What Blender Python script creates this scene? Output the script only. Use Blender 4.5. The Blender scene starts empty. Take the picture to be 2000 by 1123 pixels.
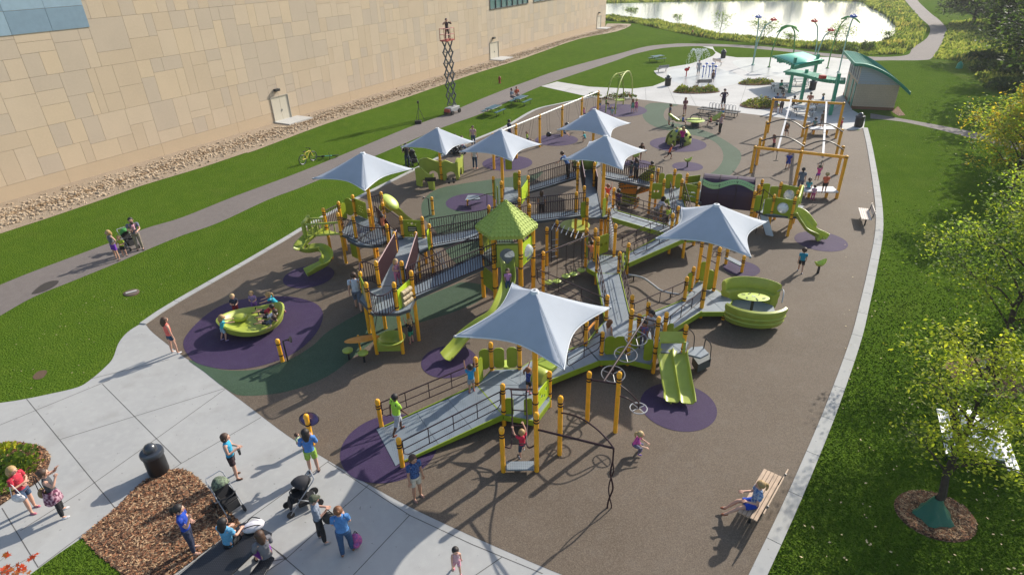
import bpy, bmesh, math, random
from mathutils import Vector, Matrix, noise
from mathutils.geometry import tessellate_polygon
random.seed(7)
R=math.radians; PI=math.pi
S=bpy.context.scene
COL=S.collection
# ---------------------------------------------------------------- camera
CAM_H=13.3; FPX=1183.5; PITCH=R(28.83); ROLL=R(-1.616)
FW=Vector((0,math.cos(PITCH),-math.sin(PITCH))); RT0=Vector((1,0,0)); UP0=RT0.cross(FW)
RT=RT0*math.cos(ROLL)+UP0*math.sin(ROLL); UPV=UP0*math.cos(ROLL)-RT0*math.sin(ROLL)
cd=bpy.data.cameras.new('camera'); cam=bpy.data.objects.new('camera',cd); COL.objects.link(cam)
M=Matrix((RT,UPV,-FW)).transposed().to_4x4(); M.translation=Vector((0,0,CAM_H)); cam.matrix_world=M
cd.sensor_fit='HORIZONTAL'; cd.sensor_width=36; cd.lens=FPX/2000*36; cd.clip_end=5000; cd.clip_start=.1
S.camera=cam
# ---------------------------------------------------------------- light
SUN_AZ=R(48); SUN_EL=R(32)
w=bpy.data.worlds.new('World'); S.world=w; w.use_nodes=True
nt=w.node_tree; bg=nt.nodes['Background']; sk=nt.nodes.new('ShaderNodeTexSky'); sk.sky_type='NISHITA'
sk.sun_disc=False; sk.sun_elevation=SUN_EL; sk.sun_rotation=SUN_AZ; sk.air_density=1.2; sk.dust_density=2.0; sk.altitude=200
nt.links.new(sk.outputs[0],bg.inputs[0]); bg.inputs[1].default_value=0.13
sl=bpy.data.lights.new('sun','SUN'); sl.energy=4.4; sl.angle=R(.6); sl.color=(1,.93,.82)
so=bpy.data.objects.new('sun',sl); COL.objects.link(so)
sd=Vector((math.sin(SUN_AZ)*math.cos(SUN_EL),math.cos(SUN_AZ)*math.cos(SUN_EL),math.sin(SUN_EL)))
so.rotation_euler=(-sd).to_track_quat('-Z','Y').to_euler(); so.location=sd*100
S.view_settings.view_transform='Standard'; S.view_settings.look='None'; S.view_settings.exposure=0.5; S.view_settings.gamma=1
S.cycles.max_bounces=6; S.cycles.transparent_max_bounces=16
# ---------------------------------------------------------------- projection helpers (measuring the photo's ground plan)
def ray(u,v): return FW+RT*((u-1000)/FPX)-UPV*((v-561.5)/FPX)
def at(u,v,z=0.0):
    d=ray(u,v); k=(z-CAM_H)/d.z; return Vector((d.x*k,d.y*k,z))
def hz(xy,u,v):
    d=ray(u,v); k=(xy[0]*d.x+xy[1]*d.y)/(d.x**2+d.y**2); return CAM_H+k*d.z
# ---------------------------------------------------------------- materials
def nodes(m):
    m.use_nodes=True; t=m.node_tree; return t,t.nodes['Principled BSDF']
MT={}
def mat(name,col,rough=.6,metal=0,var=0,vs=3.0,bump=0,bs=60,col2=None,bd=.02,coat=0,detail=5,spec=None,sheen=0,trans=0):
    if name in MT: return MT[name]
    m=bpy.data.materials.new(name); t,b=nodes(m); L=t.links.new
    b.inputs['Roughness'].default_value=rough; b.inputs['Metallic'].default_value=metal
    b.inputs['Base Color'].default_value=(*col,1)
    if coat: b.inputs['Coat Weight'].default_value=coat; b.inputs['Coat Roughness'].default_value=.15
    if spec is not None: b.inputs['Specular IOR Level'].default_value=spec
    if var or col2 or bump: tc=t.nodes.new('ShaderNodeTexCoord')
    if var or col2:
        c2=col2 or tuple(max(0,x*(1-var)) for x in col)
        n=t.nodes.new('ShaderNodeTexNoise'); n.inputs['Scale'].default_value=vs; n.inputs['Detail'].default_value=detail; n.inputs['Roughness'].default_value=.6
        L(tc.outputs['Object'],n.inputs['Vector'])
        r=t.nodes.new('ShaderNodeValToRGB'); r.color_ramp.elements[0].position=.36; r.color_ramp.elements[1].position=.64
        r.color_ramp.elements[0].color=(*c2,1); r.color_ramp.elements[1].color=(*col,1)
        L(n.outputs['Fac'],r.inputs[0]); L(r.outputs[0],b.inputs['Base Color'])
    if bump:
        n2=t.nodes.new('ShaderNodeTexNoise'); n2.inputs['Scale'].default_value=bs; n2.inputs['Detail'].default_value=4
        L(tc.outputs['Object'],n2.inputs['Vector'])
        bp=t.nodes.new('ShaderNodeBump'); bp.inputs['Strength'].default_value=bump; bp.inputs['Distance'].default_value=bd
        L(n2.outputs['Fac'],bp.inputs['Height']); L(bp.outputs[0],b.inputs['Normal'])
    MT[name]=m; return m
def layered(name,base,layers,rough=.9,bump=.5,bs=40,bd=.03,aniso=None,spec=.5):
    """base colour plus noise layers [(scale, lo, hi, colour, strength, detail)] mixed over it"""
    m=bpy.data.materials.new(name); t,b=nodes(m); L=t.links.new
    tc=t.nodes.new('ShaderNodeTexCoord'); prev=None
    for (sc,lo,hi,colr,stg,det) in layers:
        n=t.nodes.new('ShaderNodeTexNoise'); n.inputs['Scale'].default_value=sc; n.inputs['Detail'].default_value=det
        if aniso and sc>1:
            mp=t.nodes.new('ShaderNodeMapping'); mp.inputs['Scale'].default_value=aniso; L(tc.outputs['Object'],mp.inputs[0]); L(mp.outputs[0],n.inputs['Vector'])
        else: L(tc.outputs['Object'],n.inputs['Vector'])
        mr=t.nodes.new('ShaderNodeMapRange'); mr.inputs['From Min'].default_value=lo; mr.inputs['From Max'].default_value=hi; mr.inputs['To Max'].default_value=stg
        L(n.outputs['Fac'],mr.inputs['Value'])
        mx=t.nodes.new('ShaderNodeMix'); mx.data_type='RGBA'
        L(mr.outputs[0],mx.inputs['Factor'])
        if prev is None: mx.inputs['A'].default_value=(*base,1)
        else: L(prev,mx.inputs['A'])
        mx.inputs['B'].default_value=(*colr,1); prev=mx.outputs['Result']
    L(prev,b.inputs['Base Color']); b.inputs['Roughness'].default_value=rough; b.inputs['Specular IOR Level'].default_value=spec
    if bump:
        n2=t.nodes.new('ShaderNodeTexNoise'); n2.inputs['Scale'].default_value=bs; n2.inputs['Detail'].default_value=5; L(tc.outputs['Object'],n2.inputs['Vector'])
        bp=t.nodes.new('ShaderNodeBump'); bp.inputs['Strength'].default_value=bump; bp.inputs['Distance'].default_value=bd
        L(n2.outputs['Fac'],bp.inputs['Height']); L(bp.outputs[0],b.inputs['Normal'])
    MT[name]=m; return m
YEL=mat('yellow_paint',(.95,.44,.018),.4,var=.16,vs=5,coat=.2,detail=8)
MAR=mat('maroon_paint',(.032,.013,.018),.55,spec=.3)
LIME=mat('lime_plastic',(.37,.43,.06),.42,var=.16,vs=2.5,detail=8)
LIME2=mat('pale_lime_plastic',(.47,.58,.10),.4,var=.1)
GRN=mat('lime_panel',(.27,.34,.012),.45,var=.12,vs=5)
ORG=mat('orange_plastic',(.75,.28,.02),.45,var=.15,vs=6)
STEEL=mat('steel',(.36,.37,.39),.5,metal=.4)
DARK=mat('dark_metal',(.02,.022,.026),.45)
BLK=mat('black_plastic',(.012,.012,.014),.4)
def deckmat():
    m=bpy.data.materials.new('grey_deck'); t,b=nodes(m); L=t.links.new
    tc=t.nodes.new('ShaderNodeTexCoord'); v=t.nodes.new('ShaderNodeTexVoronoi'); v.inputs['Scale'].default_value=16; v.inputs['Randomness'].default_value=0
    L(tc.outputs['Object'],v.inputs['Vector'])
    r=t.nodes.new('ShaderNodeValToRGB'); r.color_ramp.elements[0].position=.22; r.color_ramp.elements[1].position=.34
    r.color_ramp.elements[0].color=(.13,.155,.175,1); r.color_ramp.elements[1].color=(.20,.235,.265,1); L(v.outputs['Distance'],r.inputs[0])
    n=t.nodes.new('ShaderNodeTexNoise'); n.inputs['Scale'].default_value=2.5; n.inputs['Detail'].default_value=7; L(tc.outputs['Object'],n.inputs['Vector'])
    mr=t.nodes.new('ShaderNodeMapRange'); mr.inputs['To Min'].default_value=.78; mr.inputs['To Max'].default_value=1.22; L(n.outputs['Fac'],mr.inputs['Value'])
    mx=t.nodes.new('ShaderNodeMix'); mx.data_type='RGBA'; mx.blend_type='MULTIPLY'; mx.inputs['Factor'].default_value=1
    L(r.outputs[0],mx.inputs['A']); L(mr.outputs[0],mx.inputs['B']); L(mx.outputs['Result'],b.inputs['Base Color'])
    b.inputs['Roughness'].default_value=.5
    return m
DECK=deckmat()
# ---------------------------------------------------------------- mesh builder
class MB:
    def __init__(s): s.v=[]; s.f=[]; s.mi=[]; s.mats=[]; s.cur=0
    def use(s,m):
        if m not in s.mats: s.mats.append(m)
        s.cur=s.mats.index(m); return s
    def add(s,vs,fs):
        o=len(s.v); s.v+=[tuple(x) for x in vs]
        for f in fs: s.f.append(tuple(i+o for i in f)); s.mi.append(s.cur)
        return s
    def box(s,c,d,rz=0,rx=0,ry=0):
        c=Vector(c); mt=Matrix.Rotation(rz,3,'Z')@Matrix.Rotation(ry,3,'Y')@Matrix.Rotation(rx,3,'X')
        p=[c+mt@Vector((x*d[0]/2,y*d[1]/2,z*d[2]/2)) for z in(-1,1) for y in(-1,1) for x in(-1,1)]
        return s.add(p,[(0,2,3,1),(4,5,7,6),(0,1,5,4),(2,6,7,3),(0,4,6,2),(1,3,7,5)])
    def bar(s,a,b,wd,h,up=(0,0,1)):
        a=Vector(a); b=Vector(b); d=(b-a); 
        if d.length<1e-6: return s
        d.normalize(); up=Vector(up)
        if abs(d.dot(up))>.99: up=Vector((0,1,0))
        x=d.cross(up).normalized(); z=x.cross(d)
        p=[q+x*(i*wd/2)+z*(j*h/2) for q in(a,b) for i,j in((-1,-1),(1,-1),(1,1),(-1,1))]
        return s.add(p,[(0,1,2,3),(7,6,5,4),(0,4,5,1),(1,5,6,2),(2,6,7,3),(3,7,4,0)])
    def tube(s,pts,r,n=8,closed=False,cap=True):
        pts=[Vector(p) for p in pts]; m=len(pts)
        rr=r if isinstance(r,(list,tuple)) else [r]*m
        prev=None; vs=[]
        for i,p in enumerate(pts):
            a=pts[(i-1)%m] if (i>0 or closed) else p; b=pts[(i+1)%m] if (i<m-1 or closed) else p
            t=(b-a); t=t.normalized() if t.length>1e-9 else Vector((0,0,1))
            if prev is None:
                up=Vector((0,0,1)) if abs(t.z)<.9 else Vector((1,0,0)); x=t.cross(up).normalized()
            else:
                x=prev-t*prev.dot(t); x=x.normalized() if x.length>1e-6 else t.orthogonal().normalized()
            prev=x; y=t.cross(x)
            for k in range(n):
                an=2*PI*k/n; vs.append(p+(x*math.cos(an)+y*math.sin(an))*rr[i])
        fs=[]
        for i in range(m if closed else m-1):
            j=(i+1)%m
            for k in range(n):
                l=(k+1)%n; fs.append((i*n+k,i*n+l,j*n+l,j*n+k))
        if cap and not closed: fs.append(tuple(range(n-1,-1,-1))); fs.append(tuple((m-1)*n+k for k in range(n)))
        return s.add(vs,fs)
    def lathe(s,prof,c=(0,0,0),n=16,M3=None):
        c=Vector(c); vs=[]; 
        for (r,z) in prof:
            for k in range(n):
                an=2*PI*k/n; q=Vector((r*math.cos(an),r*math.sin(an),z)); q=M3@q if M3 else q; vs.append(c+q)
        fs=[]
        for i in range(len(prof)-1):
            for k in range(n):
                l=(k+1)%n; fs.append((i*n+k,i*n+l,(i+1)*n+l,(i+1)*n+k))
        fs.append(tuple(range(n-1,-1,-1))); fs.append(tuple((len(prof)-1)*n+k for k in range(n)))
        return s.add(vs,fs)
    def ell(s,c,rad,n=12,m=8,M3=None):
        c=Vector(c); vs=[]; fs=[]
        for i in range(m+1):
            th=PI*i/m
            for k in range(n):
                an=2*PI*k/n; q=Vector((rad[0]*math.sin(th)*math.cos(an),rad[1]*math.sin(th)*math.sin(an),-rad[2]*math.cos(th)))
                vs.append(c+(M3@q if M3 else q))
        for i in range(m):
            for k in range(n):
                l=(k+1)%n; fs.append((i*n+k,i*n+l,(i+1)*n+l,(i+1)*n+k))
        return s.add(vs,fs)
    def prism(s,poly,z0,z1):
        """poly: list of (x,y) or (x,y,z) offsets; z0/z1 added to each vertex's own z"""
        P=[Vector((p[0],p[1],p[2] if len(p)>2 else 0)) for p in poly]
        if sum(P[i].x*P[(i+1)%len(P)].y-P[(i+1)%len(P)].x*P[i].y for i in range(len(P)))<0: P.reverse()
        n=len(P); tr=tessellate_polygon([[Vector((p.x,p.y,0)) for p in P]])
        vs=[p+Vector((0,0,z0)) for p in P]+[p+Vector((0,0,z1)) for p in P]; fs=[]
        for t in tr:
            a,b,c=t; q=(P[b]-P[a]).to_2d(); r=(P[c]-P[a]).to_2d()
            if q.x*r.y-q.y*r.x<0: a,c=c,a
            fs.append((a+n,b+n,c+n)); fs.append((c,b,a))
        for i in range(n): j=(i+1)%n; fs.append((i,j,j+n,i+n))
        return s.add(vs,fs)
    def panel(s,a,b,z0,z1,th=.03):
        """upright rectangular board from a to b (xy) between heights"""
        a=Vector((a[0],a[1],0)); b=Vector((b[0],b[1],0)); d=(b-a); L=d.length
        return s.box(((a+b)/2+Vector((0,0,(z0+z1)/2))),(L,th,abs(z1-z0)),rz=math.atan2(d.y,d.x))
    def build(s,name,mt=None,parent=None,smooth=True,local=False,bevel=0):
        me=bpy.data.meshes.new(name); off=Vector((0,0,0))
        if parent is not None and not local: off=ROOTLOC(parent)
        me.from_pydata([(x[0]-off.x,x[1]-off.y,x[2]-off.z) for x in s.v],[],s.f)
        ms=s.mats if s.mats else [mt]
        for q in ms: me.materials.append(q)
        if s.mats:
            me.polygons.foreach_set('material_index',s.mi)
        if smooth:
            me.polygons.foreach_set('use_smooth',[True]*len(me.polygons)); me.set_sharp_from_angle(angle=R(38))
        me.update(); o=bpy.data.objects.new(name,me); COL.objects.link(o)
        if parent is not None: o.parent=parent
        if bevel:
            b=o.modifiers.new('b','BEVEL'); b.width=bevel; b.segments=2; b.limit_method='ANGLE'
        return o
def ROOTLOC(o):
    l=Vector(o.location); 
    while o.parent is not None: o=o.parent; l+=Vector(o.location)
    return l
def tag(o,label=None,cat=None,group=None,kind=None):
    if label: o['label']=label
    if cat: o['category']=cat
    if group: o['group']=group
    if kind: o['kind']=kind
    return o
def thing(name,label,cat,loc=(0,0,0),rz=0,group=None):
    o=bpy.data.objects.new(name,None); COL.objects.link(o); o.location=loc; o.rotation_euler=(0,0,rz); o.empty_display_size=.1
    return tag(o,label,cat,group)
def sub(name,parent,label=None):
    o=bpy.data.objects.new(name,None); COL.objects.link(o); o.parent=parent; o.empty_display_size=.05
    if label: o['label']=label
    return o
def copy_tree(o,loc=None,rz=None,label=None,sc=None):
    kids={}
    for q in bpy.data.objects:
        if q.parent: kids.setdefault(q.parent.name,[]).append(q)
    def rec(x,par):
        c=x.copy(); COL.objects.link(c); c.parent=par
        for ch in kids.get(x.name,[]): rec(ch,c)
        return c
    c=rec(o,None)
    if loc is not None: c.location=loc
    if rz is not None: c.rotation_euler=(0,0,rz)
    if label: c['label']=label
    if sc: c.scale=(sc,)*3
    return c
def cr(pts,n=6,closed=False):
    """Catmull-Rom through points"""
    P=[Vector(p) for p in pts]; o=[]; m=len(P)
    for i in range(m if closed else m-1):
        g=(lambda k:P[k%m]) if closed else (lambda k:P[min(max(k,0),m-1)])
        a,b,c,d=g(i-1),g(i),g(i+1),g(i+2)
        for k in range(n):
            t=k/n; o.append(((b*2)+(c-a)*t+(a*2-b*5+c*4-d)*t*t+(b*3-a-c*3+d)*t**3)*.5)
    if not closed: o.append(P[-1].copy())
    return o
def pxs(s,z=0.0):
    return [at(*map(float,q.split(',')),z) for q in s.split()]
def sheet(name,poly,z,m,label=None,kind='structure'):
    P=[Vector((p[0],p[1],0)) for p in poly]; tr=tessellate_polygon([P]); vs=[(p.x,p.y,z) for p in P]; fs=[]
    for a,b,c in tr:
        q=P[b]-P[a]; r=P[c]-P[a]
        if q.x*r.y-q.y*r.x<0: a,c=c,a
        fs.append((a,b,c))
    b=MB().add(vs,fs); o=b.build(name,m,smooth=False); o['kind']=kind
    if label: o['label']=label
    return o
# ================================================================ GROUND
def grassmat(name,a,b,c,d):
    return layered(name,a,[(.12,.35,.65,b,.8,3),(.45,.55,.75,(a[0]*1.35,a[1]*.95,a[2]*1.8),.55,6),(1.3,.4,.7,c,.55,5),(9,.42,.68,d,.8,4),(28,.44,.62,tuple(x*.45 for x in a),.7,3)],rough=.85,bump=1.0,bs=15,bd=.12,aniso=(1,.6,1),spec=.0)
GRASS=grassmat('grass',(.098,.170,.018),(.073,.134,.014),(.135,.20,.025),(.058,.114,.012))
def grid(name,x0,x1,y0,y1,nx,ny,zf,m,kind='structure'):
    vs=[];fs=[]
    for j in range(ny+1):
        for i in range(nx+1):
            x=x0+(x1-x0)*i/nx; y=y0+(y1-y0)*j/ny; vs.append((x,y,zf(x,y)))
    for j in range(ny):
        for i in range(nx): a=j*(nx+1)+i; fs.append((a,a+1,a+nx+2,a+nx+1))
    o=MB().add(vs,fs).build(name,m); o['kind']=kind; return o
grid('ground',-800,900,-60,1500,12,12,lambda x,y:0.0,GRASS)
CONC=layered('concrete',(.36,.36,.35),[(.5,.35,.65,(.30,.302,.297),.8,6),(4,.45,.75,(.41,.41,.395),.5,5),(60,.45,.6,(.33,.33,.32),.35,3),(.9,.56,.72,(.27,.265,.25),.6,7),(7,.70,.735,(.13,.13,.12),.55,2)],rough=.85,bump=.25,bs=120,bd=.004)
ASPH=layered('asphalt',(.135,.115,.108),[(.3,.35,.65,(.115,.098,.092),.8,5),(3,.4,.7,(.16,.14,.13),.5,5),(120,.5,.62,(.25,.22,.2),.5,2)],rough=.9,bump=.5,bs=150,bd=.01)
def rubber(name,a,b,c,wear):
    return layered(name,a,[(.12,.4,.62,tuple(x*.82 for x in a),.7,6),(.35,.38,.66,b,.55,5),(2.2,.5,.75,wear,.35,6),(30,.48,.6,c,.5,2),(48,.48,.6,tuple(x*.5 for x in a),.55,2)],rough=.8,bump=.6,bs=90,bd=.012,spec=.35)
RUB=rubber('brown_rubber',(.122,.091,.064),(.150,.117,.088),(.195,.155,.115),(.165,.14,.115))
PURP=rubber('purple_rubber',(.040,.021,.068),(.052,.030,.085),(.065,.04,.105),(.075,.058,.105))
GREN=rubber('green_rubber',(.040,.075,.040),(.055,.10,.058),(.07,.115,.07),(.07,.11,.08))
MULCH=layered('wood_mulch',(.16,.075,.038),[(.8,.35,.65,(.10,.045,.024),.6,4),(10,.50,.60,(.46,.27,.15),.9,2),(17,.52,.60,(.03,.014,.01),.95,2)],rough=.95,bump=1,bs=28,bd=.06,aniso=(1,2.2,1))
# asphalt path
pu='0,556.5 71,528 214,474.6 285,446 356,424.7 463,382 606,328.5 780,256.6 833,237 874,222.7 904.6,208.5 974,180 1025,161 1095,136.5 1200,107.8 1262,91.5 1310,86.6 1344,85.5 1436,88 1487,91 1548,97 1590,102.5 1692,110.7 1740,111.5 1774,107 1783,94 1811,74 1815.5,53 1795,33 1770,4 1748,-25'
pl='1775,-25 1791,0 1815.5,24.6 1836,41 1850,61.5 1836,90 1822,112 1805,118 1740,118.5 1692,118 1600,109 1520,100 1440,93 1397,91.4 1352,91 1296,94.5 1240,106 1200,120 1088,157.5 1030,180 976,207 931,226 864,249.5 780,285 606,359 527,389 427.5,435 356,460 285,489 228,514 142,549 64,581 0,617'
A=cr(pxs(pu),4); B=cr(pxs(pl),4)
def ext(p,q,L): d=(p-q).normalized(); return p+d*L
path_poly=[ext(A[0],A[3],14)]+A+B+[ext(B[-1],B[-4],14)]
sheet('path',path_poly,.004,ASPH)
sheet('path',cr(pxs('1700,232 1760,238 1830,253 1920,276 2040,306'),4)+cr(pxs('2040,290 1920,262 1850,248 1760,232 1700,222'),4),.004,ASPH)
# concrete walk joining, splash pad plaza
LC=layered('pale_concrete',(.45,.445,.43),[(.4,.35,.65,(.37,.365,.355),.8,6),(5,.45,.75,(.50,.50,.48),.5,5)],rough=.75,bump=.15,bs=100,bd=.004)
plz='1057,169 1088,160 1150,170 1235,174 1275,169 1298,160 1300,155 1283,147 1277,139 1300,133 1345,126 1372,118 1392,110 1398,104 1392,97 1372,91.5 1356,91.2 1392,91.8 1396,100 1412,109 1440,113 1500,113 1620,112 1690,120 1718,131 1668,190 1664,215 1690,230 1687,252 1664,255 1560,236 1504,228.5 1442,221 1360,208.5 1320,204.5 1240,194.5 1156,191'
sheet('plaza_pavement',pxs(plz),.006,LC)
WET=mat('wet_splash_concrete',(.40,.40,.39),.28,var=.2,vs=.35)
sheet('splash_pad',cr(pxs('1305,140 1330,133 1362,131 1400,134 1440,146 1452,157 1420,168 1370,171 1330,165 1303,152'),5,True),.010,WET)
sheet('splash_pad',cr(pxs('1432,120 1500,115 1600,118 1680,124 1668,140 1600,150 1530,152 1460,140'),5,True),.010,WET)
# lower-left plaza
gt='-260,840 -120,800 0,786.7 50,779 94,770 151,756.5 177,741.4 203.5,719 220.4,700 231.6,670.5 249,649 274,633 285,630'
pe='285,634 300,651 351,691 381,712 439,758 484,792 561.7,850.5 641,899 720,946 800,989.6 900,1037 1000,1081 1110,1127 1300,1195 1500,1250'
PE=cr(pxs(pe),4)
sheet('plaza_pavement',cr(pxs(gt),4)+PE+pxs('1500,1650 -900,1650'),.006,CONC)
# mulch beds and grass island
m1=cr(pxs('-60,885 0,867 40,864.5 80,872 97,888 98,905 82,935 40,962 -60,1010'),5,True); sheet('mulch_bed',m1,.03,MULCH)
m2=cr(pxs('160,1050 226,994 264,956 300,929 325,920 354,918 377,926 407,956 440,990 471,1024'),4)+pxs('405,1074 339,1123 300,1153 245,1126 188,1080'); sheet('mulch_bed',m2,.03,MULCH)
sheet('lawn_island',pxs('160,1052 188,1081 245,1127 320,1200 -40,1200 60,1123 113,1084'),.035,GRASS)
# joints in the plaza
jm=mat('joint',(.09,.085,.08),.9)
def jline(name,segs,z=.0085,wd=.022):
    b=MB()
    for a,c in segs:
        a=at(*a); c=at(*c); d=(c-a).normalized(); n=Vector((-d.y,d.x,0))*wd/2
        b.add([(a+n).to_tuple()[:2]+(z,),(a-n).to_tuple()[:2]+(z,),(c-n).to_tuple()[:2]+(z,),(c+n).to_tuple()[:2]+(z,)],[(0,1,2,3)])
    o=b.build(name,jm,smooth=False); o['kind']='structure'
jline('pavement_joints',[((200,750),(354,905)),((52,779),(225,992)),((4,992),(75,1108)),((354,905),(641,899+0)) if 0 else ((354,905),(510,815)),((118,858),(460,752)),
 ((0,830),(215,742)),((177,740),(330,702)),((225,992),(354,905)),((40,1036),(160,960)),((160,960),(305,857)),((305,857),(440,760)),((75,1108),(240,985)),
 ((471,1024),(640,902)),((640,902),(800,1006)),((640,902),(650,893)),((800,1006),(920,1062)),((560,1090),(720,947)),((690,1123),(800,1006)),((540,1076),(615,1140)),((510,1100),(560,1090)),((410,1190),(560,1090)),((471,1024),(560,1090)),((300,1160),(471,1024)),((920,1062),(1060,1120)),((860,1170),(980,1088))])
jline('pavement_joints',[((1070,167),(1240,192)),((1120,170),(1100,181)),((1190,175),(1180,190)),((1260,173),(1262,196)),((1300,160),(1320,204)),((1340,172),(1360,208)),((1300,187),(1460,205)),((1460,160),(1440,221)),((1460,205),(1560,214)),((1560,190),(1540,232)),((1460,160),(1560,175)),((1580,236),(1670,215)),((1600,236),(1664,190))],z=.014)
# rubber play surface
lc='285,634 340,597 473.6,520 560,469 598,445.7 680,401 708,385 780,349 869,304.6 922,278 990,249 1047,216 1100,203 1156,191'
tp='1156,191 1240,194 1320,204 1360,208 1442,220.5 1504,228 1560,235.6 1664,255 1681,252'
rc='1685,250.5 1692,282 1700,329.5 1706,372 1710,415 1708,462 1691.6,542 1679,594 1661.7,660 1617.6,780 1579.4,871.6 1527.5,987.7 1462,1123 1380,1290 1300,1420'
LCV=cr(pxs(lc),4); TPV=cr(pxs(tp),3); RCV=cr(pxs(rc),4)
PEr=[p for p in PE]; 
sheet('play_surface',LCV+TPV[1:]+RCV+[at(1300,1420)]+list(reversed(PEr)),.010,RUB)
def ring(c,r,n=56): return [(c[0]+r*math.cos(2*PI*k/n),c[1]+r*math.sin(2*PI*k/n)) for k in range(n)]
def fitc(s):
    P=pxs(s); import numpy as np
    A_=np.array([[2*p.x,2*p.y,1] for p in P]); b_=np.array([p.x**2+p.y**2 for p in P]); x=np.linalg.lstsq(A_,b_,rcond=None)[0]
    return (x[0],x[1]),math.sqrt(x[2]+x[0]**2+x[1]**2)
# green swooshes
sheet('green_rubber_band',cr(pxs('369,703 430,722 500,722 560,705 610,676 645,645 720,605 800,590 880,560 905,552 950,560 940,585 880,612 760,650 700,690 640,735 560,765 475,773 440,758 400,727'),4,True),.014,GREN)
sheet('green_rubber_band',cr(pxs('825,396 850,372 900,360 985,348 1035,342 1060,335 1045,352 990,385 985,440 1010,500 900,520 850,450 827,425'),5,True),.014,GREN)
sheet('green_rubber_band',cr(pxs('1272,201 1320,204.5 1304,210 1296,225 1300,240 1330,250 1380,258 1420,270 1426,300 1408,330 1385,350 1360,330 1345,352 1250,350 1290,335 1360,330 1400,318 1428,300 1400,272 1350,262 1300,254 1266,238 1256,220'),3,True) if 0 else cr(pxs('1270,202 1325,205 1303,212 1296,226 1306,240 1340,248 1385,257 1415,272 1427,295 1418,318 1400,338 1425,345 1330,352 1300,345 1360,338 1395,322 1412,300 1396,280 1360,268'),4)[:0] or cr(pxs('1270,202 1325,205 1303,212 1296,226 1306,238 1345,247 1392,262 1430,284 1448,302 1438,330 1410,352 1350,360 1395,335 1412,312 1408,290 1385,272 1340,262 1290,252 1262,238 1255,220'),3,True),.014,GREN)
circles=['359,650 405,712 461,722 545,708 629,630 600,588 500,582','1251.7,782 1251.4,777 1262,811 1286,831 1320,842 1272,755.5 1400,803','823.7,709.4 874.5,739.6 861,677.4 930,700','554,543 589,563.5 653.5,534 627,519',
'667.4,881.8 794.3,808.3 730,817.7 765,948 703.4,935.2 845.6,881.8','1267.4,278 1376.6,278 1336,297 1314,268.5','941,320 1041,319 990,334 997,305','1551.7,464.8 1655.5,477.3 1626.8,492.2 1589.4,452.3',
'1413,520 1452,540.8 1484,529.6 1459.7,512','872,395 905,414 970,395 920,378','1313,325 1343,335 1373,327 1343,317','1222,320 1240,329 1270,320 1245,312','1050,273 1085,287 1124,275 1090,262','1175,217 1210,223 1240,214 1205,208','1110,232 1140,240 1168,231 1140,225','1540,380 1560,392 1620,391 1645,378']
for i,c in enumerate(circles):
    if i==0:
        P=pxs('359,665 372,700 405,716 461,722 520,712 575,690 615,655 631,620 622,597 590,584 550,579 500,581 440,594 395,622')
        sheet('purple_rubber_patch',cr(P,5,True),.018,PURP); continue
    if i in(13,15,14): continue
    c_,r_=fitc(c)
    sheet('purple_rubber_circle',ring(c_,r_),.018+.0001*i,PURP)
sheet('purple_rubber_circle',ring(at(1207,216),2.7),.0185,PURP)
# kerbs : one long strip per side, with joints
def kerb(name,pts,wd,hgt,side,m=CONC,seg=1.9):
    P=[Vector((p[0],p[1],0)) for p in pts]; N=[]
    for i in range(len(P)):
        t=(P[min(i+1,len(P)-1)]-P[max(i-1,0)]).normalized(); N.append(Vector((-t.y,t.x,0))*side)
    # resample
    L=[0]; 
    for i in range(1,len(P)): L.append(L[-1]+(P[i]-P[i-1]).length)
    def ev(s):
        for i in range(1,len(P)):
            if L[i]>=s: k=(s-L[i-1])/(L[i]-L[i-1]+1e-9); return P[i-1].lerp(P[i],k),N[i-1].lerp(N[i],k)
        return P[-1],N[-1]
    b=MB(); s=0
    while s<L[-1]-.1:
        e=min(s+seg-.02,L[-1]); q=[ev(s),ev((s+e)/2),ev(e)]
        poly=[q[0][0],q[1][0],q[2][0],q[2][0]+q[2][1]*wd,q[1][0]+q[1][1]*wd,q[0][0]+q[0][1]*wd]
        b.prism([(p.x,p.y) for p in poly],-.05,hgt); s+=seg
    o=b.build(name,m,smooth=False); o['kind']='structure'; return o
kerb('kerb',LCV,.30,.05,1)
kerb('kerb',RCV,.36,.05,1)
# mown darker rubber tire track on right handled by noise; puddle stain on path
sheet('damp_stain',cr(pxs('62,573 80,557 100,549 115,549 108,558 90,568 70,574'),4,True),.008,mat('damp_asphalt',(.035,.03,.028),.6))
dirt=mat('bare_soil',(.10,.06,.035),.95,bump=.6,bs=60)
sheet('soil_patch',cr(pxs('240,573 255,566 272,568 268,576 250,579'),4,True),.006,dirt)
sheet('soil_patch',cr(pxs('64,736 75,725 92,724 85,737 70,741'),4,True),.006,dirt)
# rock strip along the building
rin='-260,480 -100,428 0,398 324,300.5 745,177 1182,52.5'
rout='1186,47 1215,47 1233,49 1205,62 1130,77 1025,114 920,147 780,196 640,241.5 500,294 477,300 392,328.5 285,360.6 214,385.5 89,428 0,457 -120,500 -280,560'
GRAV=layered('pea_gravel',(.33,.25,.17),[(.5,.35,.65,(.26,.19,.12),.7,4),(25,.45,.6,(.5,.42,.33),.7,2),(50,.45,.6,(.12,.09,.06),.6,2)],rough=.95,bump=1,bs=40,bd=.03)
sheet('gravel_strip',pxs(rin)+cr(pxs(rout),3),.012,GRAV)
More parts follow.
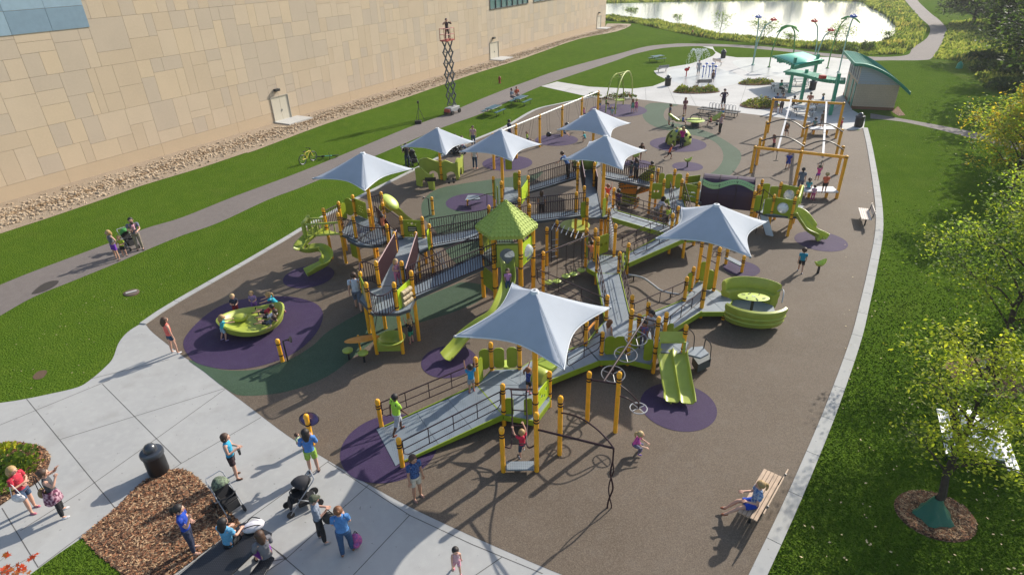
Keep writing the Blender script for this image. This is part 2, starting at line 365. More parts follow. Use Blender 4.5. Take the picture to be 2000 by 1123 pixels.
# ================================================================ COMMUNITY BUILDING
WA=at(0,398); WB=at(1182,52.5); WD=(WB-WA).normalized(); WL=(WB-WA).length; WN=Vector((WD.y,-WD.x,0))  # WN faces the playground
def wall_sz(u,v):
    d=ray(u,v); o=Vector((0,0,CAM_H)); k=((WA-o).dot(WN))/d.dot(WN); p=o+d*k; return (p-WA).dot(WD),p.z
def wp(s,z,off=0): p=WA+WD*s+WN*off; return Vector((p.x,p.y,z))
WRZ=math.atan2(WD.y,WD.x)
bldg=thing('community_building','huge pale building faced in tan, cream and grey rectangular panels behind the path','building',loc=wp(WL/2,0))
S0=-46; WH=14.5
def pmat(n,c): return layered(n,c,[(.6,.35,.65,tuple(x*.93 for x in c),.8,4),(8,.45,.65,tuple(x*1.05 for x in c),.4,5),(90,.45,.6,tuple(x*.82 for x in c),.35,2)],rough=.9,bump=.25,bs=60,bd=.006)
PM=[pmat('cream_panel',(.555,.445,.325)),pmat('tan_panel',(.53,.42,.30)),pmat('grey_panel',(.50,.41,.315)),pmat('sand_panel',(.57,.45,.315))]
core=MB(); c0=wp(S0,0,-.12); core.use(mat('panel_joint',(.22,.16,.10),.9))
pts=[wp(S0,0,-.06),wp(WL,0,-.06),wp(WL,0,-45),wp(S0,0,-45)]
core.prism([(p.x,p.y) for p in pts],-.1,WH); core.build('wall_core',None,bldg,smooth=False)
rnd=random.Random(5); pan=MB()
TH=.06; JG=.016
def put(s0,s1,z0,z1,m):
    pan.use(m); c=wp((s0+s1)/2,(z0+z1)/2,-TH/2); pan.box(c,(s1-s0-JG,TH,z1-z0-JG),rz=WRZ)
win=[wall_sz(957,20),wall_sz(1031,8),wall_sz(1042,4.5),wall_sz(1110,-8)]
WZ=win[0][1]; WS=[(win[0][0],win[1][0]),(win[2][0],win[3][0]+3)]
doors=[(wall_sz(545,241)[0]+.0,wall_sz(574,231)[0]),(wall_sz(957,116)[0],wall_sz(974,111)[0]),(wall_sz(1165,57.5)[0],wall_sz(1173,55)[0])]
ds0=wall_sz(537,240)[0]; ds1=wall_sz(570,230)[0]; doors[0]=(ds0,ds1)
DZ=2.3
def hits(s0,s1,z0,z1):
    for a,b in WS:
        if s1>a and s0<b and z1>WZ: return True
    for a,b in doors:
        if s1>a and s0<b and z0<DZ: return True
    return False
def split(s0,s1,z0,z1,d):
    W_,H_=s1-s0,z1-z0
    if d<=0 or (W_<1.7 and H_<1.7) or (W_*H_<2.6 and rnd.random()<.6) or (d<2 and rnd.random()<.25):
        put(s0,s1,z0,z1,rnd.choices(PM,[.34,.22,.30,.14])[0]); return
    if (W_>H_*1.05 or (rnd.random()<.2 and W_>1.4)) and W_>1.1:
        c=s0+W_*rnd.choice([.3,.36,.5,.62,.7]); split(s0,c,z0,z1,d-1); split(c,s1,z0,z1,d-1)
    elif H_>1.1:
        c=z0+H_*rnd.choice([.3,.4,.5,.6,.68]); split(s0,s1,z0,c,d-1); split(s0,s1,c,z1,d-1)
    else: put(s0,s1,z0,z1,rnd.choices(PM,[.34,.22,.30,.14])[0])
# base course
s=S0; BH=.95
plm=pmat('base_panel',(.52,.40,.27))
edges=[]
k=S0
while k<WL: edges.append((k,min(k+7.2,WL))); k+=7.2
for a,b in edges:
    cuts=[a,b]+[x for d in doors for x in d if a<x<b]; cuts.sort()
    for x0,x1 in zip(cuts,cuts[1:]):
        mid=(x0+x1)/2
        if any(d[0]<=mid<=d[1] for d in doors): continue
        put(x0,x1,-.1,BH,plm)
# upper rows of big panels, split; windows and doors are cut out
rows=[(BH,4.0),(4.0,7.05),(7.05,10.1),(10.1,12.4),(12.4,WH)]
for r_i,(z0,z1) in enumerate(rows):
    for a,b in edges:
        cutz=[z0,z1]; cuts=[a,b]
        for d in doors:
            if a<d[1] and b>d[0] and z0<DZ<z1: cuts+=[x for x in d if a<x<b]; 
        for q in WS:
            if a<q[1] and b>q[0] and z1>WZ: cuts+=[x for x in q if a<x<b]; cutz+=[WZ] if z0<WZ<z1 else []
        cuts=sorted(set(cuts)); 
        for x0,x1 in zip(cuts,cuts[1:]):
            mid=(x0+x1)/2; cz=sorted(set(cutz)); 
            isd=any(d[0]<=mid<=d[1] for d in doors) and z0<DZ
            if isd: cz=sorted(set([z0,DZ,z1]))
            for y0,y1 in zip(cz,cz[1:]):
                my=(y0+y1)/2
                if isd and my<DZ: continue
                if my>WZ and any(q[0]<=mid<=q[1] for q in WS) and my<WZ+3: continue
                if x1-x0<.9 : put(x0,x1,y0,y1,PM[2]); continue
                split(x0,x1,y0,y1,4)
# blue-grey metal corner cladding, top left
bz=wall_sz(175,53)[1]; bs_=wall_sz(175,53)[0]
pan.build('wall_panels',None,bldg,smooth=False)
bl=MB(); BM=[mat('blue_metal_panel',(.23,.33,.43),.35,metal=.25,var=.08),mat('light_blue_metal_panel',(.31,.43,.54),.35,metal=.25,var=.08)]
x=bs_; j=0
while x>S0:
    for i in range(4):
        z0=bz+i*1.35
        if z0>WH: break
        bl.use(BM[rnd.random()<.5]); bl.box(wp(x-1.2,z0+.66,-.02),(2.38,.12,1.33),rz=WRZ)
    x-=2.4
bl.build('metal_cladding',None,bldg,smooth=False)
for (a,b) in doors:
    dm=MB(); n=2 if b-a>1.6 else 1
    dm.use(mat('cream_door',(.55,.50,.40),.5))
    for i in range(n):
        x0=a+.07+(b-a-.14)*i/n; x1=a+.07+(b-a-.14)*(i+1)/n
        dm.box(wp((x0+x1)/2,DZ/2,-.02),(x1-x0-.02,.05,DZ-.1),rz=WRZ)
    d=dm.build('door',None,bldg,smooth=False)
    fr=MB().use(mat('door_frame',(.40,.36,.30),.5))
    for x in(a+.03,b-.03): fr.box(wp(x,DZ/2,0.01),(.07,.12,DZ),rz=WRZ)
    fr.box(wp((a+b)/2,DZ-.03,0.012),(b-a,.12,.07),rz=WRZ)
    for o in d,: 
        f=fr.build('door_frame',None,bldg,smooth=False)
    h=MB().use(STEEL); h.box(wp((a+b)/2+.08,1.0,.04),(.04,.06,.18),rz=WRZ); h.build('door_handle',None,d,local=False)
    pad=MB(); c=wp((a+b)/2+.3,0,1.0); pad.box((c.x,c.y,.06),(b-a+.8,2.0,.12),rz=WRZ); pad.build('door_step',LC,bldg)
    wl=MB(); wl.box(wp((a+b)/2-.2,DZ+.55,.16),(.55,.3,.22),rz=WRZ); wl.build('wall_lamp',DARK,bldg,bevel=.02)
GLS=mat('teal_glass',(.10,.20,.21),.08,metal=.0,coat=.5)
for (a,b) in WS:
    wf=MB().use(DARK); n=7; zt=WZ+2.9
    wf.box(wp((a+b)/2,WZ+.04,-.02),(b-a,.22,.1),rz=WRZ); wf.box(wp((a+b)/2,zt,-.02),(b-a,.22,.1),rz=WRZ)
    for i in range(n+1): wf.box(wp(a+(b-a)*i/n,(WZ+zt)/2,-.021),(.09,.2,zt-WZ),rz=WRZ)
    f=wf.build('window',None,bldg,smooth=False)
    gl=MB(); gl.box(wp((a+b)/2,(WZ+zt)/2,-.05),(b-a-.1,.03,zt-WZ-.1),rz=WRZ); gl.build('glass',GLS,f,smooth=False)
rf=MB(); pts=[wp(S0-.5,0,.9),wp(WL+.6,0,.9),wp(WL+.6,0,-46),wp(S0-.5,0,-46)]
rf.prism([(p.x,p.y) for p in pts],WH,WH+.4); rf.build('roof',mat('roof_edge',(.3,.3,.32),.5,metal=.4),bldg,smooth=False)
# rocks in the dry bed
rock=MB(); rr=random.Random(3)
RM=[mat('tan_rock',(.42,.31,.20),.9,var=.3,vs=2),mat('pale_rock',(.50,.39,.27),.9,var=.25,vs=2),mat('brown_rock',(.27,.18,.10),.9,var=.3,vs=2)]
def rwid(s): # width of strip at s, measured outer edge
    return None
ro=[p for p in cr(pxs(rout),3)]
ros=sorted([((p-WA).dot(WD),(p-WA).dot(WN)) for p in ro])
def outer(s):
    for i in range(1,len(ros)):
        if ros[i][0]>=s: a,b=ros[i-1],ros[i]; return a[1]+(b[1]-a[1])*(s-a[0])/(b[0]-a[0]+1e-9)
    return ros[-1][1]
for i in range(15000):
    s=rr.uniform(-12,WL+3)
    if rr.random()<.55: s=-12+(s+12)*rr.random()
    o=outer(s); c=.53+.05*math.sin(s*.35); t=rr.gauss(c,.15)
    if t<.12 or t>.97: continue
    if any(a-.6<s<b+1.3 for a,b in doors) and t*o<2.2: continue
    p=wp(s,0,t*o); q=.04+.09*rr.random()**2
    if abs(t-c)<.07 and rr.random()<.55: m=RM[2]
    else: m=RM[rr.choice([0,1,1])]
    rock.use(m); M3=Matrix.Rotation(rr.uniform(0,6.28),3,'Z')@Matrix.Rotation(rr.uniform(-.5,.5),3,'X')
    rock.ell((p.x,p.y,q*.4),(q*rr.uniform(.8,1.5),q,q*rr.uniform(.5,.85)),n=5,m=3,M3=M3)
o=rock.build('river_rocks',None,smooth=False); tag(o,kind='stuff')
# ================================================================ PLAY STRUCTURE
PS=thing('play_structure','sprawling lime, grey and orange climbing structure of ramps, decks, slides and green roofed tower','play structure',loc=(1,21,0))
PO={}
def post_mesh(xy,zt,r=.072,clamps=(),z0=0,capcol=None):
    b=MB().use(YEL); x,y=xy[0],xy[1]
    b.lathe([(r,z0),(r,zt-.16),(r*1.12,zt-.15),(r*1.15,zt-.08),(r*.95,zt-.03),(r*.5,zt)],(x,y,0),n=12)
    b.use(MAR)
    for c in clamps:
        if z0<c<zt-.1: b.lathe([(r*1.22,c-.022),(r*1.22,c+.022)],(x,y,0),n=12)
    return b
def post(n,xy,zt,dk=None,r=.072,z0=0,parent=None,extra=()):
    cl=[zt-.24,zt-.34]
    if dk: cl+=[dk+.12,dk-.1]
    cl+=list(extra)
    PO[n]=(xy[0],xy[1]); return post_mesh(xy,zt,r,cl,z0).build('post',None,parent or PS)
def pg(n,u,v,tu,tv,dk=None,parent=None):          # foot seen on the ground
    p=at(u,v); return post(n,p,hz(p,tu,tv),dk,parent=parent)
def pd(n,u,v,z,tu,tv):                 # foot seen where it meets a deck of height z
    p=at(u,v,z); return post(n,p,hz(p,tu,tv),z)
def pt(n,u,v,zt,dk=None):              # only the cap seen; cap height known from its neighbours
    p=at(u,v,zt); return post(n,p,zt,dk)
DZ1=.48
pg('p1',745.4,833.7,736.9,779.5); pg('p2',786.3,911.2,779.3,854.3)
pd('p3',931.9,752.2,.45,929.3,696.9); pg('p4',984.8,830,984,749,.48); pg('p6',1072.8,794.4,1073,724.7,.48)
pg('p7',983.2,921,981.4,834); pg('p8',1048.2,919.8,1048.2,805); pg('p9',1092.8,887.7,1095,773)
pd('p10',960.8,722,.48,959.5,668); pd('p11',1015.3,720,.48,1014.2,666)
pg('p12',1146.6,823,1152.3,725.6); pg('p13',1201.3,843.9,1211.5,726.2)
pd('p14',1183.8,624.8,.48,1186,576); pd('p25',1143.5,674,.48,1145,626); pd('p26',1164.4,648.7,.48,1165.5,606)
pg('p16',1225.5,712.4,1233.8,603.3,.48); pg('p17',1173.4,713.3,1176.4,647.5,.48); pg('p20',1275.3,728.3,1286.6,618.3,1.0)
pt('p15',1235.5,575.5,1.62,.48); pt('p18',1249.5,612.6,1.65,.48); pt('p19',1267.2,589.4,1.65,.48)
pt('p21',1302.6,609.3,2.2,1.0); pt('p22',1340.8,634,2.1,1.0)
pd('p27',1336.4,587.4,.48,1341.1,540.3); pd('p28',1349.4,567.5,.48,1354.3,520.8); pd('p29',1361.3,549.5,.48,1372,466); pd('p30',1393.5,567.5,.48,1406.2,482.7)
post('p31',at(1411.7,624),.45)
pg('p34',1333.2,503.9,1337,455,1.05); pg('p35',1223.7,535,1226.7,474.2,.62); pd('p36',1208,532.6,.62,1211,491.4); pg('p37',1164,555.2,1169,462.8,.62)
pd('p40',1198.8,500.9,.62,1201.8,437.8); pg('p41',1186,479.7,1189,406.7,1.5)
pg('r1',1068,518.9,1069,443); pg('r2',1087.2,502.7,1088,429.8); pg('r3',1061,570.2,1061.2,491.1); pg('r4',1143.2,521,1144.3,446,.62); pg('r5',1159.4,532.7,1160.8,445.3,.62)
pt('p44',1325.5,402.8,2.15,1.05); pt('p45',1314.8,416.8,2.15,1.05); pt('p46',1364.6,402,2.15,1.05)
# left complex
for n,a in dict(q2a=(676.9,489.6,660.2,393.6,1.6),q2=(676.4,514.6,660.2,414.9,1.6),q3=(649,505.4,630.6,406.3,1.6),q5=(705.4,523.2,690.3,421.3,1.5),q11=(847,533.6,839.4,436.9,1.42),
   q13=(821.6,544,813,452.6,1.4),q14=(753.2,642.4,734,509.4,1.95),q15=(799,632.7,784.6,509.3,1.95),q16=(818.4,664.8,803,528.5,1.95),q17=(722.2,650.9,699.2,530.6,1.95),q18=(736.6,691.5,715.2,551.1,1.95),q19=(787.4,690.4,768.2,551.1,1.95)).items():
    pg(n,a[0],a[1],a[2],a[3],a[4])
for n,u,v,zt,dk in [('q4',688,380.4,2.7,1.6),('q7',743.6,374.4,2.7,1.6),('q7b',746.6,395.2,2.65,1.55),('q6b',719.3,408,2.65,1.55),('q8',754.4,437.5,2.5,1.4),('q9',782.2,422.5,2.5,1.4),('q10',823.7,423,2.5,1.4),('q12',769,452.6,2.5,1.4),
   ('a1',954.5,401,2.6,1.5),('a2',1014,386.5,2.6,1.5),('a3',1033.8,398.6,2.6,1.5),('b1',1014,333.7,2.6,1.5),('b2',1014,353.7,2.6,1.5),('b3',1031.4,343,2.6,1.5),('b4',963.3,344,2.6,1.5),('b5',978.8,353.7,2.6,1.5),
   ('p43',1147.5,386,2.6,1.5),('c1',1141.5,363,2.6,1.5),('c2',1126,374.5,2.6,1.5),('c3',1129,317,3.2,2.05),('c4',1161.5,317,3.2,2.05),('p42',1185.5,378,2.6,1.5),('c6',1199.5,366.5,2.6,1.5),
   ('d1',1273.5,340.6,2.4,1.25),('d2',1286,329,2.4,1.25),('d3',1297.7,350,2.4,1.25),('d4',1318.8,330,2.4,1.25),('d5',1332.6,350,2.4,1.25),('d6',1342.8,339,2.4,1.25),('d7',1366.5,355,2.4,1.25),
   ('e1',1489.7,350.4,2.2,1.1),('e2',1482.8,361,2.2,1.1),('e3',1475.3,373,2.2,1.1),('e4',1526.5,356,2.17,1.1),('e5',1513.4,380,2.15,1.1),('e6',1564.7,362,2.17,1.1),('e7',1559.4,372,2.17,1.1),('e8',1554,385,2.17,1.1)]:
    pt(n,u,v,zt,dk)
# decks ---------------------------------------------------------------
SK=mat('lime_skirt',(.25,.34,.015),.5,var=.15)
GSK=mat('grey_skirt',(.07,.08,.09),.5)
def deck(px,z,skirt=SK,sh=.2,name='deck',poly=None):
    P=[at(u,v,z) for u,v in px] if poly is None else [Vector((*p[:2],z)) for p in poly]
    c=sum(P,Vector())/len(P); b=MB().use(DECK)
    # wedge segments meeting at the middle, a fine gap between them
    b.prism([(p.x,p.y) for p in P],z-.07,z-.008)
    n=len(P)
    for i in range(n):
        t=[c,P[i],P[(i+1)%n]]; g=sum(t,Vector())/3; t=[g+(p-g)*(1-.02/max(.2,(p-g).length)) for p in t]
        b.prism([(p.x,p.y) for p in t],z-.006,z)
    if skirt:
        b.use(skirt)
        for i in range(n):
            p,q=P[i],P[(i+1)%n]; o=(((p+q)/2-c).normalized())*.02
            b.bar(p+o-Vector((0,0,sh/2-.0)),q+o-Vector((0,0,sh/2-.0)),.03,sh)
    return b.build(name,None,PS,smooth=False)
def ramp(a0,a1,b0,b1,za,zb,skirt=SK,sh=.2,lanes=2,seg=1.25,name='ramp',par=None):
    """a0,a1: the two corners at the start, b0,b1 at the end; given in photo px at their heights or as vectors"""
    f=lambda p,z: at(p[0],p[1],z) if not isinstance(p,Vector) else Vector((p.x,p.y,z))
    A0,A1,B0,B1=f(a0,za),f(a1,za),f(b0,zb),f(b1,zb)
    b=MB().use(DECK); L=((A0+A1)/2-(B0+B1)/2).length; n=max(1,round(L/seg)); g=.012
    def P(s,t): return A0.lerp(B0,s).lerp(A1.lerp(B1,s),t)
    W_=(A0-A1).length
    for i in range(n):
        for k in range(lanes):
            s0,s1=i/n+g/L/2,(i+1)/n-g/L/2; t0,t1=k/lanes+g/W_/2,(k+1)/lanes-g/W_/2
            q=[P(s0,t0),P(s1,t0),P(s1,t1),P(s0,t1)]; b.prism([tuple(x) for x in q],-.05,0)
    b.use(GSK); q=[A0,B0,B1,A1]; b.prism([tuple(x) for x in q],-.09,-.052)
    if skirt:
        b.use(skirt)
        for p,q,o in((A0,B0,A1),(A1,B1,A0)):
            d=(p-o).normalized()*.02
            p=p+d; q=q+d; z=Vector((0,0,1))
            hp=min(sh,p.z+.0); hq=min(sh,q.z)
            x=[p+z*.03,q+z*.03,q-z*hq,p-z*hp]; e=d.normalized()*.03
            b.add([*x,*[y+e for y in x]],[(0,1,2,3),(7,6,5,4),(0,4,5,1),(1,5,6,2),(2,6,7,3),(3,7,4,0)])
    r=b.build(name,None,par or PS,smooth=False)
    return r,(A0,A1,B0,B1)
# rails ---------------------------------------------------------------
def rail(a,b,parent=None,hs=(.93,.62,.33),r=.021,step=.85,inset=.1,rounded=True,name='handrail'):
    """open pipe railing; a,b 3D points on the deck edge"""
    a=Vector(a); b=Vector(b); d=(b-a); L=d.length; d.normalize(); m=MB().use(MAR); z=Vector((0,0,1))
    for h in hs[:1]: m.tube([a+z*h,b+z*h],r,6)
    p=a+d*inset; q=b-d*inset
    if len(hs)>1:
        lo=hs[-1]; c=.12
        m.tube([p+z*(hs[0]),p+z*(lo+c),p+z*lo+d*c,q+z*lo-d*c,q+z*(lo+c),q+z*(hs[0])],r*.85,6)
        for h in hs[1:-1]: m.tube([p+z*h,q+z*h],r*.75,6)
        n=max(1,round(L/step))
        for i in range(1,n): s=p.lerp(q,i/n); m.tube([s+z*lo,s+z*hs[0]],r*.75,6)
    return m.build(name,None,parent or PS)
def brail(a,b,parent=None,h=.95,sp=.115,r=.0125,name='baluster_rail',mid=False,pts=None):
    m=MB().use(MAR); z=Vector((0,0,1)); P=[Vector(p) for p in (pts or (a,b))]
    m.tube([p+z*h for p in P],.022,6); m.tube([p+z*.09 for p in P],.017,6)
    if mid: m.tube([p+z*(h*.72) for p in P],.012,6)
    L=[0]
    for i in range(1,len(P)): L.append(L[-1]+(P[i]-P[i-1]).length)
    n=max(2,round(L[-1]/sp))
    for i in range(n+1):
        s=L[-1]*i/n
        for j in range(1,len(P)):
            if L[j]>=s-1e-6: k=(s-L[j-1])/(L[j]-L[j-1]); p=P[j-1].lerp(P[j],k); break
        m.bar(p+z*.09,p+z*h,r*2,r*2,up=(1,0,0))
    return m.build(name,None,parent or PS)
def X(n,z,du=0,dv=0): p=PO[n]; return Vector((p[0]+du,p[1]+dv,z))
def board(a,b,z0,z1,m=GRN,th=.03,holes=(),name='panel',parent=None,round_=0,label=None):
    """upright board between two xy points, optional rounded outline and see-through round holes"""
    a=Vector((a[0],a[1],0)); b=Vector((b[0],b[1],0)); d=(b-a).normalized(); L=(b-a).length; N=Vector((-d.y,d.x,0)); H_=z1-z0
    r=min(round_,L/2,H_/2); out=[]
    if r>0:
        for cx,cz,a0 in((L-r,r,-90),(L-r,H_-r,0),(r,H_-r,90),(r,r,180)):
            for k in range(7): t=R(a0+k*15); out.append((cx+r*math.cos(t),cz+r*math.sin(t)))
    else: out=[(0,0),(L,0),(L,H_),(0,H_)]
    loops=[out]
    for (hx,hz_,hr) in holes:
        loops.append([(hx*L+hr*math.cos(2*PI*k/18),hz_*H_+hr*math.sin(2*PI*k/18)) for k in range(18)])
    flat=[q for l in loops for q in l]; tr=tessellate_polygon([[Vector((x,y,0)) for x,y in l] for l in loops])
    pos=lambda x,y,o: a+d*x+Vector((0,0,z0+y))+N*o
    n=len(flat); vs=[pos(x,y,th/2) for x,y in flat]+[pos(x,y,-th/2) for x,y in flat]; fs=[]
    for t in tr: fs.append(t); fs.append(tuple(i+n for i in reversed(t)))
    o=0
    for l in loops:
        for i in range(len(l)): j=(i+1)%len(l); fs.append((o+i,o+j,o+j+n,o+i+n))
        o+=len(l)
    q=MB().use(m); q.add(vs,fs); ob=q.build(name,None,parent or PS,smooth=False)
    if label: ob['label']=label
    return ob
# --- front entry ramp and hexagonal deck
rp,(A0,A1,B0,B1)=ramp((751,834),(789,899),(933,752),(984,808),.05,.48,lanes=2)
lip=MB().use(DECK); q=[at(735.5,839),at(773,911),at(789,899,.05),at(751,834,.05)]; lip.prism([(p.x,p.y,p.z) for p in q],.012,.03); lip.build('ramp_lip',None,PS,smooth=False)
rail(X('p1',.02),X('p3',.45),rp); rail(X('p2',.02),X('p4',.48),rp)
canopyA=at(1044.7,831)
deck([(933,752),(960.8,722),(1015.3,720),(1045,700),(1075,726),(1073,783),(1045,821),(984,810)],.48)
board(X('p10',0)+Vector((-.42,-.1,0)),X('p10',0)+Vector((-.08,0,0)),.55,1.4,round_=.15)
board(X('p10',0)+Vector((.08,0,0)),X('p10',0)+Vector((.45,.0,0)),.55,1.4,round_=.15)
board(X('p11',0)+Vector((-.45,0,0)),X('p11',0)+Vector((-.08,0,0)),.55,1.4,round_=.15)
board(X('p3',0)+Vector((.06,.02,0)),X('p3',0)+Vector((.2,.3,0)),.5,1.45,round_=.12)
board(canopyA+Vector((.08,.1,0)),X('p6',0),.55,1.22,holes=[(.2,.75,.05),(.35,.5,.07),(.55,.35,.06),(.7,.62,.07),(.85,.3,.04)],m=mat('bright_lime_panel',(.45,.62,.02),.45))
board(X('p4',0)+Vector((.06,-.02,0)),X('p4',0)+Vector((.32,-.03,0)),.42,1.12,round_=.08)
board(canopyA+Vector((-.34,-.03,0)),canopyA+Vector((-.08,0,0)),.42,1.12,round_=.08)
seat_=at(990,711,.5); s_=MB().use(LIME2); s_.lathe([(.22,-.04),(.24,0),(.22,.03),(.05,.045)],seat_,n=18); s_.use(DARK).lathe([(.04,-.5),(.04,-.04)],seat_,n=8); s_.build('stool',None,PS)
dr=MB().use(LIME); c=at(1054,734,.62); M3=Matrix.Rotation(R(90),3,'Y')@Matrix.Rotation(0,3,'X'); M3=Matrix.Rotation(R(-40),3,'Z')@M3
dr.lathe([(.02,-.3),(.27,-.28),(.31,-.2),(.31,.2),(.27,.28),(.02,.3)],c,n=20,M3=M3); dr.build('play_drum',None,PS)
ch=MB().use(SK); ch.box(at(1068,712,.6),(.7,.5,.16),rz=R(-38)); ch.build('talk_chute',None,PS,bevel=.03)
# arched ladder off the front
def V(p,z): return Vector((p[0],p[1],z))
lad=MB().use(MAR); l0,l1=V(PO['p4'],0),V(canopyA,0); g0,g1=V(PO['p7'],0),V(PO['p8'],0); rr_=[]
for (a,g,sx) in((l0,g0,1),(l1,g1,-1)):
    o=Vector((.27*sx,0,0)); ztop=1.46; pp=[a+Vector((.06*sx,0,ztop)),a+o*.8+Vector((0,-.02,ztop+.02)),a+o+Vector((0,-.2,ztop-.06)),a+o+Vector((0,-.75,ztop-.5)),g+o+Vector((0,.35,.95)),g+o*.9+Vector((0,.03,1.18)),g+Vector((.06*sx,0,1.3))]
    pp=cr([pp[0],pp[1],pp[2],a+o+Vector((0,-.9,.95)),g+o+Vector((0,.5,.78)),g+o*.85+Vector((0,.12,.82)),g+Vector((.06*sx,0,1.0))],5); rr_.append(pp); lad.tube(pp,.024,7)
for k in range(4,len(rr_[0])-6,3): lad.tube([rr_[0][k],rr_[1][k]],.018,6)
lad.build('arched_ladder',None,PS)
st=MB().use(DECK); st.bar(g0+Vector((.08,0,.22)),g1+Vector((-.08,0,.22)),.32,.06); st.build('step_beam',None,PS,smooth=False)
# overhead arc with spiral pole
ov=MB().use(MAR); e=at(1190,992); ztp=hz(e,1177,873); E3=V(e,ztp)
ov.tube([V(PO['p8'],hz(PO['p8'],1050,838)),E3],.032,8)
s=V(PO['p9'],hz(PO['p9'],1095,806)); mid=[]
for u_m,v_m in((1108,808),(1121,812.5),(1134,820),(1146.6,831),(1156,841),(1163.7,851),(1171,862)): x_m=s.lerp(E3,(u_m-1094)/(1177-1094)); mid.append(V(x_m,hz(x_m,u_m,v_m)))
ov.tube(cr([s]+mid+[E3],3),.024,7); ov.build('overhead_arc',None,PS)
sp_=MB().use(MAR); hh=[]; hp=[]
for k in range(41):
    t=k/40; z=ztp*(1-t); am=.055*min(1,max(0,(t-.2)*5)); an=t*3.0*PI
    hh.append(V(e,z)+Vector((am*math.cos(an),am*math.sin(an),0))); hp.append(V(e,z)-Vector((am*math.cos(an),am*math.sin(an),0)))
sp_.tube(hh,.024,7); sp_.tube(hp,.018,6); sp_.build('twisted_pole',None,PS)
# --- level walkway from the hexagon to the middle deck
r2,(A0,A1,B0,B1)=ramp((1073,742),(1050,704),(1170,704),(1143,674),.48,.48,lanes=2)
rail(A1+Vector((.15,0,0)),X('p25',.48),r2); rail(A0+Vector((.55,.2,0)),X('p17',.48),r2)
deck([(1170,704),(1143,674),(1164.4,648.7),(1183.8,624.8),(1231,625),(1265,627),(1299,648),(1287,684),(1270,712),(1227,702)],.48)
ab=MB().use(ORG); ab.bar(V(PO['p25'],1.05),V(PO['p26'],1.05),.05,.08); ab.build('crossbar',None,PS); 
board(X('p25',0)+Vector((.06,0,0)),X('p26',0)+Vector((-.03,-.06,0)),.5,.62,m=SK)
board(X('p17',0)+Vector((.09,0,0)),X('p17',0)+Vector((.5,.02,0)),.45,1.25,round_=.18)
board(X('p16',0)+Vector((-.55,.02,0)),X('p16',0)+Vector((-.09,0,0)),.45,1.25,round_=.18)
board(X('p16',0)+Vector((.09,.04,0)),X('p16',0)+Vector((.5,.4,0)),.55,1.35,round_=.18)
board(X('p20',0)+Vector((-.4,.02,0)),X('p20',0)+Vector((-.09,0,0)),.55,1.45,round_=.12)
board(X('p21',0)+Vector((.08,0,0)),X('p21',0)+Vector((.32,.06,0)),.75,1.7,round_=.1)
brail(X('p19',.5),X('p21',.5),h=1.0)
# right-hand level walkway to the deck under the big canopy
canopyB=at(1366.7,622.5)
r3,(A0,A1,B0,B1)=ramp((1302,650),(1240,625),(1369,608),(1336,587),.48,.48,lanes=2)
rail(V(PO['p19'],.48)+Vector((-.55,.25,0)),X('p27',.48),r3,hs=(.93,.45)); rail(X('p21',.48)+Vector((-.2,.3,0)),V(canopyB,.48),r3,hs=(.93,.45))
deck([(1369,609),(1414,608.5),(1430,586),(1399,566),(1382,556),(1364,549),(1349,567),(1336,588)],.48)
board(X('p28',0)+Vector((-.25,-.12,0)),X('p28',0)+Vector((-.05,-.07,0)),.5,1.4,round_=.12)
board(X('p29',0)+Vector((.06,0,0)),X('p29',0)+Vector((.36,-.05,0)),.5,1.45,round_=.14)
board(X('p30',0)+Vector((-.36,.1,0)),X('p30',0)+Vector((-.07,.0,0)),.5,1.45,round_=.14)
x_=MB().use(MAR); a,b=X('p29',1.75),X('p30',1.75); x_.tube([a,b],.024,6); m_=(a+b)/2; x_.tube([m_,m_+Vector((.9,1.2,.35))],.022,6); wc=m_+Vector((.5,.7,-.05)); x_.tube([wc+Vector((.28*math.cos(t*PI/8),.28*math.sin(t*PI/8),-.05)) for t in range(16)],.016,6,closed=True); x_.build('overhead_wheel',None,PS)
# transfer step in the purple patch
for n,a,b in(('ts1',(1417.2,515.9),(1421,484.7)),('ts2',(1448.3,532),(1453,499))): pg(n,*a,*b)
ts=MB().use(DECK); ts.bar(X('ts1',.36),X('ts2',.36),.3,.05); ts.build('step_beam',None,PS,smooth=False)
# wavy balance beam
wb=MB().use(STEEL); wb.tube(cr([at(u,v,.32) for u,v in((1228,537),(1242,539),(1258,544),(1275,556),(1290,567),(1308,572),(1327,575))],5),.045,8); wb.use(MAR)
for u,v in((1238,538),(1310,572)): p=at(u,v,.3); wb.tube([V(p,0),p],.03,6)
wb.build('balance_beam',None,PS)
# ramp north, platform
r4,(A0,A1,B0,B1)=ramp((1184,626),(1231,626),(1165,531),(1209,534),.48,.62,lanes=2)
rail(X('p14',.48),X('p37',.62),r4,hs=(.95,.7,.3)); rail(X('p15',.48),X('p36',.62),r4,hs=(.95,.72,.5,.3))
deck([(1147,523),(1165,533),(1209,534.5),(1221,515),(1216,503),(1198,499),(1172,498),(1151,508)],.62)
board(X('r4',0)+Vector((.0,-.08,0)),X('r4',0)+Vector((.02,-.38,0)),.62,1.7,round_=.1)
board(X('r5',0)+Vector((.0,.08,0)),X('r5',0)+Vector((.05,-.4,0)),.6,1.7,round_=.1)
board(X('r5',0)+Vector((.25,.55,0)),X('r5',0)+Vector((.8,.95,0)),.65,1.6,holes=[(.3,.5,.09),(.7,.5,.09)],round_=.1)
board(X('p36',0)+Vector((.1,.0,0)),X('p36',0)+Vector((.25,.3,0)),.7,1.5,round_=.12)
board(X('p35',0)+Vector((-.09,-.02,0)),X('p35',0)+Vector((-.04,-.2,0)),.3,1.4,round_=.1)
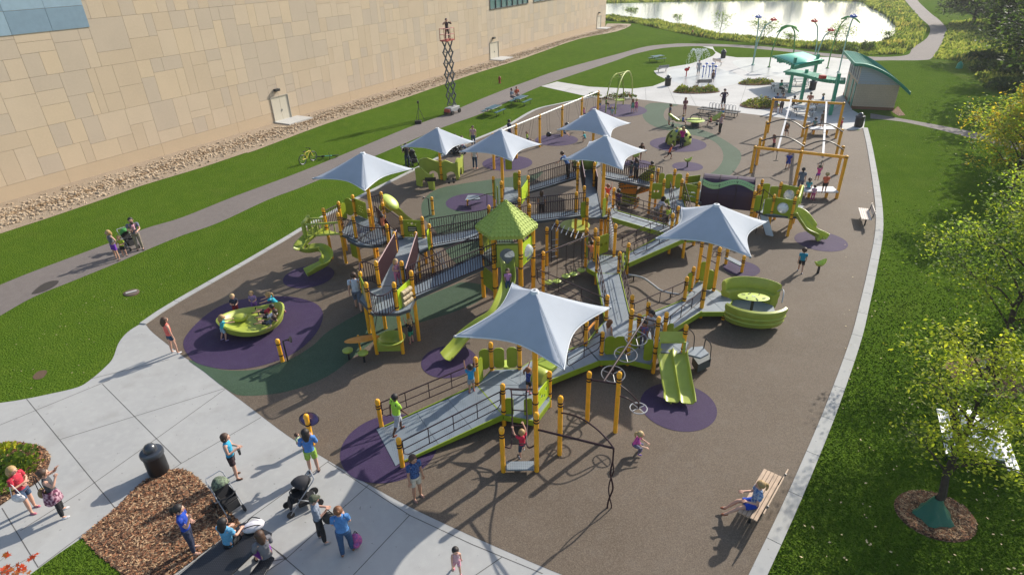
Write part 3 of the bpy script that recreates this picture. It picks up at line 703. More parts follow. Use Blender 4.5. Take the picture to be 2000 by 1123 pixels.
# ramp E, landing, switchback west
r5,(A0,A1,B0,B1)=ramp((1228,514),(1219,500),(1337,466),(1322,446),.62,1.05,lanes=2)
rail(V(A0,.62)+Vector((.12,0,0)),V(B0,1.05),r5); rail(X('p40',.62)+Vector((.3,.1,0)),V(B1,1.05),r5)
deck([(1337,466),(1322,447),(1308,447),(1303,428),(1342,418),(1372,440),(1378,462)],1.05)
r6,(A0,A1,B0,B1)=ramp((1303,457),(1312,443),(1190,424),(1199,411),1.05,1.5,lanes=1)
rail(A0,B0+Vector((.1,0,0)),r6,hs=(.95,.7,.5,.3)); rail(A1,B1,r6,hs=(.95,.7,.5,.3))
# climbing deck by the chain net
nt_=MB().use(STEEL)
a,b=X('p41',2.0),X('p40',1.75); c,d=X('p41',.05),X('p40',.7)
for i in range(7):
    t=i/6
    p=[a.lerp(b,.15+.7*t),c.lerp(d,.15+.7*t)]; nt_.tube(p,.014,5)
for i in range(1,10): nt_.tube([a.lerp(c,i/10).lerp(b.lerp(d,i/10),.1),a.lerp(c,i/10).lerp(b.lerp(d,i/10),.9)],.018,5)
nt_.use(MAR).tube([a,b],.026,6); nt_.build('chain_net',None,PS)
deck([(1181,424),(1192,421),(1205,413),(1202,400),(1190,395),(1174,402),(1173,424)],1.5,skirt=GSK,sh=.12)
r7,(A0,A1,B0,B1)=ramp((1150,425),(1175,424),(1133,328),(1156,328),1.5,2.05,lanes=1,skirt=GSK,sh=.12)
WMAR=mat('maroon_wall',(.020,.006,.010),.75,spec=.15)
def wallp(a,b,za,zb,h=.85,m=WMAR,parent=None):
    q=MB().use(m); d=(b-a).normalized(); n=Vector((-d.y,d.x,0))*.02; z=Vector((0,0,1)); p=[a,b,b+z*h,a+z*h]
    q.add([*[x+n for x in p],*[x-n for x in p]],[(0,1,2,3),(7,6,5,4),(0,4,5,1),(1,5,6,2),(2,6,7,3),(3,7,4,0)])
    q.use(mat('pale_rail',(.42,.30,.30),.35)); q.tube([a+z*(h+.03),b+z*(h+.03)],.022,6); return q.build('side_wall',None,parent or PS,smooth=False)
for a,b in((A0,B0),(A1,B1)): wallp(a.lerp(b,.45)+Vector((0,0,.03)),b+Vector((0,0,.03)),0,0,parent=r7)
board(V(A0,0)+Vector((-.42,.0,0)),V(A0,0)+Vector((-.05,0,0)),1.5,2.35,round_=.12)
board(V(A1,0)+Vector((.03,0,0)),V(A1,0)+Vector((.22,.25,0)),1.45,2.45,round_=.08)
deck([(1130,330),(1158,330),(1172,322),(1168,304),(1148,300),(1128,306),(1122,320)],2.05,skirt=GSK,sh=.12)
hood=MB().use(LIME2); hood.ell(at(1149,316,2.55),(.55,.35,.5),n=16,m=8); hood.build('slide_hood',None,PS)
# walkways
def walkway(a0,a1,b0,b1,za,zb,h=.95):
    r,(A0,A1,B0,B1)=ramp(a0,a1,b0,b1,za,zb,lanes=1,skirt=GSK,sh=.1,name='walkway')
    brail(A0,B0,r,h=h); brail(A1,B1,r,h=h); return r,(A0,A1,B0,B1)
walkway((846,482),(842,464),(946,463),(941,447),1.42,1.48)
walkway((1037,434),(1033,421),(1146,420),(1143,410),1.5,1.5)
walkway((946,463),(941,447),(1037,434),(1033,421),1.48,1.5)
walkway((1034,375),(1032,365),(1127,347),(1124,336),1.5,2.05)
walkway((1176,346),(1174,334),(1282,368),(1291,358),2.05,1.28)
# ramp H : front-left tower to roofed tower
r8,(A0,A1,B0,B1)=ramp((811,580),(801,563),(944,521),(941,496),1.95,2.15,lanes=1,skirt=GSK,sh=.12,name='walkway')
brail(A0,B0+Vector((.55,.2,0)),r8,mid=True); brail(A1,B1,r8,mid=True)
# back decks
deck([(986,366),(1011,366),(1014,396),(984,397)],1.5,skirt=GSK,sh=.1)
dmk=MAR
board(X('b2',0)+Vector((.1,-.6,0)),X('b3',0)+Vector((-.02,-.05,0)),1.5,2.4,holes=[(.5,.5,.06),(.3,.62,.03),(.7,.62,.03),(.35,.3,.03),(.68,.35,.03)],m=mat('bright_lime_panel',(.4,.55,.02),.45))
for n,dx in(('b4',.03),('b5',-.25)): board(X(n,0)+Vector((dx,-.1,0)),X(n,0)+Vector((dx+.06,-.45,0)),1.35,2.4,round_=.1)
board(V(at(987,320,1.9),0),V(at(992,320,1.9),0)+Vector((.25,.05,0)),1.5,2.5,round_=.1)
board(V(PO['b1'],0)+Vector((-.35,0,0)),V(PO['b1'],0)+Vector((-.06,0,0)),1.5,2.5,round_=.1)
rp9=MB().use(MAR); rp9.tube([at(951,380,1.9),at(951,402,1.3)],.02,6); rp9.tube([at(951,379,1.9),at(912,394,.6)],.02,6); rp9.tube([at(951,379,1.9),X('b4',1.6)],.02,6); rp9.use(DECK)
q=[at(908,391,.5),at(938,389,.5),at(935,381,.5),at(914,381,.5)]; rp9.prism([tuple(p) for p in q],-.05,0); rp9.use(YEL).tube([at(913,402),at(913,391,.5)],.05,8); rp9.build('track_ride',None,PS)
# deck of the tower with the chute on the right
deck([(1296,374),(1314,358),(1335,358),(1342,376),(1330,388),(1300,390)],1.25)
r10,_=ramp((1306,388),(1333,388),(1318,440),(1347,440),1.25,1.05,lanes=2)
A0,A1,B0,B1=_; rail(A0,B0,r10,hs=(.95,.6,.3)); rail(A1,B1,r10,hs=(.95,.6,.3))
board(X('d3',0)+Vector((-.6,.1,0)),X('d3',0)+Vector((-.07,.0,0)),1.25,2.15,holes=[(.3,.5,.07),(.6,.5,.07)],round_=.06)
board(X('d4',0)+Vector((-.5,0,0)),X('d4',0)+Vector((-.08,0,0)),1.25,2.1,round_=.15); board(X('d4',0)+Vector((.08,0,0)),X('d4',0)+Vector((.45,0,0)),1.25,2.1,round_=.15)
board(X('d2',0)+Vector((.08,0,0)),X('d2',0)+Vector((.4,0,0)),1.25,2.1,round_=.12)
hl=[(i/8,.55,.045) for i in range(1,8)]+[(i/8,.3,.045) for i in range(1,8)]
board(X('d6',0)+Vector((.05,.05,0)),V(at(1368,342,2.2),0),1.25,2.2,holes=hl); board(X('d5',0)+Vector((.1,.05,0)),X('d7',0)+Vector((-.08,0,0)),1.25,2.15,holes=hl)
deck([(1334,388),(1338,368),(1372,372),(1369,396)],1.2,skirt=GSK,sh=.1)
# curved climbing wall (orange and lime)
cw=MB(); P0=at(1209,402); 
def cwall(pts,z0s,z1s,m,k=9):
    cw.use(m); c=cr([V(p,0) for p in pts],k); n=len(c)
    for i in range(n-1):
        t0,t1=i/(n-1),(i+1)/(n-1); f=lambda a,t:a[min(int(t*(len(a)-1)),len(a)-2)]*(1-(t*(len(a)-1)-min(int(t*(len(a)-1)),len(a)-2)))+a[min(int(t*(len(a)-1)),len(a)-2)+1]*(t*(len(a)-1)-min(int(t*(len(a)-1)),len(a)-2))
        a,b=c[i],c[i+1]; d=(b-a).normalized(); N=Vector((-d.y,d.x,0))*.03
        q=[a+Vector((0,0,f(z0s,t0))),b+Vector((0,0,f(z0s,t1))),b+Vector((0,0,f(z1s,t1))),a+Vector((0,0,f(z1s,t0)))]
        cw.add([*[x+N for x in q],*[x-N for x in q]],[(0,1,2,3),(7,6,5,4),(0,4,5,1),(1,5,6,2),(2,6,7,3),(3,7,4,0)])
        if i%2==0:
            cw.use(mat('grip',(.13,.12,.05),.6))
            for zz in (.35,.62,.85): cw.ell(q[0].lerp(q[3],zz)-N*1.3 if N.y>0 else q[0].lerp(q[3],zz)+N*1.3,(.07,.05,.05),n=6,m=4)
            cw.use(m)
w0,w1,w2,w3=at(1207,398),at(1225,400),at(1242,398),at(1273,400)
cwall([w0,w1,w2],[.75,.7,.62],[1.35,1.75,1.78],ORG); cwall([w0+Vector((0,.04,0)),w1+Vector((0,.04,0)),w2],[0,0,0],[.78,.75,.66],GRN)
cwall([w2,at(1258,400),w3],[.55,.8,1.0],[.8,1.35,1.6],ORG); cwall([w2+Vector((0,.05,0)),at(1258,400)+Vector((0,.05,0)),w3],[1.0,1.4,1.6],[1.6,2.1,2.4],GRN)
cwall([at(1239,408),at(1246,404)],[0,0,0],[.6,.6,.6],ORG)
cw.build('climbing_wall',None,PS,smooth=False)
# purple tunnel
tn=MB(); ta,tb=at(1386,372,1.2),at(1471,398,1.2)
TA=V(at(1366,402,.95),0); TB=V(at(1466,412,.95),0); _n=(TB-TA).normalized(); _n=Vector((-_n.y,_n.x,0))*.86; TA+=_n; TB+=_n; d=(TB-TA).normalized(); N=Vector((-d.y,d.x,0)); PT=mat('dark_purple_tunnel',(.040,.018,.045),.5,spec=.3)
n=14; prof=[(-.05,.75),(-.05,-.75)]
for seg in range(3):
    a=TA.lerp(TB,seg/3+.004); b=TA.lerp(TB,(seg+1)/3-.004); arc=[]
    for k in range(n+1): t=PI*k/n; arc.append((.88*math.cos(t),1.5+.98*math.sin(t)))
    arc=[(.88,.95)]+arc+[(-.88,.95)]
    def band(j0,j1,m,off=0,a=a,b=b,arc=arc):
        tn.use(m)
        for j in range(j0,j1):
            p,q=arc[j],arc[j+1]; vs=[]
            for base in(a,b):
                for (o,z),e in((p,off),(q,off),(q,off-.03),(p,off-.03)):
                    vs.append(base+N*(o*(1+e))+Vector((0,0,z+e*.5)))
            tn.add(vs,[(0,4,5,1),(3,2,6,7),(0,1,2,3),(4,7,6,5),(0,3,7,4),(1,5,6,2)])
    band(0,n+2,PT)
# wavy lime ribbon with dark squares
for i in range(24):
    t0,t1=i/24,(i+1)/24; z=lambda t: .30+.055*math.sin(t*7)
    def rp_(t,o): an=PI*(.5+ (z(t)+o-.30)*1.1+.24); return TA.lerp(TB,t)-N*(.905*math.cos(PI-an))+Vector((0,0,1.51+1.0*math.sin(an)))
    tn.use(mat('pale_green_ribbon',(.33,.52,.22),.5)); q=[rp_(t0,-.05),rp_(t1,-.05),rp_(t1,.05),rp_(t0,.05)]; tn.add(q+[x+Vector((0,0,.012)) for x in q],[(4,5,6,7),(0,3,2,1),(0,1,5,4),(1,2,6,5),(2,3,7,6),(3,0,4,7)])
    tn.use(DARK); c=(rp_((t0+t1)/2,0)); tn.box(c+Vector((0,0,.018)),(.045,.045,.02),rz=math.atan2(d.y,d.x))
tn.use(GSK); tn.prism([tuple(p) for p in(TA-N*.8,TB-N*.8,TB+N*.8,TA+N*.8)],.95,1.05)
tn.use(MAR)
for e in(TA,TA.lerp(TB,1/3),TA.lerp(TB,2/3),TB): tn.tube([e+N*.9+Vector((0,0,.95)),e+N*.9+Vector((0,0,1.5))]+[e+N*(.9*math.cos(PI*k/10))+Vector((0,0,1.5+1.0*math.sin(PI*k/10))) for k in range(1,10)]+[e-N*.9+Vector((0,0,1.5)),e-N*.9+Vector((0,0,.95))],.022,6)
tn.build('tunnel',None,PS)
# right tower
deck([(1478,412),(1488,396),(1569,402),(1560,424),(1500,420)],1.1,skirt=GSK,sh=.1)
bub=lambda:[(.52,.52,.27)]
pa=board(X('e5',0)+Vector((.07,0,0)),X('e8',0)+Vector((-.07,0,0)),.98,2.0,holes=bub()); pb=board(X('e4',0)+Vector((.07,0,0)),X('e6',0)+Vector((-.07,0,0)),1.05,2.05,holes=bub())
GLB=bpy.data.materials.new('clear_bubble'); t_,b_=nodes(GLB); b_.inputs['Base Color'].default_value=(.75,.8,.85,1); b_.inputs['Roughness'].default_value=.06; b_.inputs['Alpha'].default_value=.42; b_.inputs['Specular IOR Level'].default_value=.9
for (n1,n2,p) in(('e5','e8',pa),('e4','e6',pb)):
    a,b=X(n1,1.5),X(n2,1.5); d=(b-a).normalized(); c=a.lerp(b,.52); M3=Matrix.Rotation(math.atan2(d.y,d.x),3,'Z')@Matrix.Rotation(R(90),3,'X')
    q=MB().use(GLB); q.lathe([(.27,.03),(.24,.12),(.16,.2),(.06,.24),(.001,.245)],c,n=20,M3=M3); q.use(STEEL).tube([c+M3@Vector((.28*math.cos(t*PI/10),.28*math.sin(t*PI/10),.02)) for t in range(20)],.016,5,closed=True)
    q.build('bubble_window',None,p)
for n,dx,w_ in(('e1',.07,.4),('e5',-.45,.4),('e3',.07,.45),('e4',-.55,.45)): board(X(n,0)+Vector((dx,0,0)),X(n,0)+Vector((dx+w_,-.02,0)),1.05,1.95,round_=.1)
cp=MB().use(MAR); fp=at(1476,456); tp_=Vector((fp.x,fp.y,2.45)); cp.tube([V(fp,0),tp_],.025,7); cp.tube([tp_,X('e3',1.95)],.02,6); cp.tube([tp_,X('e5',1.95)],.02,6); cp.build('fire_pole',None,PS)
ldr=MB().use(LIME2)
a,b=at(1482,414,1.05),at(1497,417,1.05); c,d=a+Vector((.25,-.75,-1)),b+Vector((.25,-.75,-1))
ldr.use(mat('pale_step',(.45,.5,.55),.5)); ldr.add([a,b,d,c]+[x+Vector((0,0,.05)) for x in(a,b,d,c)],[(4,7,6,5),(0,1,2,3),(0,4,5,1),(1,5,6,2),(2,6,7,3),(3,7,4,0)])
ldr.use(MAR); ldr.tube([a,c],.02,5); ldr.tube([b,d],.02,5); ldr.build('ladder',None,PS)
# --- left complex
deck([(740,560),(769,558),(800,565),(811,580),(800,603),(778,611),(728,611),(703,585),(708,572)],1.95,skirt=GSK,sh=.12)
r11,(A0,A1,B0,B1)=ramp((741,561),(797,568),(779,487),(818,492),1.95,1.4,lanes=1,skirt=GSK,sh=.12)
for a,b in((A0,B0),(A1,B1)): wallp(a+Vector((0,0,.03)),b+Vector((0,0,.03)),0,0,parent=r11,h=.9)
deck([(779,489),(818,493),(845,481),(843,464),(824,462),(786,463),(758,468)],1.4,skirt=GSK,sh=.12)
deck([(757,467),(786,464),(752,440),(722,438),(700,440),(672,447),(680,468),(700,478),(725,480),(745,478)],1.5,skirt=GSK,sh=.12)
deck([(665,456),(697,470),(724,448),(742,428),(715,418),(690,425)],1.58,skirt=GSK,sh=.12)
# curved balustrades
brail(0,0,pts=cr([X('q5',1.48),at(712,478,1.48),at(735,482,1.45),X('q8',1.4)],5)); brail(0,0,pts=cr([X('q6b',1.55),at(735,437,1.5),at(750,452,1.45),X('q8',1.42)+Vector((.1,.2,0))],5))
brail(X('q2',1.55),X('q5',1.48)); brail(X('q3',1.6),X('q2a',1.6)); brail(X('q4',1.6)+Vector((.9,0,0)),X('q7',1.6)); brail(X('q7b',1.5),X('q9',1.4)); brail(X('q7',1.6),X('q7b',1.55))
brail(0,0,pts=cr([X('q17',1.95),at(712,558,2.0)+Vector((-.1,.25,0)),at(726,553,2.0),X('q14',1.95)],5),h=.9); brail(0,0,pts=cr([X('q18',1.95),at(738,619,1.95),at(756,619,1.95),X('q19',1.95)],6),h=.9)
mk=board(X('q4',0)+Vector((.08,0,0)),V(at(714,400,2.4),0),1.6,2.5,holes=[(.5+.16*i,.5+.16*j,.035) for i in(-1,0,1) for j in(-1,0,1)])
board(X('q4',0)+Vector((-.5,.1,0)),X('q4',0)+Vector((-.08,0,0)),1.55,2.5,round_=.25); board(X('q2a',0)+Vector((.05,.05,0)),X('q2a',0)+Vector((.22,.35,0)),1.6,2.55,round_=.2)
board(X('q2',0)+Vector((.3,.2,0)),X('q5',0)+Vector((-.2,.4,0)),.3,1.4,round_=.05)
gp=board(X('q9',0)+Vector((.08,0,0)),X('q10',0)+Vector((-.08,0,0)),1.42,2.3,holes=[(.5,.82,.06),(.5,.17,.06),(.3,.85,.03),(.7,.78,.03),(.35,.15,.03),(.72,.2,.025)])
sg=MB(); a,b=X('q9',1.86),X('q10',1.86); d=(b-a).normalized(); N=Vector((d.y,-d.x,0)); c=(a+b)/2+N*.03
sg.use(BLK).box(c,(.42,.03,.26),rz=math.atan2(d.y,d.x)); sg.use(mat('sign_letters',(.75,.8,.5),.5))
for i in range(8): sg.box(c+N*.02+d*((i-3.5)*.045)+Vector((0,0,.06)),(.026,.01,.045),rz=math.atan2(d.y,d.x)); sg.box(c+N*.02+d*((i-3.5)*.045)+Vector((0,0,-.05)),(.026,.01,.05),rz=math.atan2(d.y,d.x))
sg.build('sign_plate',None,gp,smooth=False)
board(X('q13',0)+Vector((.5,.05,0)),X('q11',0)+Vector((-.02,-.08,0)),1.42,2.35,m=mat('bright_lime_panel',(.4,.55,.02),.45),name='slatted_panel')
sl_=MB().use(SK); a,b=X('q13',0)+Vector((.5,.05,0)),X('q11',0)+Vector((-.02,-.08,0)); d=(b-a).normalized(); N=Vector((d.y,-d.x,0))
for i in range(4): sl_.box(a.lerp(b,.2+.2*i)+N*.03+Vector((0,0,1.88)),(.03,.03,.6),rz=math.atan2(d.y,d.x))
sl_.build('slat',None,PS)
tpn=board(X('q19',0)+Vector((.08,0,0)),X('q16',0)+Vector((-.08,0,0)),1.8,2.75,m=mat('bright_lime_panel',(.4,.55,.02),.45),name='roller_panel'); rl=MB().use(mat('tan_roller',(.42,.33,.2),.6)); a,b=X('q19',0),X('q16',0); d=(b-a).normalized(); N=Vector((d.y,-d.x,0))
M3=Matrix.Rotation(math.atan2(d.y,d.x),3,'Z')@Matrix.Rotation(R(90),3,'Y')
for zz in(2.05,2.28,2.51):
    for k in(.32,.5,.68): rl.lathe([(.02,-.085),(.1,-.083),(.1,.083),(.02,.085)],a.lerp(b,k)+N*.09+Vector((0,0,zz)),n=14,M3=M3)
rl.build('rollers',None,tpn)
op=board(X('q17',0)+Vector((0,-.08,0)),X('q18',0)+Vector((0,.08,0)),1.75,2.7); q=MB().use(mat('tan_disc',(.5,.38,.2),.6)); a,b=X('q17',0),X('q18',0); d=(b-a).normalized(); M3=Matrix.Rotation(math.atan2(d.y,d.x),3,'Z')@Matrix.Rotation(R(90),3,'X'); q.lathe([(.3,-.04),(.3,.04),(.22,.045)],(a+b)/2+Vector((0,0,2.25)),n=22,M3=M3); q.use(mat('red_knob',(.5,.05,.02),.5)).ell((a+b)/2+Vector((0,0,2.3)),(.06,.06,.06),n=8,m=6); q.build('spinner_disc',None,op)
# shop counter and stools under the front-left tower
ct=MB().use(ORG); c=at(707,662,.72); ct.ell(c,(.66,.24,.04),n=22,m=4,M3=Matrix.Rotation(R(14),3,'Z')); ct.use(YEL).tube([at(704,684),V(at(704,684),.7)],.035,8); ct.build('counter',None,PS)
for u,v in((679,684),(709,689)):
    q=MB().use(LIME); p=at(u,v,.42); q.lathe([(.1,-.1),(.19,-.03),(.2,.02),(.15,.045),(.02,.05)],p,n=18); q.use(DARK).tube([V(p,0),V(p,.36)],.04,8); q.build('stool',None,PS)
ply=MB().use(LIME); a,b=X('q18',0),X('q19',0); ply.panel(a+Vector((.05,-.02,0)),b+Vector((-.05,-.02,0)),.15,.55,.04); ply.build('engraved_panel',None,PS,smooth=False)
q=MB().use(LIME); c=at(764,663,.55); q.lathe([(.1,-.2),(.45,-.1),(.55,.08),(.5,.1),(.4,-.02),(.05,-.1)],c,n=20); q.build('sand_bowl',None,PS)
for (k1,k2) in(('q18','q14'),('q17','q15')):
    q=MB().use(MAR); q.tube([X(k1,.9),X(k2,1.7)],.015,5); q.build('brace',None,PS)
# roofed tower ---------------------------------------------------------
TC=Vector((-.16,23.35,0)); TR=1.1; hexv=[TC+Vector((TR*math.cos(R(a)),TR*math.sin(R(a)),0)) for a in(180,240,300,0,60,120)]
for i,h in enumerate(hexv): PO['t%d'%(i+1)]=(h.x,h.y); post_mesh(h,3.35,.09,[2.35,2.5,1.9,1.0]).build('post',None,PS)
deck(None,2.12,skirt=GSK,sh=.12,poly=[tuple(h) for h in hexv])
rfm=MB(); RFM=mat('lime_roof',(.36,.45,.08),.75,var=.1,vs=2)
ap=TC+Vector((0,0,4.52)); ev=[]; k0=1.3
for a in(180,240,300,0,60,120): ev.append(TC+Vector((k0*math.cos(R(a)),k0*math.sin(R(a)),3.42)))
rows_=9
for i in range(6):
    a,b=ev[i],ev[(i+1)%6]; nrm=(b-a).cross(ap-a).normalized(); 
    if nrm.z<0: nrm=-nrm
    rfm.use(RFM).add([a,b,ap-Vector((0,0,.0))],[(0,1,2)])
    rfm.add([a,b,b-Vector((0,0,.16)),a-Vector((0,0,.16))],[(0,3,2,1)])
    # scalloped shingles
    for r_ in range(rows_):
        t=r_/rows_; p,q=a.lerp(ap,t),b.lerp(ap,t); L=(q-p).length; n=max(1,round(L/.17)); up=(ap-(a+b)/2).normalized(); hgt=(ap-(a+b)/2).length/rows_
        for k in range(n+(r_%2)):
            c=p.lerp(q,(k+(0 if r_%2 else .5))/n); w_=L/n/2*.96; dd=(q-p).normalized()
            cl=lambda x: x
            pts=[c+dd*w_*math.cos(R(x))-up*(hgt*.75*math.sin(R(x))-hgt*.45)+nrm*(.012+.012*math.sin(R(x))) for x in range(0,181,30)]
            pts=[y for y in pts]
            lo=min(max((pts[0]-p).dot(dd),0),L); 
            pts=[p+dd*min(max((y-p).dot(dd),0.0),L)+(y-p-dd*((y-p).dot(dd))) for y in pts]
            top=[pts[0]+up*hgt*.5-nrm*.01,pts[-1]+up*hgt*.5-nrm*.01]; allp=pts+[top[1],top[0]]; m_=len(allp)
            rfm.add(allp,[tuple(range(m_))]); rfm.add([x for y in zip(pts,[z-nrm*.02 for z in pts]) for x in y],[(2*j,2*j+2,2*j+3,2*j+1) for j in range(len(pts)-1)])
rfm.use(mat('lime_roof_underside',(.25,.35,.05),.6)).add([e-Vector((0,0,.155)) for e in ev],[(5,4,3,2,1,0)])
for i in range(6): rfm.use(RFM).tube([ev[i]+Vector((0,0,0)),ap],.02,6)
rfm.build('roof',None,PS,smooth=False)
bw=board(hexv[2]+Vector((.06,.02,0)),hexv[3]+Vector((-.05,-.07,0)),1.95,2.95,holes=[(.5,.5,.28)],m=mat('bright_lime_panel',(.4,.55,.02),.45))
a,b=hexv[2],hexv[3]; d=(b-a).normalized(); M3=Matrix.Rotation(math.atan2(d.y,d.x),3,'Z')@Matrix.Rotation(R(90),3,'X'); q=MB().use(GLB); c=(a+b)/2+Vector((0,0,2.45)); q.lathe([(.28,.03),(.25,.13),(.17,.22),(.06,.27),(.001,.275)],c,n=20,M3=M3); q.build('bubble_window',None,bw)
board(hexv[3]+Vector((0,.07,0)),hexv[4]+Vector((.02,-.05,0)),2.2,3.1,holes=[(.5,.5,.26)]); board(hexv[0]+Vector((.02,-.05,0)),hexv[1]+Vector((-.03,.07,0)),.7,1.6,name='lower_panel')
brail(hexv[4]+Vector((0,0,2.12)),hexv[5]+Vector((0,0,2.12)),h=.9); board(hexv[5]+Vector((-.03,-.07,0)),hexv[0]+Vector((.02,.05,0)),2.1,2.9,round_=.1)
# slides ---------------------------------------------------------------
def slide(pts,w_=.5,hh=.24,m=LIME,th=.035,k=8,name='slide',lanes=1,label=None,parent=None,bank=0):
    P=cr(pts,k); b=MB().use(m); n=len(P); rows=[]
    prof=[]
    for l in range(lanes):
        x0=-w_/2+l*w_/lanes; x1=x0+w_/lanes; wd=(x1-x0)
        for t in range(11):
            s=t/10; x=x0+wd*s; e=abs(2*s-1); prof.append((x,hh*(e**(3.2 if lanes==1 else 7))))
    out=prof; inner=[(x,z-th) for x,z in prof]
    full=out+[(out[-1][0]+.03,out[-1][1]),(out[-1][0]+.03,out[-1][1]-.06)]+inner[::-1]+[(out[0][0]-.03,out[0][1]-.06),(out[0][0]-.03,out[0][1])]
    m_=len(full); vs=[]
    for i,p in enumerate(P):
        t=(P[min(i+1,n-1)]-P[max(i-1,0)]).normalized(); x=Vector((t.x,t.y,0)).normalized().cross(Vector((0,0,1))) if Vector((t.x,t.y,0)).length>1e-3 else Vector((1,0,0))
        up=x.cross(t).normalized(); 
        if up.z<0: up=-up
        for (a,c) in full: vs.append(p+x*a+up*c)
    fs=[]
    for i in range(n-1):
        for j in range(m_): l=(j+1)%m_; fs.append((i*m_+j,i*m_+l,(i+1)*m_+l,(i+1)*m_+j))
    fs.append(tuple(range(m_-1,-1,-1))); fs.append(tuple((n-1)*m_+j for j in range(m_)))
    b.add(vs,fs); o=b.build(name,None,parent or PS)
    if label: o['label']=label
    return o
# tall slide from roofed tower
f0=(hexv[1]+hexv[2])/2
ts_=[f0+Vector((0,.1,2.12)),f0+Vector((.0,-.35,2.05)),f0+Vector((.03,-.9,1.65)),at(985,585,1.35),at(968,620,1.0),at(938,640,.85),at(912,660,.6),at(893,682,.35),at(874,703,.22)]
s0=slide(ts_,.52,.26)
hd=MB().use(LIME); 
for k in range(13):
    pass
# hood : board with arch opening
def hood(a,b,z0,z1,ow,oh,m=LIME,th=.12,parent=None):
    a=V(a,0); b=V(b,0); d=(b-a).normalized(); L=(b-a).length; N=Vector((-d.y,d.x,0)); c=L/2; out=[(0,0),(0,z1-z0),(L,z1-z0),(L,0)]
    arch=[(c+ow/2,0),(c+ow/2,oh-ow/2)]+[(c+ow/2*math.cos(PI*k/10),oh-ow/2+ow/2*math.sin(PI*k/10)) for k in range(1,10)]+[(c-ow/2,oh-ow/2),(c-ow/2,0)]
    poly=out+arch; tr=tessellate_polygon([[Vector((x,y,0)) for x,y in poly]]); n=len(poly)
    vs=[a+d*x+N*o+Vector((0,0,z0+y)) for o in(-th/2,th/2) for x,y in poly]
    fs=[t for t in tr]+[tuple(i+n for i in t[::-1]) for t in tr]+[(i,(i+1)%n,(i+1)%n+n,i+n) for i in range(n)]
    return MB().use(m).add(vs,fs).build('slide_hood',None,parent or PS,smooth=False,bevel=.03)
hood(hexv[1]+Vector((.09,-.03,0)),hexv[2]+Vector((-.09,-.03,0)),2.0,2.98,.62,.84,th=.16)
# front double slide
dz=.98; a,b=V(PO['p20'],0),V(PO['p22'],0)
deck([(1291,688),(1335,690),(1344,668),(1306,652),(1283,668)],dz,skirt=GSK,sh=.1)
sd0=[at(1314,684,dz),at(1313,694,dz-.03),at(1317,720,.72),at(1322,750,.42),at(1326,770,.24),at(1327.5,786,.2)]
slide(sd0,.98,.13,lanes=2,k=5)
hq=MB().use(LIME); h0,h1=at(1288,647,1.72),at(1337,647,1.72); g0_,g1_=at(1289,668,1.5),at(1338,668,1.5)
hq.add([h0,h1,g1_,g0_]+[x-Vector((0,0,.05)) for x in(h0,h1,g1_,g0_)],[(0,1,2,3),(7,6,5,4),(0,4,5,1),(1,5,6,2),(2,6,7,3),(3,7,4,0)])
for p in(g0_,g1_): hq.bar(p,Vector((p.x,p.y+.02,.98)),.08,.05)
hq.build('slide_hood',None,PS,smooth=False)
for k in(-.25,.25): q=MB().use(LIME); p=at(1326,779,.2)+Vector((k,0,0)); q.tube([V(p,0),V(p,.17)],.03,6); q.build('slide_foot',None,PS)
# side steps with hoops
q=MB().use(DECK); c=[at(1336,690,.85),at(1350,678,.85),at(1372,676,.85),at(1384,690,.85),at(1368,698,.85)]; q.prism([tuple(p) for p in c],-.07,0)
q.use(mat('dark_green_step',(.04,.06,.065),.5)); q.prism([tuple(p) for p in(at(1353,696,.5),at(1384,687,.5),at(1389,700,.45),at(1364,712,.45))],-.35,0); q.use(MAR if 0 else DARK)
q.tube(cr([at(1352,695,.5),at(1356,656,1.5),at(1343,643,1.7),X('p22',1.6)],5),.018,6); q.tube(cr([at(1374,682,.8),at(1378,664,1.3),at(1382,664,1.3),at(1389,676,1.1),at(1386,706,.35)],4),.018,6); q.build('side_steps',None,PS)
# beam with hanging wheels
bm=MB().use(MAR); zc=2.15; a,b=X('p16',zc),X('p20',zc); bm.tube([a,b],.03,7); c=a.lerp(b,.5); za=hz(PO['p12'],1152,741); d0,d1=X('p12',za),X('p13',hz(PO['p13'],1210,750)); bm.tube([d0,d1],.03,7); e_=d0.lerp(d1,.5); bm.tube([c,e_],.036,8)
def wheel(c,r,tilt=0,spokes=3,rr=.02,m=STEEL):
    bm.use(m); P=[c+Vector((r*math.cos(t*PI/12),r*math.sin(t*PI/12)*math.cos(tilt),r*math.sin(t*PI/12)*math.sin(tilt))) for t in range(24)]; bm.tube(P,rr,6,closed=True)
    for s in range(spokes): bm.tube([c,P[int(24*s/spokes)+2]],rr*.8,5)
    bm.use(MAR); bm.tube([c,c+Vector((0,0,.18))],.025,6)
for t in(.22,.48,.78): p=c.lerp(e_,t)-Vector((0,0,.3)); wheel(p,.37,R(8),m=mat('ring_grey',(.16,.165,.18),.4))
fz=hz(PO['p13'],1248,797); fp_=at(1247,797,1.05)
bm.use(MAR); bm.tube(cr([X('p13',hz(PO['p13'],1209,750)),at(1228,765,1.75),at(1245,783,1.4),fp_+Vector((0,0,.2))],5),.022,6); bm.tube(cr([X('p13',hz(PO['p13'],1208,773)),at(1224,777,1.5),at(1240,788,1.25),fp_+Vector((0,0,.12))],5),.022,6); wheel(fp_,.26,0,4,.018)
bm.build('overhead_wheels',None,PS)
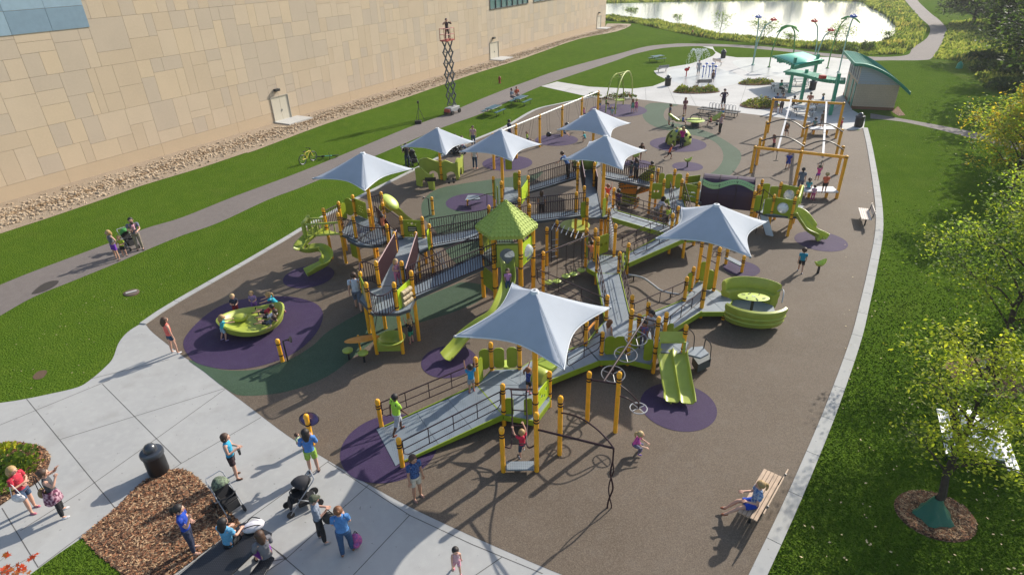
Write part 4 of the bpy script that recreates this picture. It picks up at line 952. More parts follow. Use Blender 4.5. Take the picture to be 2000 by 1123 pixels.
# right wave slide
a=at(1562,412,1.1)
slide([X('e8',1.12)+Vector((.12,.35,0)),X('e8',1.12)+Vector((.45,.2,0)),at(1574,437,.78),at(1584,451,.5),at(1597,462,.24),at(1606,468,.18)],.8,.22,lanes=2,k=6)
q=MB().use(LIME2); p,r_=X('e8',1.1)+Vector((.2,.05,0)),X('e6',1.1)+Vector((.15,.1,0)); q.panel(p,r_,1.75,2.15,.08); q.panel(p,p+Vector((.0,.12,0)),1.1,2.1,.1); q.panel(r_,r_+Vector((0,-.12,0)),1.1,2.1,.1); q.build('slide_hood',None,PS,bevel=.02)
# spiral slide on the far left
slide([at(626,452,1.55),at(608,466,1.45),at(592,481,1.3),at(590,489,1.15),at(603,492,1.05),at(625,490,.95),at(640,502,.78),at(636,518,.55),at(616,530,.3),at(600,538,.2)],.5,.28,k=7,label='spiral slide')
q=MB().use(LIME)
for s in(-1,1):
    a=at(604,452,1.7)+Vector((0,.38*s,0)); b=X('q3' if s>0 else 'q2',1.7)
    for z in(1.62,2.2): q.tube([V(a,z),V(b,z)],.05,6)
    for k in range(7): p=V(a,0).lerp(V(b,0),k/6); q.tube([V(p,1.62),V(p,2.2)],.028,6)
q.prism([tuple(x) for x in(at(603,455,1.6),X('q2',1.6),X('q3',1.6),at(603,455,1.6)+Vector((0,.75,0)))],-.06,0)
for s in(-1,1): p=at(604,452,1.7)+Vector((-.1,.38*s,0)); q.tube(cr([V(p,1.5),V(p,2.25),V(p,2.3)+Vector((.1,0,0))],4),.09,8)
q.tube([at(604,452,1.7)+Vector((-.1,-.38,.55)),at(604,452,1.7)+Vector((-.1,.38,.55))],.09,8); q.build('slide_bridge',None,PS)
# back-left hooded slide
q=MB().use(LIME2); M3=Matrix.Rotation(R(-25),3,'Z')@Matrix.Rotation(R(38),3,'Y'); q.ell(at(762,394,1.95),(.55,.42,.15),n=20,m=8,M3=M3)
for s_ in(-1,1): q.ell(at(756,402,1.7)+Vector((0,.3*s_,0)),(.38,.06,.3),n=12,m=6)
q.build('slide_hood',None,PS)
slide([at(752,403,1.6),at(763,408,1.35),at(775,417,.95),at(787,427,.55),at(797,434,.25)],.55,.25,m=LIME2,k=6)
# small rear slide under walkway, tube slide bottom by the middle
q=MB().use(LIME); q.lathe([(.1,-.15),(.75,-.05),(.8,.1),(.7,.12),(.1,-.02)],at(1123,443,.35),n=20); q.build('slide_exit',None,PS)
# overhead rungs and hanging pods
q=MB().use(MAR); a,b=X('r1',1.75),X('r2',1.8); q.tube([a,b],.024,6); c=X('r4',1.85)
p0=at(1078,440,1.85); p1=at(1140,463,1.85); q.tube([p0,p1],.03,7); q.use(STEEL)
for i in range(7): p=p0.lerp(p1,.05+i*.15); q.tube([p+Vector((-.12,-.42,-.02)),p,p+Vector((.12,.42,-.02))],.022,6)
q.use(MAR); x=at(1077,513); q.tube([V(x,0),V(x,1.7)],.022,6); q.use(STEEL)
for z in(.3,.6,.9,1.2): q.tube([V(x,z)+Vector((-.0,0,0)),V(x,z)+Vector((.3,.1,0))],.02,6)
q.build('overhead_rungs',None,PS)
q=MB().use(MAR); a=V(PO['r3'],1.85); b_0=X('t4',1.95); q.tube([a,b_0],.024,6); q.tube([a.lerp(b_0,.4),X('r5',1.9).lerp(X('r4',1.9),.3)],.034,8); q.tube([X('r4',1.85),X('p37',2.1)],.024,6)
B0_,B1_=a.lerp(b_0,.4),X('r5',1.9).lerp(X('r4',1.9),.3)
for (u,v) in((1064.5,551.3),(1083,551.7),(1103.1,539.2),(1120.7,540.1),(1139.2,528.1)):
    t=(u-1049)/(1159-1049); top=B0_.lerp(B1_,t*.92+.04); c=Vector((top.x,top.y,hz(top,u,v))); c.z=max(.25,c.z)
    q.use(MAR).tube([top,c],.012,5); q.use(LIME2).lathe([(.01,-.13),(.08,-.1),(.19,-.02),(.2,.02),(.16,.045),(.01,.05)],c,n=16); q.use(MAR).tube([c-Vector((0,0,.12)),V(c,.02)],.012,5)
q.build('hanging_pods',None,PS)
q=MB().use(MAR); q.tube([X('q11',1.35),X('q11',1.3)+Vector((.5,-.9,-.4))],.022,6); q.tube([X('q13',1.35),X('q11',1.3)+Vector((.5,-.9,-.4))],.022,6); q.use(STEEL)
for k in(0,.12): q.tube([X('q11',1.25)+Vector((.25+k,-.2,0)),X('q11',.45)+Vector((.75+k,-1.0,0))],.022,6)
q.build('swing_climber',None,PS)
# long open rail between tower and middle deck
rail(X('t4',.55)+Vector((.1,-.3,0)),X('p14',.48),hs=(.95,.6,.3),step=1.3)
board(V(PO['r5'],0)+Vector((.3,.75,0)),V(PO['r5'],0)+Vector((.75,.95,0)),.65,1.5,round_=.08)
# ---------------------------------------------------------------- shade canopies
FAB=mat('grey_blue_fabric',(.40,.44,.50),.8,var=.07,vs=1.5,bump=.25,bs=260)
# let a little light through the cloth
t_=FAB.node_tree; bs0=t_.nodes['Principled BSDF']; tl=t_.nodes.new('ShaderNodeBsdfTranslucent'); tl.inputs[0].default_value=(.42,.46,.52,1); mxs=t_.nodes.new('ShaderNodeMixShader'); mxs.inputs[0].default_value=.06
t_.links.new(bs0.outputs[0],mxs.inputs[1]); t_.links.new(tl.outputs[0],mxs.inputs[2]); t_.links.new(mxs.outputs[0],t_.nodes['Material Output'].inputs['Surface'])
EDGE=mat('white_hem',(.6,.63,.66),.7)
def canopy(pole,ap,cs,zc,za,label,corner_px=None,zb=0):
    """ap: apex px; cs: four corner px in order; corners share height zc"""
    A=Vector((pole[0],pole[1],za)); C_=[at(u,v,z) for (u,v),z in zip(cs,zc)]
    root=thing('shade_canopy',label,'shade canopy',loc=(pole[0],pole[1],0),group='grey shade canopies on orange poles')
    b=MB().use(FAB); n=14; m=12
    def pt_(i,s,t):
        a,c=C_[i],C_[(i+1)%4]
        def ridge(c_):
            p=A.lerp(c_,s); zz=c_.z+(A.z-c_.z)*((1-s)**1.15); return Vector((p.x,p.y,zz))
        p=ridge(a).lerp(ridge(c),t); pull=4*t*(1-t)*s*s*.25
        q=p.lerp(Vector((A.x,A.y,p.z)),pull); q.z+= 4*t*(1-t)*s*s*.05; return q
    ed=[]
    for i in range(4):
        vs=[];fs=[]
        for r_ in range(n+1):
            for c_ in range(m+1): vs.append(pt_(i,max(.035,r_/n),c_/m))
        k=len(vs); 
        for r_ in range(n):
            for c_ in range(m): a=r_*(m+1)+c_; fs.append((a,a+1,a+m+2,a+m+1))
        b.add(vs,fs); ed.append([vs[n*(m+1)+c_] for c_ in range(m+1)])
    f=b.build('fabric',None,root,smooth=False)
    me=f.data; me.polygons.foreach_set('use_smooth',[True]*len(me.polygons)); 
    sd_=f.modifiers.new('s','SOLIDIFY'); sd_.thickness=.012
    sm_=MB().use(EDGE)
    for c_ in C_: sm_.tube([A.lerp(c_,x).to_3d()*1.0+Vector((0,0,(c_.z+(A.z-c_.z)*((1-x)**1.15))-(A.z+(c_.z-A.z)*x)+.008)) for x in[.05+.95*j/10 for j in range(11)]],.009,4)
    sm_.build('seam',None,root)
    h=MB().use(EDGE)
    for e in ed: h.tube(e,.022,5)
    h.build('hem',None,root)
    hw=MB().use(STEEL)
    for c_ in C_: hw.ell(c_,(.04,.04,.04),n=8,m=5)
    hw.build('corner_fittings',None,root)
    p=MB().use(YEL); x,y=pole[0],pole[1]; p.lathe([(.085,zb),(.085,za-.35)],(x,y,0),n=14); p.use(STEEL).tube([(x,y,za-.4),(x,y,za+.02)],.05,8); p.use(EDGE).lathe([(.15,za-.1),(.11,za+.0),(.03,za+.02)],(x,y,0),n=12)
    for c_ in C_: p.use(STEEL).tube([(x,y,za-.55),tuple(Vector((x,y,za)).lerp(c_,.5)-Vector((0,0,.28+.0*za))),tuple(c_-Vector((0,0,.04)))],.028,6)
    p.use(MAR)
    for z in(.35,.9,1.3): p.lathe([(.105,z-.02),(.105,z+.02)],(x,y,0),n=12)
    p.build('pole',None,root); return root
def cano(ap,l,f,r,label,foot=None,za=None,zb=0):
    if foot is not None:
        p=at(*foot); za=hz(p,*ap)
    A=at(ap[0],ap[1],za); best=None
    for k in range(60):
        zc=za-.5-k*.03; L,F,Q=[at(*x,zc) for x in(l,f,r)]; mid=(L+Q)/2
        e=(Vector((mid.x,mid.y))-Vector((A.x,A.y))).length
        if best is None or e<best[0]: best=(e,zc)
    zc=best[1]; L,F,Q=[at(*x,zc) for x in(l,f,r)]; B=L+Q-F
    canopy3((A.x,A.y),[L,F,Q,B],za,label,zb); return A
def canopy3(pole,C_,za,label,zb):
    global at
    keep=at
    try:
        it=iter(C_)
        at=lambda u,v,z=0: next(it)
        canopy(pole,None,[(0,0)]*4,[0]*4,za,label)
    finally: at=keep
cano((1044,567),(888,657),(1101,722),(1192,601),'large grey shade canopy in front over the hexagonal entry deck',za=4.95)
cano((1400,399),(1281,466),(1466,502),(1498,433),'large grey shade canopy right of centre, between the boat glider and the wave slide',za=4.95)
cL=at(723.7,446.8,1.55)
cano((708,298),(611,349),(712,373),(806,330),'grey shade canopy over the far left tower with the spiral slide',za=hz(cL,708,298))
cano((854,250),(783,287),(870,303),(927,277),'smaller grey shade canopy above the lime crawl panels near the lawn',foot=(863,351))
cano((978,253),(897,297),(1000,315),(1057,282),'grey shade canopy just behind the green roofed tower',za=4.8)
cano((1161,213),(1088,254),(1192,270),(1231,241),'farthest grey shade canopy, beside the swings',za=4.3)
cano((1183,265),(1098,312),(1216,332),(1262,294),'grey shade canopy over the high middle deck, overlapping the farthest one',foot=(1181,461))
# ================================================================ STANDALONE PLAY EQUIPMENT
# bowl spinner
bc=at(497,640); bowl=thing('bowl_spinner','big lime dish spinner on the large purple patch with three children lying in it','spinner',loc=tuple(bc))
b=MB().use(LIME); n=40; vs=[];rings_=[]
def rimz(a,f): return .42+.30*abs(math.cos(a-.55))**3+.06*math.sin(3*a)
for (f,k) in((.55,0),(.85,.22),(1.0,.62),(1.08,1.0)): rings_.append([(f,k)])
prof=[(.35,0.14),(.75,.18),(1.05,.45),(1.16,1.0),(1.10,1.04),(1.0,.95),(.88,.55),(.6,.33),(.25,.28),(.01,.27)]
for (f,k) in prof:
    for j in range(n):
        a=2*PI*j/n; rz=rimz(a,f); ex=1.08+.10*math.cos(2*(a-.55)); z=k*rz if k>.3 else k
        if k in(.33,.28,.27): z=k-.05
        vs.append((bc.x+f*ex*math.cos(a),bc.y+f*math.sin(a)*.98,z))
fs=[(i*n+j,i*n+(j+1)%n,(i+1)*n+(j+1)%n,(i+1)*n+j) for i in range(len(prof)-1) for j in range(n)]+[tuple(range(n-1,-1,-1))]
b.add(vs,fs); b.build('bowl',None,bowl)
for s in(-1,1):
    q=MB().use(LIME); q.ell(bc+Vector((-.55 if s<0 else .75,.1*s+.25,.42)),(.32,.24,.16),n=14,m=8,M3=Matrix.Rotation(R(20),3,'Z')); q.build('seat_pad',None,bowl)
q=MB().use(DARK); q.lathe([(.3,.02),(.3,.16)],bc,n=16); q.build('base',None,bowl)
# sound posts
for (fu,fv,tu,tv,hu,lab) in((552,706,545,661,1,'yellow post with a dark talk tube horn at the edge of the large purple patch'),(846,420,838,385,-1,'yellow post with a dark talk tube horn on the far green band')):
    p=at(fu,fv); h=hz(p,tu,tv); t=thing('talk_tube_post',lab,'talk tube',loc=tuple(p),group='talk tube posts')
    post_mesh(p,h,.075,[h-.22,.3]).build('post',None,t); q=MB().use(DARK); x=p+Vector((.2*hu,0,0)); q.tube([x+Vector((0,0,0)),x+Vector((0,0,h-.1)),x+Vector((.15*hu,0,h-.05))],.03,7)
    q.lathe([(.02,-.12),(.06,-.02),(.13,.03)],x+Vector((.27*hu,0,h-.04)),n=12,M3=Matrix.Rotation(R(80*hu),3,'Y')); q.build('horn',None,t)
# boat glider
bp=at(1469,624); gl_=thing('boat_glider','lime boat shaped glider with two curved bench sides and a pale oval table','glider',loc=tuple(bp))
gz=.3; BA=R(-12); 
def bl(x,y,z):
    x*=.93; y*=.93
    return bp+Vector((x*math.cos(BA)-y*math.sin(BA),x*math.sin(BA)+y*math.cos(BA)+.25,z))
fl=MB().use(DECK); fl.prism([tuple(bl(x,y,gz)) for x,y in((-1.0,-.55),(-.5,-.85),(.5,-.85),(1.0,-.55),(1.0,.55),(.5,.85),(-.5,.85),(-1,.55))],-.1,0); fl.build('floor',None,gl_,smooth=False)
for s in(-1,1):
    b=MB().use(LIME); vs=[]; m_=22; zk=.78 if s<0 else 1.08; prof=[(o_*1.0,z_*zk) for o_,z_ in((.0,-.22),(.16,-.18),(.26,.08),(.22,.13),(.31,.36),(.26,.41),(.33,.66),(.30,.80),(.18,.84),(.10,.76),(.06,.42),(-.16,.38),(-.20,.30),(-.20,-.06))]
    for i in range(m_+1):
        a=PI*(.12+.76*i/m_); cx=1.12*math.cos(a); cy=s*(.42+.70*math.sin(a)); nx,ny=math.cos(a)*.75,s*math.sin(a)
        for (o,z) in prof: vs.append(bl(cx+nx*o,cy+ny*o,gz+z*1.0))
    k=len(prof); fs=[(i*k+j,i*k+(j+1)%k,(i+1)*k+(j+1)%k,(i+1)*k+j) for i in range(m_) for j in range(k)]+[tuple(range(k-1,-1,-1)),tuple(m_*k+j for j in range(k))]
    if s<0: fs=[f[::-1] for f in fs]
    b.add(vs,fs); b.build('bench_shell',None,gl_)
tb=MB().use(LIME2); tb.ell(bl(0,0,gz+.62),(.62,.34,.03),n=28,m=4,M3=Matrix.Rotation(BA,3,'Z')); tb.use(BLK)
for i,(x,y,w_) in enumerate(((-.42,.1,.14),(.4,-.12,.14),(-.15,.22,.16),(.25,.2,.12),(-.3,-.17,.1),(.1,-.24,.16))): tb.box(bl(x,y,gz+.652),(w_,.04,.006),rz=BA+.4*i)
tb.use(DARK).tube([bl(0,0,gz),bl(0,0,gz+.6)],.06,8); tb.use(STEEL)
for i in(-1,1): tb.box(bl(i*.04,0,gz+.655),(.03,.12,.006),rz=BA)
tb.build('table',None,gl_)
q=MB().use(DARK)
for x in(-.7,.7): q.box(bl(x,0,.12),(.2,1.2,.16),rz=BA)
q.build('base',None,gl_)
q=MB().use(STEEL); q.tube(cr([bl(1.05,-.5,gz+.7),bl(1.15,-.1,gz+.95),bl(1.15,.2,gz+.95),bl(1.05,.5,gz+.7)],4),.025,6); q.build('grab_rail',None,gl_)
# tulip seats
def tulip(u,v,lab,rz=0,h=.42):
    p=at(u,v); t=thing('spinner_seat',lab,'spinner seat',loc=tuple(p),rz=rz,group='small lime spinner seats on dark stems')
    q=MB().use(DARK); q.tube([(0,0,0),(0,0,h)],[.06,.045],8); q.build('stem',None,t,local=True)
    q=MB().use(LIME2); n=16; vs=[]
    for r_,z in((.03,-.05),(.16,0),(.26,.10),(.25,.12),(.14,.03),(.02,.0)):
        for k in range(n): a=2*PI*k/n; up=1+1.6*max(0,math.cos(a))**2*(r_>.2)+.9*max(0,-math.cos(a))**3*(r_>.2); vs.append((r_*math.cos(a)*1.1,r_*math.sin(a)*.7,h+z*up))
    q.add(vs,[(i*n+j,i*n+(j+1)%n,(i+1)*n+(j+1)%n,(i+1)*n+j) for i in range(5) for j in range(n)]); q.build('seat',None,t,local=True); return t
tulip(1597,534,'lime spinner seat standing alone right of the running boy',.2); tulip(1342,327,'lime spinner seat on the small purple circle in front of the purple tunnel',.1); tulip(1241,318,'spinner seat partly behind the canopy corner, held by a woman',.4)
# climber boulder
cb=at(1325,281); cl=thing('boulder_climber','lime hollow boulder climber with holes on a purple circle','climber',loc=tuple(cb))
b=MB().use(LIME); n=28; vs=[]
for i in range(9):
    th=PI/2*i/8
    for k in range(n): a=2*PI*k/n; r_=1.0*math.cos(th)*(1+.06*math.sin(3*a)); vs.append((cb.x+r_*math.cos(a),cb.y+r_*math.sin(a)*.8,1.2*math.sin(th)**.8))
fs=[]
for i in range(8):
    for k in range(n):
        if i<5 and k in(0,1,2,12,13,14,19,20,21): continue
        fs.append((i*n+k,i*n+(k+1)%n,(i+1)*n+(k+1)%n,(i+1)*n+k))
b.add(vs,fs); o=b.build('shell',None,cl); sm=o.modifiers.new('s','SOLIDIFY'); sm.thickness=.08
q=MB().use(mat('dark_hole',(.04,.05,.01),.8))
for a,z,r_ in((-1.9,.7,.13),(-1.3,.4,.12),(-1.1,.85,.14),(-2.2,.35,.1),(-.6,.6,.12),(-2.6,.7,.12)): 
    rr=1.0*math.sqrt(max(0,1-(z/1.25)**2.5)); q=MB().use(MT['dark_hole']); q.ell(cb+Vector((rr*math.cos(a),rr*math.sin(a)*.8,z)),(r_,r_,r_),n=8,m=6); q.build('hole',None,cl)
# crawl panels
cp=thing('crawl_panels','lime toddler crawl-through panels with arches beside the lawn','crawl panels',loc=tuple(at(860,365)))
def archpanel(a,b,h,oh,ow,wav,th=.12,n=30):
    a=V(a,0); b=V(b,0); d=(b-a).normalized(); L=(b-a).length; N=Vector((-d.y,d.x,0)); top=[(L*k/n,h*(1-wav*.5*(1-math.cos(2*PI*k/n))) if False else h+wav*math.sin(PI*2*k/n)) for k in range(n+1)]
    c=L/2; arch=[(c-ow/2+ow*.5*(1-math.cos(PI*k/10)),oh*math.sin(PI*k/10)**.6 if 0<k<10 else 0) for k in range(11)]
    poly=[(0,0)]+top+[(L,0)]+[(x,y) for x,y in arch[::-1]]; poly=[(0,0)]+top+[(L,0)]+arch[::-1]
    tr=tessellate_polygon([[Vector((x,y,0)) for x,y in poly]]); m_=len(poly); vs=[a+d*x+N*o+Vector((0,0,y)) for o in(-th/2,th/2) for x,y in poly]
    return vs,[t for t in tr]+[tuple(i+m_ for i in t[::-1]) for t in tr]+[(i,(i+1)%m_,(i+1)%m_+m_,i+m_) for i in range(m_)]
pts_=[(820,366),(846,374),(820,372)]
for (a,b,h,wv) in(((815,362),(849,372),1.15,.15),((822,350),(873,350),1.35,.12),((866,353),(896,351),1.25,.1),((893,352),(905,336),1.25,.12)):
    vs,fs=archpanel(at(*a),at(*b),h,.6,.7,wv); q=MB().use(LIME).add(vs,fs); q.build('panel',None,cp,smooth=False,bevel=.03)
q=MB().use(BLK); c=at(841,350,.85); q.box(c+Vector((0,-.08,0)),(.7,.03,.26)); 
for x,y in((-.15,.1),(.18,.12),(-.1,-.15),(.2,-.12)): q.ell(at(880,352,.8)+Vector((x,-.09,y)),(.08,.02,.07),n=10,m=5)
q.build('play_plates',None,cp)
# four seat seesaw
sp=at(1357,246); ss=thing('seesaw','lime and black four-seat seesaw with a round middle platform','seesaw',loc=tuple(sp))
q=MB().use(LIME2); q.lathe([(.75,.42),(.8,.47),(.72,.5),(.1,.5)],sp,n=24); q.build('platform',None,ss); q=MB().use(DARK); q.lathe([(.4,0),(.25,.42)],sp,n=14); q.tube([sp+Vector((-2.0,.2,.55)),sp+Vector((2.0,-.2,.42))],.06,8)
q.tube([sp+Vector((.5*math.cos(PI*k/8),0,.5+.5*math.sin(PI*k/8))) for k in range(9)],.03,6); q.tube([sp+Vector((.4*math.cos(PI*k/8),.3,.5+.42*math.sin(PI*k/8))) for k in range(9)],.03,6)
for s in(-1,1): q.tube([sp+Vector((1.15*s,0,.5)),sp+Vector((1.05*s,0,1.1))],.03,6); q.tube([sp+Vector((1.9*s,0,0)),sp+Vector((1.9*s,0,.4))],.04,6); q.ell(sp+Vector((1.9*s,0,.1)),(.14,.14,.1),n=10,m=6)
q.build('beam',None,ss)
for s in(-1,1):
    q=MB().use(LIME); 
    for o in(-.2,.25): vs=cr([sp+Vector((1.2*s,o,.5)),sp+Vector((1.6*s,o,.55)),sp+Vector((2.05*s,o,.85)),sp+Vector((2.3*s,o,1.05))],4); q.tube(vs,[.09]*4+[.13]*4+[.12]*3+[.06]*2,8)
    q.build('seat',None,ss)
# long bench with hoops
lb=thing('hoop_bench','long black double bench with a row of thin hoops at the plaza edge','bench',loc=tuple(at(1400,228)))
a,b=at(1362,222),at(1438,232); q=MB().use(BLK); d=(b-a).normalized(); N=Vector((-d.y,d.x,0))
for o in(-.0,.75): q.bar(a+N*o+Vector((0,0,.45)),b+N*o+Vector((0,0,.45)),.36,.06)
q.build('seat',None,lb,smooth=False); q=MB().use(STEEL)
for i in range(8):
    c=a.lerp(b,.2+.6*i/7)+N*.85; q.tube([c,c+Vector((0,0,.8))]+[c+Vector((.12-.12*math.cos(PI*k/6),0,.8+.12*math.sin(PI*k/6))) for k in range(1,6)]+[c+Vector((.24,0,.8)),c+Vector((.24,0,0))],.022,5)
q.build('hoops',None,lb)
for t in(.06,.94):
    for o in(0,.75): q=MB().use(BLK); c=a.lerp(b,t)+N*o; q.tube([c,c+Vector((0,0,.44))],.03,6); q.build('leg',None,lb)
# ---------------------------------------------------------------- swing frame
sw=thing('swing_frame','long swing frame on yellow posts with a pale top beam and hanging seats','swing set',loc=tuple(at(1050,290)))
SWP=[((942,352),(942,280)),((983,0),(983,0)),]
posts_px=[((966,351),(966,300)),((1014,306),(1014.6,244)),((1057.5,285),(1058.5,224.5)),((1098,249),(1099,205.5)),((1136,219),(1136,190)),((1168,214),(1169,177))]
tops=[]
for (f,t) in posts_px[1:]:
    p=at(*f); h=hz(p,*t); tops.append((p,2.45)); 
b0_=at(965,331); TP=[Vector((b0_.x,b0_.y,2.45))]+[at(u,v,2.45) for u,v in((1014.6,246),(1058.5,226.5),(1099,208),(1136,192),(1169,179))]
t0,t1=TP[0],TP[-1]; BD=(t1-t0).normalized(); TP=[t0+BD*(p-t0).dot(BD) for p in TP]
for p in TP: post_mesh(p,2.55,.09,[2.2]).build('post',None,sw)
q=MB().use(mat('pale_beam',(.7,.69,.62),.4)); q.tube([TP[0],TP[-1]],.06,10); q.build('top_beam',None,sw)
SWN=Vector((-BD.y,BD.x,0))
for i,k,sway,kind in((0,.3,.2,0),(0,.7,-.15,0),(1,.3,.55,0),(1,.7,.35,0),(2,.35,-.1,1),(2,.75,-.8,0),(3,.3,.1,1),(3,.7,-.5,0),(4,.35,.3,0),(4,.7,-.2,0)):
    c=TP[i].lerp(TP[i+1],k); q=MB().use(DARK); s0=c+SWN*sway-Vector((0,0,1.85-abs(sway)*.35))
    for e in(-.2,.2): q.tube([c+BD*e,s0+BD*e],.008,4)
    q.use(BLK).bar(s0-BD*.24,s0+BD*.24,.2,.05)
    if kind: q.ell(s0+Vector((0,0,.1)),(.22,.2,.2),n=10,m=6)
    q.build('swing',None,sw)
# arch swing
ar=thing('arch_swing','tall lime double-arch swing frame by the plaza edge','swing set',loc=tuple(at(1205,215)))
a0,a1,b0_,b1_=at(1183,221),at(1201.5,223.5),at(1218,205),at(1235,193)
ARH=3.2
q=MB().use(LIME)
A_,B_=at(1183,220),at(1217,205); C_a,D_a=at(1201.5,223.5),at(1234,193)
for (p,r_) in((A_,B_),(C_a,D_a)):
    m_=(p+r_)/2; ptz=[p.lerp(r_,.5-.5*math.cos(PI*k/14))+Vector((0,0,ARH*math.sin(PI*k/14)**.75)) for k in range(15)]; q.tube(ptz,.055,8)
    if (p,r_)==(A_,B_): P1=ptz
    else: P2=ptz
for k in(5,7,9): q.tube([P1[k],P2[k]],.04,6)
q.build('frame',None,ar); q=MB().use(DARK); m_=(P1[7]+P2[7])/2
for e in(-.4,.4): q.tube([m_+Vector((e*.3,0,0)),m_+Vector((e,.1,-2.5))],.014,5)
q.build('chains',None,ar); q=MB().use(GRN); q.lathe([(.1,-.06),(.5,0),(.5,.06),(.3,.02)],m_+Vector((0,.1,-2.55)),n=16); q.build('seat',None,ar)
# ---------------------------------------------------------------- track ride (zip) frame
zf=thing('track_ride_frame','tall yellow frame with two silver glide tracks and wavy black cross bars','track ride',loc=tuple(at(1560,320)))
def zp(f,t=None,h=None):
    p=at(*f); h=h or hz(p,*t); post_mesh(p,h,.095,[h-.12]).build('post',None,zf); return p,h
za,h1=zp((1466.5,338),(1477,285)); zb,h2=zp((1552,362),(1565,294)); zc_,h3=zp((1633.5,388),(1656,304))
zd,h4=zp((1499,260),(1512,192)); ze,h5=zp((1566,268),(1580,196)); zg,h6=zp((1632,271),(1650,200))
zh=2.5
q=MB().use(YEL); q.tube([V(za,h1-.12),V(zb,h2-.12),V(zc_,h3-.12)],.09,10); q.build('cross_beam',None,zf); q=MB().use(YEL); q.tube([V(zd,h4-.12),V(ze,h5-.12),V(zg,h6-.12)],.09,10); q.build('cross_beam',None,zf)
mids=[]
for (f,t) in(((1477,323),(1487,270)),((1490,288),(1498,237)),((1562,318),(1565,278)),((1568,290),(1571,245)),((1634,341),(1648,285)),((1633,303),(1646,252))): zp(f,t)
q=MB().use(STEEL); 
for (k0,k1) in((((za,h1),(zb,h2)),((zd,h4),(ze,h5))),(((zb,h2),(zc_,h3)),((ze,h5),(zg,h6)))):
    lo=V(k0[0][0],k0[0][1]).lerp(V(k0[1][0],k0[1][1]),.5)-Vector((0,0,.25)); hi=V(k1[0][0],k1[0][1]).lerp(V(k1[1][0],k1[1][1]),.5)-Vector((0,0,.1)); q.bar(lo,hi,.12,.14)
q.build('track',None,zf,smooth=False)
q=MB().use(BLK)
for row in(((1487,276),(1571,287),(1647,293)),((1498,243),(1571,252),(1646,258))):
    pts_=[at(u,v,2.45) for u,v in row]; pp=[]
    for a,b in zip(pts_,pts_[1:]):
        for k in range(9): pp.append(a.lerp(b,k/8)+Vector((0,0,.45*math.sin(PI*k/8)-.0)))
    q.tube(pp,.04,7)
q.build('wavy_bar',None,zf)
q=MB().use(DARK)
for u,v in((1518,300),(1606,313)): p=at(u,v,2.2); q.tube([p,p-Vector((0,0,.45))],.02,6); q.tube([p-Vector((0,0,.45))+Vector((-.15,0,0)),p-Vector((0,0,.45))+Vector((.15,0,0))],.022,6)
q.build('trolley_handle',None,zf)
q=MB().use(DARK); c=at(1536,246,1.2); 
for e in(-.15,.15): q.tube([c+Vector((e,0,.9)),c+Vector((e,0,0))],.015,5)
q.ell(c,(.28,.22,.3),n=10,m=6); q.build('trolley_seat',None,zf)
def platform(u,v,rz,lab,sx=1.9,sy=.9,h=.5):
    p=at(u,v); t=thing('landing_platform',lab,'platform',loc=tuple(p),rz=rz,group='pale landing platforms of the track ride'); q=MB().use(mat('pale_platform',(.55,.57,.6),.5,var=.1)); q.box((0,0,h),(sx,sy,.08)); q.build('platform_top',None,t,local=True,smooth=False)
    for x in(-.5,.5): q=MB().use(YEL); q.tube([(x,0,0),(x,0,h-.04)],.09,8); q.build('leg',None,t,local=True)
    return t
platform(1596,386,R(-6),'pale landing platform at the near end of the track ride, children beside it'); platform(1601,263,R(-8),'pale landing platform at the far end of the track ride')
# ---------------------------------------------------------------- street furniture
def can(u,v,lab,h=1.05,r=.33):
    p=at(u,v); t=thing('trash_can',lab,'trash can',loc=tuple(p),group='dark domed trash cans')
    q=MB().use(BLK); q.lathe([(r*.93,0),(r,.1),(r,h*.72),(r*.98,h*.75)],n=24); q.build('body',None,t,local=True)
    q=MB().use(mat('can_lid',(.03,.035,.045),.3,coat=.4)); q.lathe([(r*1.12,h*.72),(r*1.14,h*.82),(r*1.05,h*.86),(r*.66,h*.88),(r*.62,h*.98),(r*.45,h*1.06),(r*.15,h*1.1),(.01,h*1.105)],n=24); q.build('lid',None,t,local=True); return t
can(312,922,'large black domed trash can on the concrete at the tip of the mulch bed',1.0,.285); can(1676,248,'black domed trash can at the corner of the plaza beside the right kerb'); can(1304,168,'dark domed trash can on the plaza at the edge of the oval lawn'); can(1412,114,'dark trash can beside the far path junction'); can(1586,176,'dark trash can under the green pergola')
WOODP=mat('weathered_wood',(.50,.36,.25),.7,var=.2,vs=4); WOODW=mat('pale_wood',(.62,.53,.46),.6,var=.15,vs=4)
def slatbench(p,rz,lab,L=1.6,m=WOODP,back=True):
    t=thing('bench',lab,'bench',loc=tuple(p),rz=rz,group='wooden slatted benches')
    q=MB().use(m)
    for i in range(5): q.box((0,-.22+.1*i,.45),(L,.085,.035))
    q.build('seat',None,t,local=True,smooth=False)
    if back:
        q=MB().use(m)
        for i in range(3): q.box((0,.30+.012*i,.58+.1*i),(L,.03,.085),rx=R(-7))
        q.build('backrest',None,t,local=True,smooth=False)
    for x in(-L*.36,L*.36):
        q=MB().use(DARK); q.tube([(x,0,0),(x,0,.43)],.04,7); q.bar((x,-.24,.42),(x,.24,.42),.05,.04); q.tube([(x,.24,.42),(x,.345,.86)],.025,6); q.build('leg',None,t,local=True)
    return t
